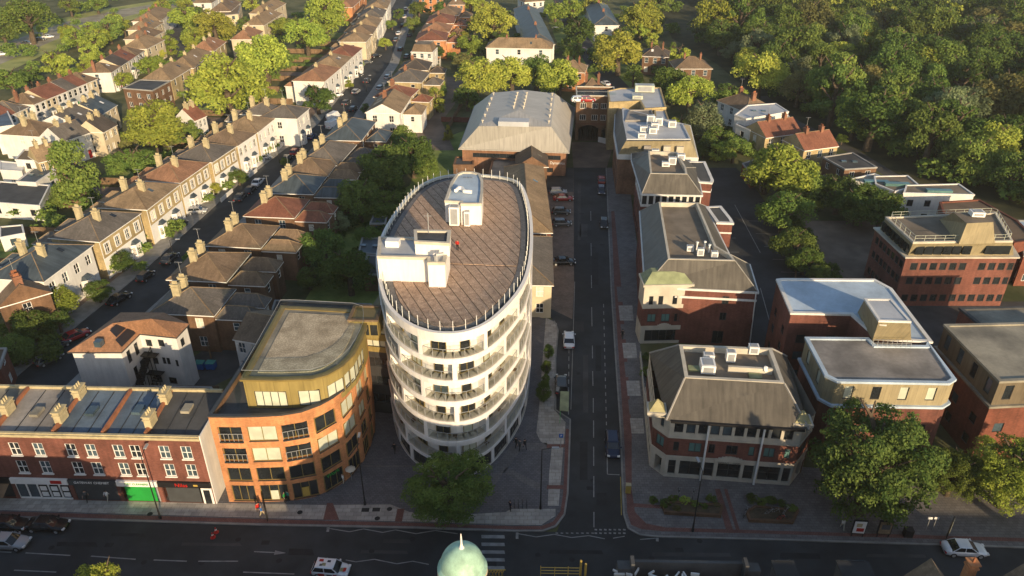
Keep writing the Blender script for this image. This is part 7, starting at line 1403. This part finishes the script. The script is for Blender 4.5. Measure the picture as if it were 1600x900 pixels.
# ================================================================ vehicles
AL = 85.3
CA = [(227, 431, 82, 'hatch', 'black', 'black car at the kerb below the second villa'), (265, 403, 82, 'saloon', 'darkgrey', 'dark car beside the brown lamp post'), (283, 351, 88, 'hatch', 'black', 'dark car in the third villa drive'), (308, 329, 10, 'hatch', 'silver', 'silver hatchback parked across a villa drive'), (403, 284, 84, 'saloon', 'white', 'white car at the kerb of the long street'), (391, 296, 84, 'saloon', 'black', 'black car just behind the white one'), (376, 307, 84, 'saloon', 'darkgrey', 'dark grey car two behind the white one'), (486, 213, 84, 'hatch', 'blue', 'blue car near the white vans'), (461, 237, 84, 'hatch', 'red', 'car with red lights driving in the long street'), (449, 247, 84, 'hatch', 'black', 'dark car in the shade behind the red one'),
      (521, 184, 70, 'van', 'white', 'upper white van beside the long street'), (521, 196, 60, 'van', 'white', 'lower white van beside the long street'), (533, 190, 84, 'hatch', 'red', 'dark red car beside the two vans'), (556, 143, 80, 'hatch', 'silver', 'silver car near the bright little tree'), (541, 160, 80, 'hatch', 'darkgrey', 'grey car above the white vans'), (552, 170, 80, 'hatch', 'black', 'black car on the east kerb by the solar house'), (573, 126, 82, 'hatch', 'darkgrey', 'dark car in the middle of the long street'), (558, 117, 40, 'hatch', 'darkgrey', 'dark car in a drive below the cream houses'), (572, 97, 40, 'saloon', 'grey', 'grey car in a drive before the red roofed white house'), (587, 87, 40, 'hatch', 'black', 'black car in a drive before the cream houses'), (606, 120, 80, 'hatch', 'silver', 'silver car on the east kerb opposite the terrace'), (594, 137, 80, 'hatch', 'silver', 'pale car on the east kerb by the red roof'), (626, 77, 80, 'hatch', 'black', 'black car driving far up the long street'), (619, 62, 82, 'hatch', 'grey', 'grey car parked far up the west kerb'), (623, 52, 82, 'hatch', 'white', 'white car far up the street'), (640, 55, 82, 'hatch', 'navy', 'navy car far up the east kerb'), (636, 88, 80, 'hatch', 'grey', 'grey car on the east kerb by the mansard block'), (629, 40, 84, 'hatch', 'black', 'black car near the top of the street'), (632, 26, 84, 'hatch', 'white', 'white car near the top of the street'), (634, 14, 84, 'hatch', 'silver', 'silver car at the top of the street'), (660, 50, 84, 'hatch', 'silver', 'silver car by the orange houses'), (457, 196, 10, 'hatch', 'white', 'white car in the drive below the seventh villa'), (412, 246, 30, 'hatch', 'silver', 'car tucked behind the hedge of the sixth villa'), (526, 148, 30, 'hatch', 'white', 'white car in the drive beside the round street tree'),
      (117, 524, 50, 'saloon', 'red', 'dark red car in the shade at the left'), (76, 560, 55, 'hatch', 'grey', 'grey car in the shade at the left below the red one'), (186, 466, 70, 'saloon', 'black', 'black car in shade beside the garden trees'), (88, 540, 60, 'hatch', 'darkgrey', 'dark car between the red and grey ones at left'),
      (940, 281, 86, 'hatch', 'red', 'red hatchback facing away on the side street'), (940, 297, -94, 'hatch', 'navy', 'dark blue car right behind the red hatchback'), (944, 349, -94, 'hatch', 'black', 'small black car driving down the side street'), (889, 530, 87, 'saloon', 'white', 'white saloon with dark roof glass on the side street'), (877, 601, 87, 'suv', 'darkgrey', 'dark grey off-road car in the parking bay'), (957, 696, -93, 'suv', 'navy', 'dark car with lit headlights in the marked bay'),
      (872, 299, 2, 'hatch', 'silver', 'silver car topmost in the parking court'), (880, 309, 2, 'saloon', 'red', 'red car in the parking court'), (877, 330, -2, 'hatch', 'darkgrey', 'dark green-grey car third in the parking court'), (878, 348, 2, 'hatch', 'grey', 'grey car fourth in the parking court'), (880, 408, 2, 'saloon', 'black', 'black car lowest in the parking court'),
      (940, 106, 115, 'hatch', 'white', 'white car on the far side road behind the arched office'), (946, 130, 115, 'saloon', 'white', 'white car nearest behind the arched office'), (925, 91, 115, 'hatch', 'black', 'black car on the far side road'), (916, 80, 115, 'hatch', 'navy', 'navy car on the far side road'), (868, 45, 110, 'hatch', 'silver', 'silver car by the dark slate house'), (911, 78, 115, 'hatch', 'red', 'red car on the far side road'),
      (12, 846, -3, 'saloon', 'silver', 'silver car with bright headlights at the bottom left'), (74, 819, -3, 'saloon', 'black', 'black car parked before the white estate-agent shop'), (12, 818, -3, 'saloon', 'black', 'black car parked at the left edge of the main road'), (1507, 857, -4, 'saloon', 'white', 'white car on the main road at the bottom right'),
      (264, 68, 10, 'hatch', 'blue', 'bright blue car between the tan houses'), (3, 84, 20, 'saloon', 'white', 'white car at the left edge of the far road'), (42, 67, 20, 'saloon', 'darkgrey', 'dark car on the far road, nearest of the three'), (62, 61, 20, 'saloon', 'black', 'black car on the far road, middle of the three'), (75, 57, 20, 'saloon', 'white', 'white car on the far road, farthest of the three'), (262, 80, 80, 'hatch', 'red', 'red car below the bright blue one'), (294, 82, 60, 'hatch', 'black', 'black car beside the tan hipped house')]
for c in CA: cpx(*c)
dec = cpx(517, 889, -6, 'hatch', 'white', 'white hatchback covered in dark red and gold decals on the main road', None)
for i, (x, y, w_, h_, m_) in enumerate([(-1.0, .3, .5, .35, 'red_paint'), (-.6, -.2, .45, .4, 'gold_roof'), (-.15, .25, .4, .3, 'car_navy'), (-.9, -.3, .3, .3, 'car_grey')]):
    b = MB(); z = 1.49; b.poly([(x - w_ / 2, y - h_ / 2, z), (x + w_ / 2, y - h_ / 2, z), (x + w_ / 2.4, y + h_ / 2, z), (x - w_ / 2.2, y + h_ / 2.2, z)]); o = b.build('decal', m_); o.parent = dec
for i, (x, w_, m_) in enumerate([(1.35, .5, 'gold_roof'), (1.6, .3, 'red_paint')]):
    b = MB(); z = .9; b.poly([(x - w_ / 2, -.5, z + .03), (x + w_ / 2, -.4, z), (x + w_ / 2, .1, z), (x - w_ / 2, .0, z + .03)]); o = b.build('decal', m_); o.parent = dec
for (x, z, w_, m_) in [(-.8, .6, .7, 'red_paint'), (.1, .55, .6, 'car_grey'), (.7, .6, .4, 'red_paint')]:
    b = MB(); b.box(x - w_ / 2, -.885, z - .15, x + w_ / 2, -.875, z + .18); o = b.build('decal', m_); o.parent = dec
# ================================================================ street furniture
def lamp(x, y, h, label, az=0, arm=1.2, mat='black', group='street lamps'):
    r = root('street_lamp', label, 'street lamp', (x, y, .12), group); d = Vector((cos(az), sin(az)))
    b = MB(); b.tube((x, y, .1), (x, y, 1.4), .12, .1, 8); b.tube((x, y, 1.4), (x, y, h), .08, .05, 8); b.build('post', mat, r)
    b = MB(); b.tube((x, y, h), (x + d.x * arm, y + d.y * arm, h + .25), .04, n=6); b.build('arm', mat, r); b = MB(); b.obox((x + d.x * (arm + .3), y + d.y * (arm + .3)), d, .8, .28, h + .17, h + .32); b.build('lantern', 'grey_metal', r); b = MB(); b.tube((x, y, .12), (x, y, .5), .16, n=8); b.build('base', mat, r)
for px, h, az, lab in [((251, 811), 9.4, 1.6, 'tall black lamp post before the green shuttered shop'), ((570.5, 789.5), 9.2, 1.6, 'tall black lamp post right of the orange building entrance'), ((844.5, 796), 9.2, 0, 'tall dark lamp post on the plaza beside the side street'), ((1082, 831), 9.2, 1.7, 'tall dark lamp post before the front red office'), ((277, 425), 6.5, 0, 'brown lamp post by the dark car in the long street'), ((437, 255), 6, 0, 'pale lamp post further up the long street'), ((613, 95), 7, 0, 'tall pole at the junction far up the long street'), ((573, 143), 5, 0, 'white topped short lamp post in the long street')]: g_ = G(*px); lamp(g_.x, g_.y, h, lab, az)
def box_thing(name, px, w_, d_, z0, z1, mat, lab, cat, t=RX, extra=None):
    g_ = G(*px); r = root(name, lab, cat, (g_.x, g_.y, z0)); b = MB(); b.obox(g_, t, w_, d_, z0, z1); b.build('body', mat, r); b = MB(); b.obox(g_, t, w_ * 1.05, d_ * 1.08, z1, z1 + .08); b.build('lid', extra or mat, r); return r
for i, x in enumerate((314, 331)):
    r = box_thing('wheelie_bin', (x, 576), 1.3, 1.0, .15, 1.15, 'blue_paint' if i < 2 else 'teal_bin', ['left blue refuse bin with green lid behind the white corner house', 'right blue refuse bin with green lid behind the white corner house'][i], 'bin', extra='teal_bin')
    g_ = G(x, 576); m_ = MB()
    for sx in (-.5, .5):
        for sy in (-.4, .4): m_.tube((g_.x + sx, g_.y + sy - .05, .1), (g_.x + sx, g_.y + sy + .05, .1), .1, n=6)
    m_.build('castors', 'black', r)
r = box_thing('cabinet', (981, 770), .6, .5, .12, 1.3, 'yellow_paint', 'yellow grit box cabinet at the kerb by the junction', 'cabinet', extra='pot_yellow'); r = box_thing('litter_bin', (1417, 838), .9, .7, .12, 1.1, 'black', 'black litter bin beside the poster boards', 'bin')
g_ = G(881, 648); r = root('bus_shelter', 'long green glazed street shelter at the kerb of the side street', 'shelter', (g_.x, g_.y, .12)); b = MB(); b.obox(g_, AX, 4.2, 1.2, 2.3, 2.42); b.build('shelter_roof', 'green_roof', r)
for k in (-1, -.33, .33, 1): m_ = MB(); c = g_ + AX * 2 * k - RX * .5; m_.tube((*c, .12), (*c, 2.3), .04, n=6); m_.build('post', 'green_paint', r)
for k in range(3): m_ = MB(); c = g_ + AX * (-1.35 + 1.35 * k) - RX * .5; m_.obox(c, AX, 1.2, .03, .4, 2.1); m_.build('glass_panel', 'clear_teal', r)
def board(px, w_, h_, lab, face, t=RX, z0=.6, name='advertising_board', cat='poster board', txt=None):
    g_ = G(*px); r = root(name, lab, cat, (g_.x, g_.y, .12)); t = Vector(t); n = Vector((t.y, -t.x))
    for s in (-1, 1): m_ = MB(); c = g_ + t * s * w_ * .4; m_.obox(c, t, .1, .1, .12, z0 + .05); m_.build('leg', 'black', r)
    b = MB(); b.obox(g_, t, w_, .18, z0, z0 + h_); b.build('case', 'black', r); b = MB(); b.obox(g_ + n * .1, t, w_ * .86, .03, z0 + .12, z0 + h_ - .12); b.build('poster', face, r); return r
r1 = board((1338, 839), 1.5, 2.0, 'poster board with pale red and white poster by the main road', 'white_paint'); g_ = G(1338, 839); b = MB(); b.obox(g_ + Vector((.1, -.13)), RX, .8, .03, 1.0, 1.5); b.build('poster_block', 'red_paint', r1); b = MB(); b.obox(g_ + Vector((-.1, -.13)), RX, .6, .03, 1.7, 2.2); b.build('poster_block', 'pot_yellow', r1)
r1 = board((1378, 840), 1.5, 2.0, 'second poster board with brown street scene poster', 'tile_tan'); g_ = G(1378, 840); b = MB(); b.obox(g_ + Vector((0, -.13)), RX, .9, .03, 1.4, 2.1); b.build('poster_block', 'car_grey', r1)
board((1478, 842), 1.0, 2.2, 'tall slim totem with pale blue screen behind the white car', 'blind_pale', (cos(.9), sin(.9)), z0=.9); r1 = board((418, 812), .9, 2.0, 'upright billboard with black, white and pink advert on the left pavement', 'car_grey', (cos(1.2), -sin(1.2)), z0=.4)
for i, (x, y) in enumerate(((1446, 830), (1456, 830))): r = root('sign_post', ['left small white sign on a post beside the litter bin', 'right small white sign on a post beside the litter bin'][i], 'sign', (*G(x, y), .12)); c = G(x, y); b = MB(); b.tube((*c, .12), (*c, 2.2), .035, n=5); b.build('post', 'grey_metal', r); b = MB(); b.obox(c, RX, .5, .05, 1.9, 2.2); b.build('plate', 'white_paint', r)
c = G(876, 700); r = root('parking_sign', 'blue parking sign on a grey post at the plaza kerb', 'sign', (c.x, c.y, .12)); b = MB(); b.tube((*c, .12), (*c, 2.4), .04, n=6); b.build('post', 'grey_metal', r); b = MB(); b.obox(c - AX * .06, RX, .55, .04, 1.8, 2.4); b.build('plate', 'blue_paint', r); text_obj(r, 'P', c - AX * .1, RX, 2.1, .42, 'white_paint', 'plate_letter')
for i, (x, y) in enumerate(((333, 840), (338, 832))): c = G(x, y); r = root('traffic_cone_sign', ['lower red road sign standing in the main road', 'upper red road sign standing in the main road'][i], 'road sign', (c.x, c.y, 0)); b = MB(); b.lathe([(.3, .02), (.3, .07), (.16, .1), (.05, .8), (0, .8)], c, 10); b.build('cone', 'red_paint', r); b = MB(); b.tube((*c, .4), (*c, .55), .12, .1, 8); b.build('cone_band', 'white_paint', r)
for i in range(5):
    c = G(797 + i * 6.5, 796); r = root('bicycle_stand', 'black hoop bicycle stand in the row on the plaza near the main road', 'bicycle stand', (c.x, c.y, .12), 'bicycle stands on the plaza'); b = MB(); b.tube((*c, .12), (*c, .9), .035, n=5); b.tube((c.x, c.y + .7, .12), (c.x, c.y + .7, .9), .035, n=5); b.tube((*c, .9), (c.x, c.y + .7, .9), .035, n=5); b.build('hoop', 'black', r)
def bicycle(px, rz, lab, mat='black'):
    g_ = G(*px); r = root('bicycle', lab, 'bicycle', (g_.x, g_.y, .125), 'bicycles parked by the planting beds', rz, world=False)
    for s in (-.52, .52):
        m_ = MB(); n = 14
        for i in range(n): a, c_ = 2 * pi * i / n, 2 * pi * (i + 1) / n; m_.tube((s + .33 * cos(a), 0, .33 + .33 * sin(a)), (s + .33 * cos(c_), 0, .33 + .33 * sin(c_)), .025, n=4, cap=False)
        for i in range(4): a = pi * i / 4; m_.tube((s - .33 * cos(a), 0, .33 - .33 * sin(a)), (s + .33 * cos(a), 0, .33 + .33 * sin(a)), .006, n=3)
        m_.build('wheel', 'tyre', r)
    m_ = MB(); A, B, C_, D_ = (-.52, 0, .33), (-.05, 0, .3), (-.2, 0, .85), (.35, 0, .8)
    for p, q in ((A, B), (B, C_), (C_, D_), (B, D_), (A, C_), (D_, (.52, 0, .33)), (D_, (.33, 0, .98))): m_.tube(p, q, .022, n=5)
    m_.build('frame', mat, r); m_ = MB(); m_.box(-.32, -.07, .88, -.08, .07, .93); m_.build('saddle', 'black', r); m_ = MB(); m_.tube((.33, -.27, .98), (.33, .27, .98), .018, n=5); m_.build('handlebar', 'grey_metal', r)
for i, (x, y, a) in enumerate([(1165, 805, .9), (1200, 806, .2), (1210, 804, -.2), (1226, 804, .6), (1083, 776, 1.2), (1060, 775, 1.4), (1219, 815, .1)]): bicycle((x, y), a, ['bicycle leaning at the left end of the right planting bed', 'bicycle in the middle of the right planting bed', 'second bicycle in the middle of the right planting bed', 'bicycle at the right part of the right planting bed', 'bicycle behind the left planting bed near the lamp', 'bicycle behind the left planting bed', 'red bicycle in front of the right planting bed'][i], 'red_paint' if i == 6 else 'grey_metal')
for i, (x, y, rz, pose, tp, lg, lab) in enumerate([(405, 803, 2.2, 'walk', 'red_paint', 'black', 'person in a red top near the billboard on the left pavement'), (410, 808, .4, 'walk', 'blue_paint', 'pot_yellow', 'person in blue top and pale trousers beside the kerb at left'), (446, 786, 0, 'stand', 'green_paint', 'black', 'person in green top, left of a pair before the orange building'), (451, 784, 1, 'stand', 'teal_bin', 'black', 'person in pale green top, right of a pair before the orange building'),
      (537, 757, .5, 'stand', 'white_paint', 'stone', 'person in white at the orange building entrance'), (806, 700, 1, 'walk', 'black', 'black', 'leftmost of three dark clothed people on the plaza'), (812, 704, -2, 'walk', 'car_grey', 'black', 'middle of three dark clothed people on the plaza'), (820, 703, 2, 'walk', 'black', 'car_navy', 'rightmost of three dark clothed people on the plaza'), (617, 709, 1.4, 'walk', 'black', 'black', 'person in black walking between the orange building and tower'), (137, 784, -1.4, 'walk', 'car_grey', 'black', 'person walking before the dark chemist shopfront'), (170, 784, 1.4, 'walk', 'white_paint', 'stone', 'person in pale clothes beside the green shutter'), (972, 530, 1.3, 'walk', 'black', 'black', 'person in dark clothes on the east footway'), (797, 800, .5, 'stand', 'car_navy', 'black', 'person at the bicycle stands on the plaza'), (1315, 828, 1.5, 'walk', 'white_paint', 'blind_pale', 'pale clothed person on the pavement left of the poster boards')]):
    g_ = G(x, y); person(g_.x, g_.y, rz, lab, pose, tp, lg)
r = root('cafe_umbrella', 'small white parasol over a cafe table at the orange building entrance', 'umbrella', (*G(550, 752), .12)); c = G(550, 752); b = MB(); b.tube((*c, .12), (*c, 2.2), .03, n=5); b.build('pole', 'grey_metal', r); b = MB(); b.lathe([(.65, 2.0), (.4, 2.18), (.02, 2.3)], c, 8); b.build('canopy', 'stone', r)
# walls, fences and hedges
def wallpx(a, b_, h, mat, lab, th=.22, name='garden_wall'):
    p, q = G(*a), G(*b_); t = (q - p).normalized(); r = root(name, lab, 'fence' if 'fence' in name else 'wall', (*p, 0)); n = max(1, int((q - p).length / 2.4)); L = (q - p).length / n
    for i in range(n): b = MB(); c = p + t * L * (i + .5); b.obox(c, t, L - .1, th * .6, 0, h - .08); b.build('panel', mat, r); b = MB(); b.obox(p + t * L * i, t, .14, th, 0, h); b.build('post', mat, r)
    return r
for a, b_, h, m_, lab, nm in [((1165, 240), (1235, 246), 1.8, 'timber', 'timber fence at the top end of the car park', 'timber_fence'), ((1178, 262), (1188, 300), 1.6, 'grey_metal', 'grey metal fence beside the car park shed', 'metal_fence'), ((700, 205), (730, 150), 1.8, 'timber', 'timber fence in the yard left of the sports hall', 'timber_fence'), ((690, 190), (760, 192), 1.5, 'brick_red', 'low red wall in the yard', 'garden_wall'), ((1235, 520), (1250, 345), 1.4, 'timber', 'fence between the car park and the brown yard', 'timber_fence'), ((1000, 560), (1016, 730), 1.2, 'stone', 'stone wall between the east footway and the front red office', 'garden_wall'), ((345, 620), (280, 620), 2.0, 'timber', 'fence in the yard behind the shop parade', 'timber_fence'), ((640, 470), (610, 470), 2, 'brick_brown', 'wall behind the link block', 'garden_wall'), ((1262, 700), (1250, 740), 2.0, 'brick_brown', 'brick wall right of the front red office', 'garden_wall'), ((330, 560), (318, 520), 1.8, 'timber', 'timber fence beside the dark villa', 'timber_fence')]: wallpx(a, b_, h, m_, lab, name=nm)
for i in range(15):      # garden walls across the western and eastern plots
    u = 118 + 13.5 * i; p = AX * u + RX * -86; q = p + RX * -27; r = root('garden_fence', 'timber fence between back gardens west of the long street', 'fence', (*p, 0), 'fences between the western back gardens'); t = -RX
    for k in range(11): b = MB(); b.obox(p + t * (k + .5) * 2.4, t, 2.3, .08, 0, 1.7); b.build('panel', 'timber', r)
for i, (a, b_) in enumerate([((153, 425), (170, 412)), ((383, 283), (402, 268)), ((346, 316), (364, 300)), ((402, 262), (414, 252)), ((434, 236), (447, 224))]): wallpx(a, b_, 1.0, 'white_render', ['low white garden wall before the first villa', 'low white garden wall before the fifth villa', 'low white garden wall before the fourth villa', 'low white garden wall before the sixth villa', 'low white garden wall before the seventh villa'][i])
HAZE = 0.00018
if HAZE:
    b = MB(); b.box(-900, -200, -1.1, 900, 900, 68.5); m = bpy.data.materials.new('haze'); m.use_nodes = True; t = m.node_tree; t.nodes.clear(); o = t.nodes.new("ShaderNodeOutputMaterial"); v = t.nodes.new("ShaderNodeVolumePrincipled"); v.inputs["Color"].default_value = (.95, .93, .88, 1); v.inputs["Density"].default_value = HAZE; v.inputs["Anisotropy"].default_value = .3
    t.links.new(v.outputs[0], o.inputs["Volume"]); M['haze'] = m; o = b.build('haze', 'haze'); o['kind'] = 'stuff'; o['label'] = 'thin warm evening haze filling the air over the town'; o['category'] = 'haze'
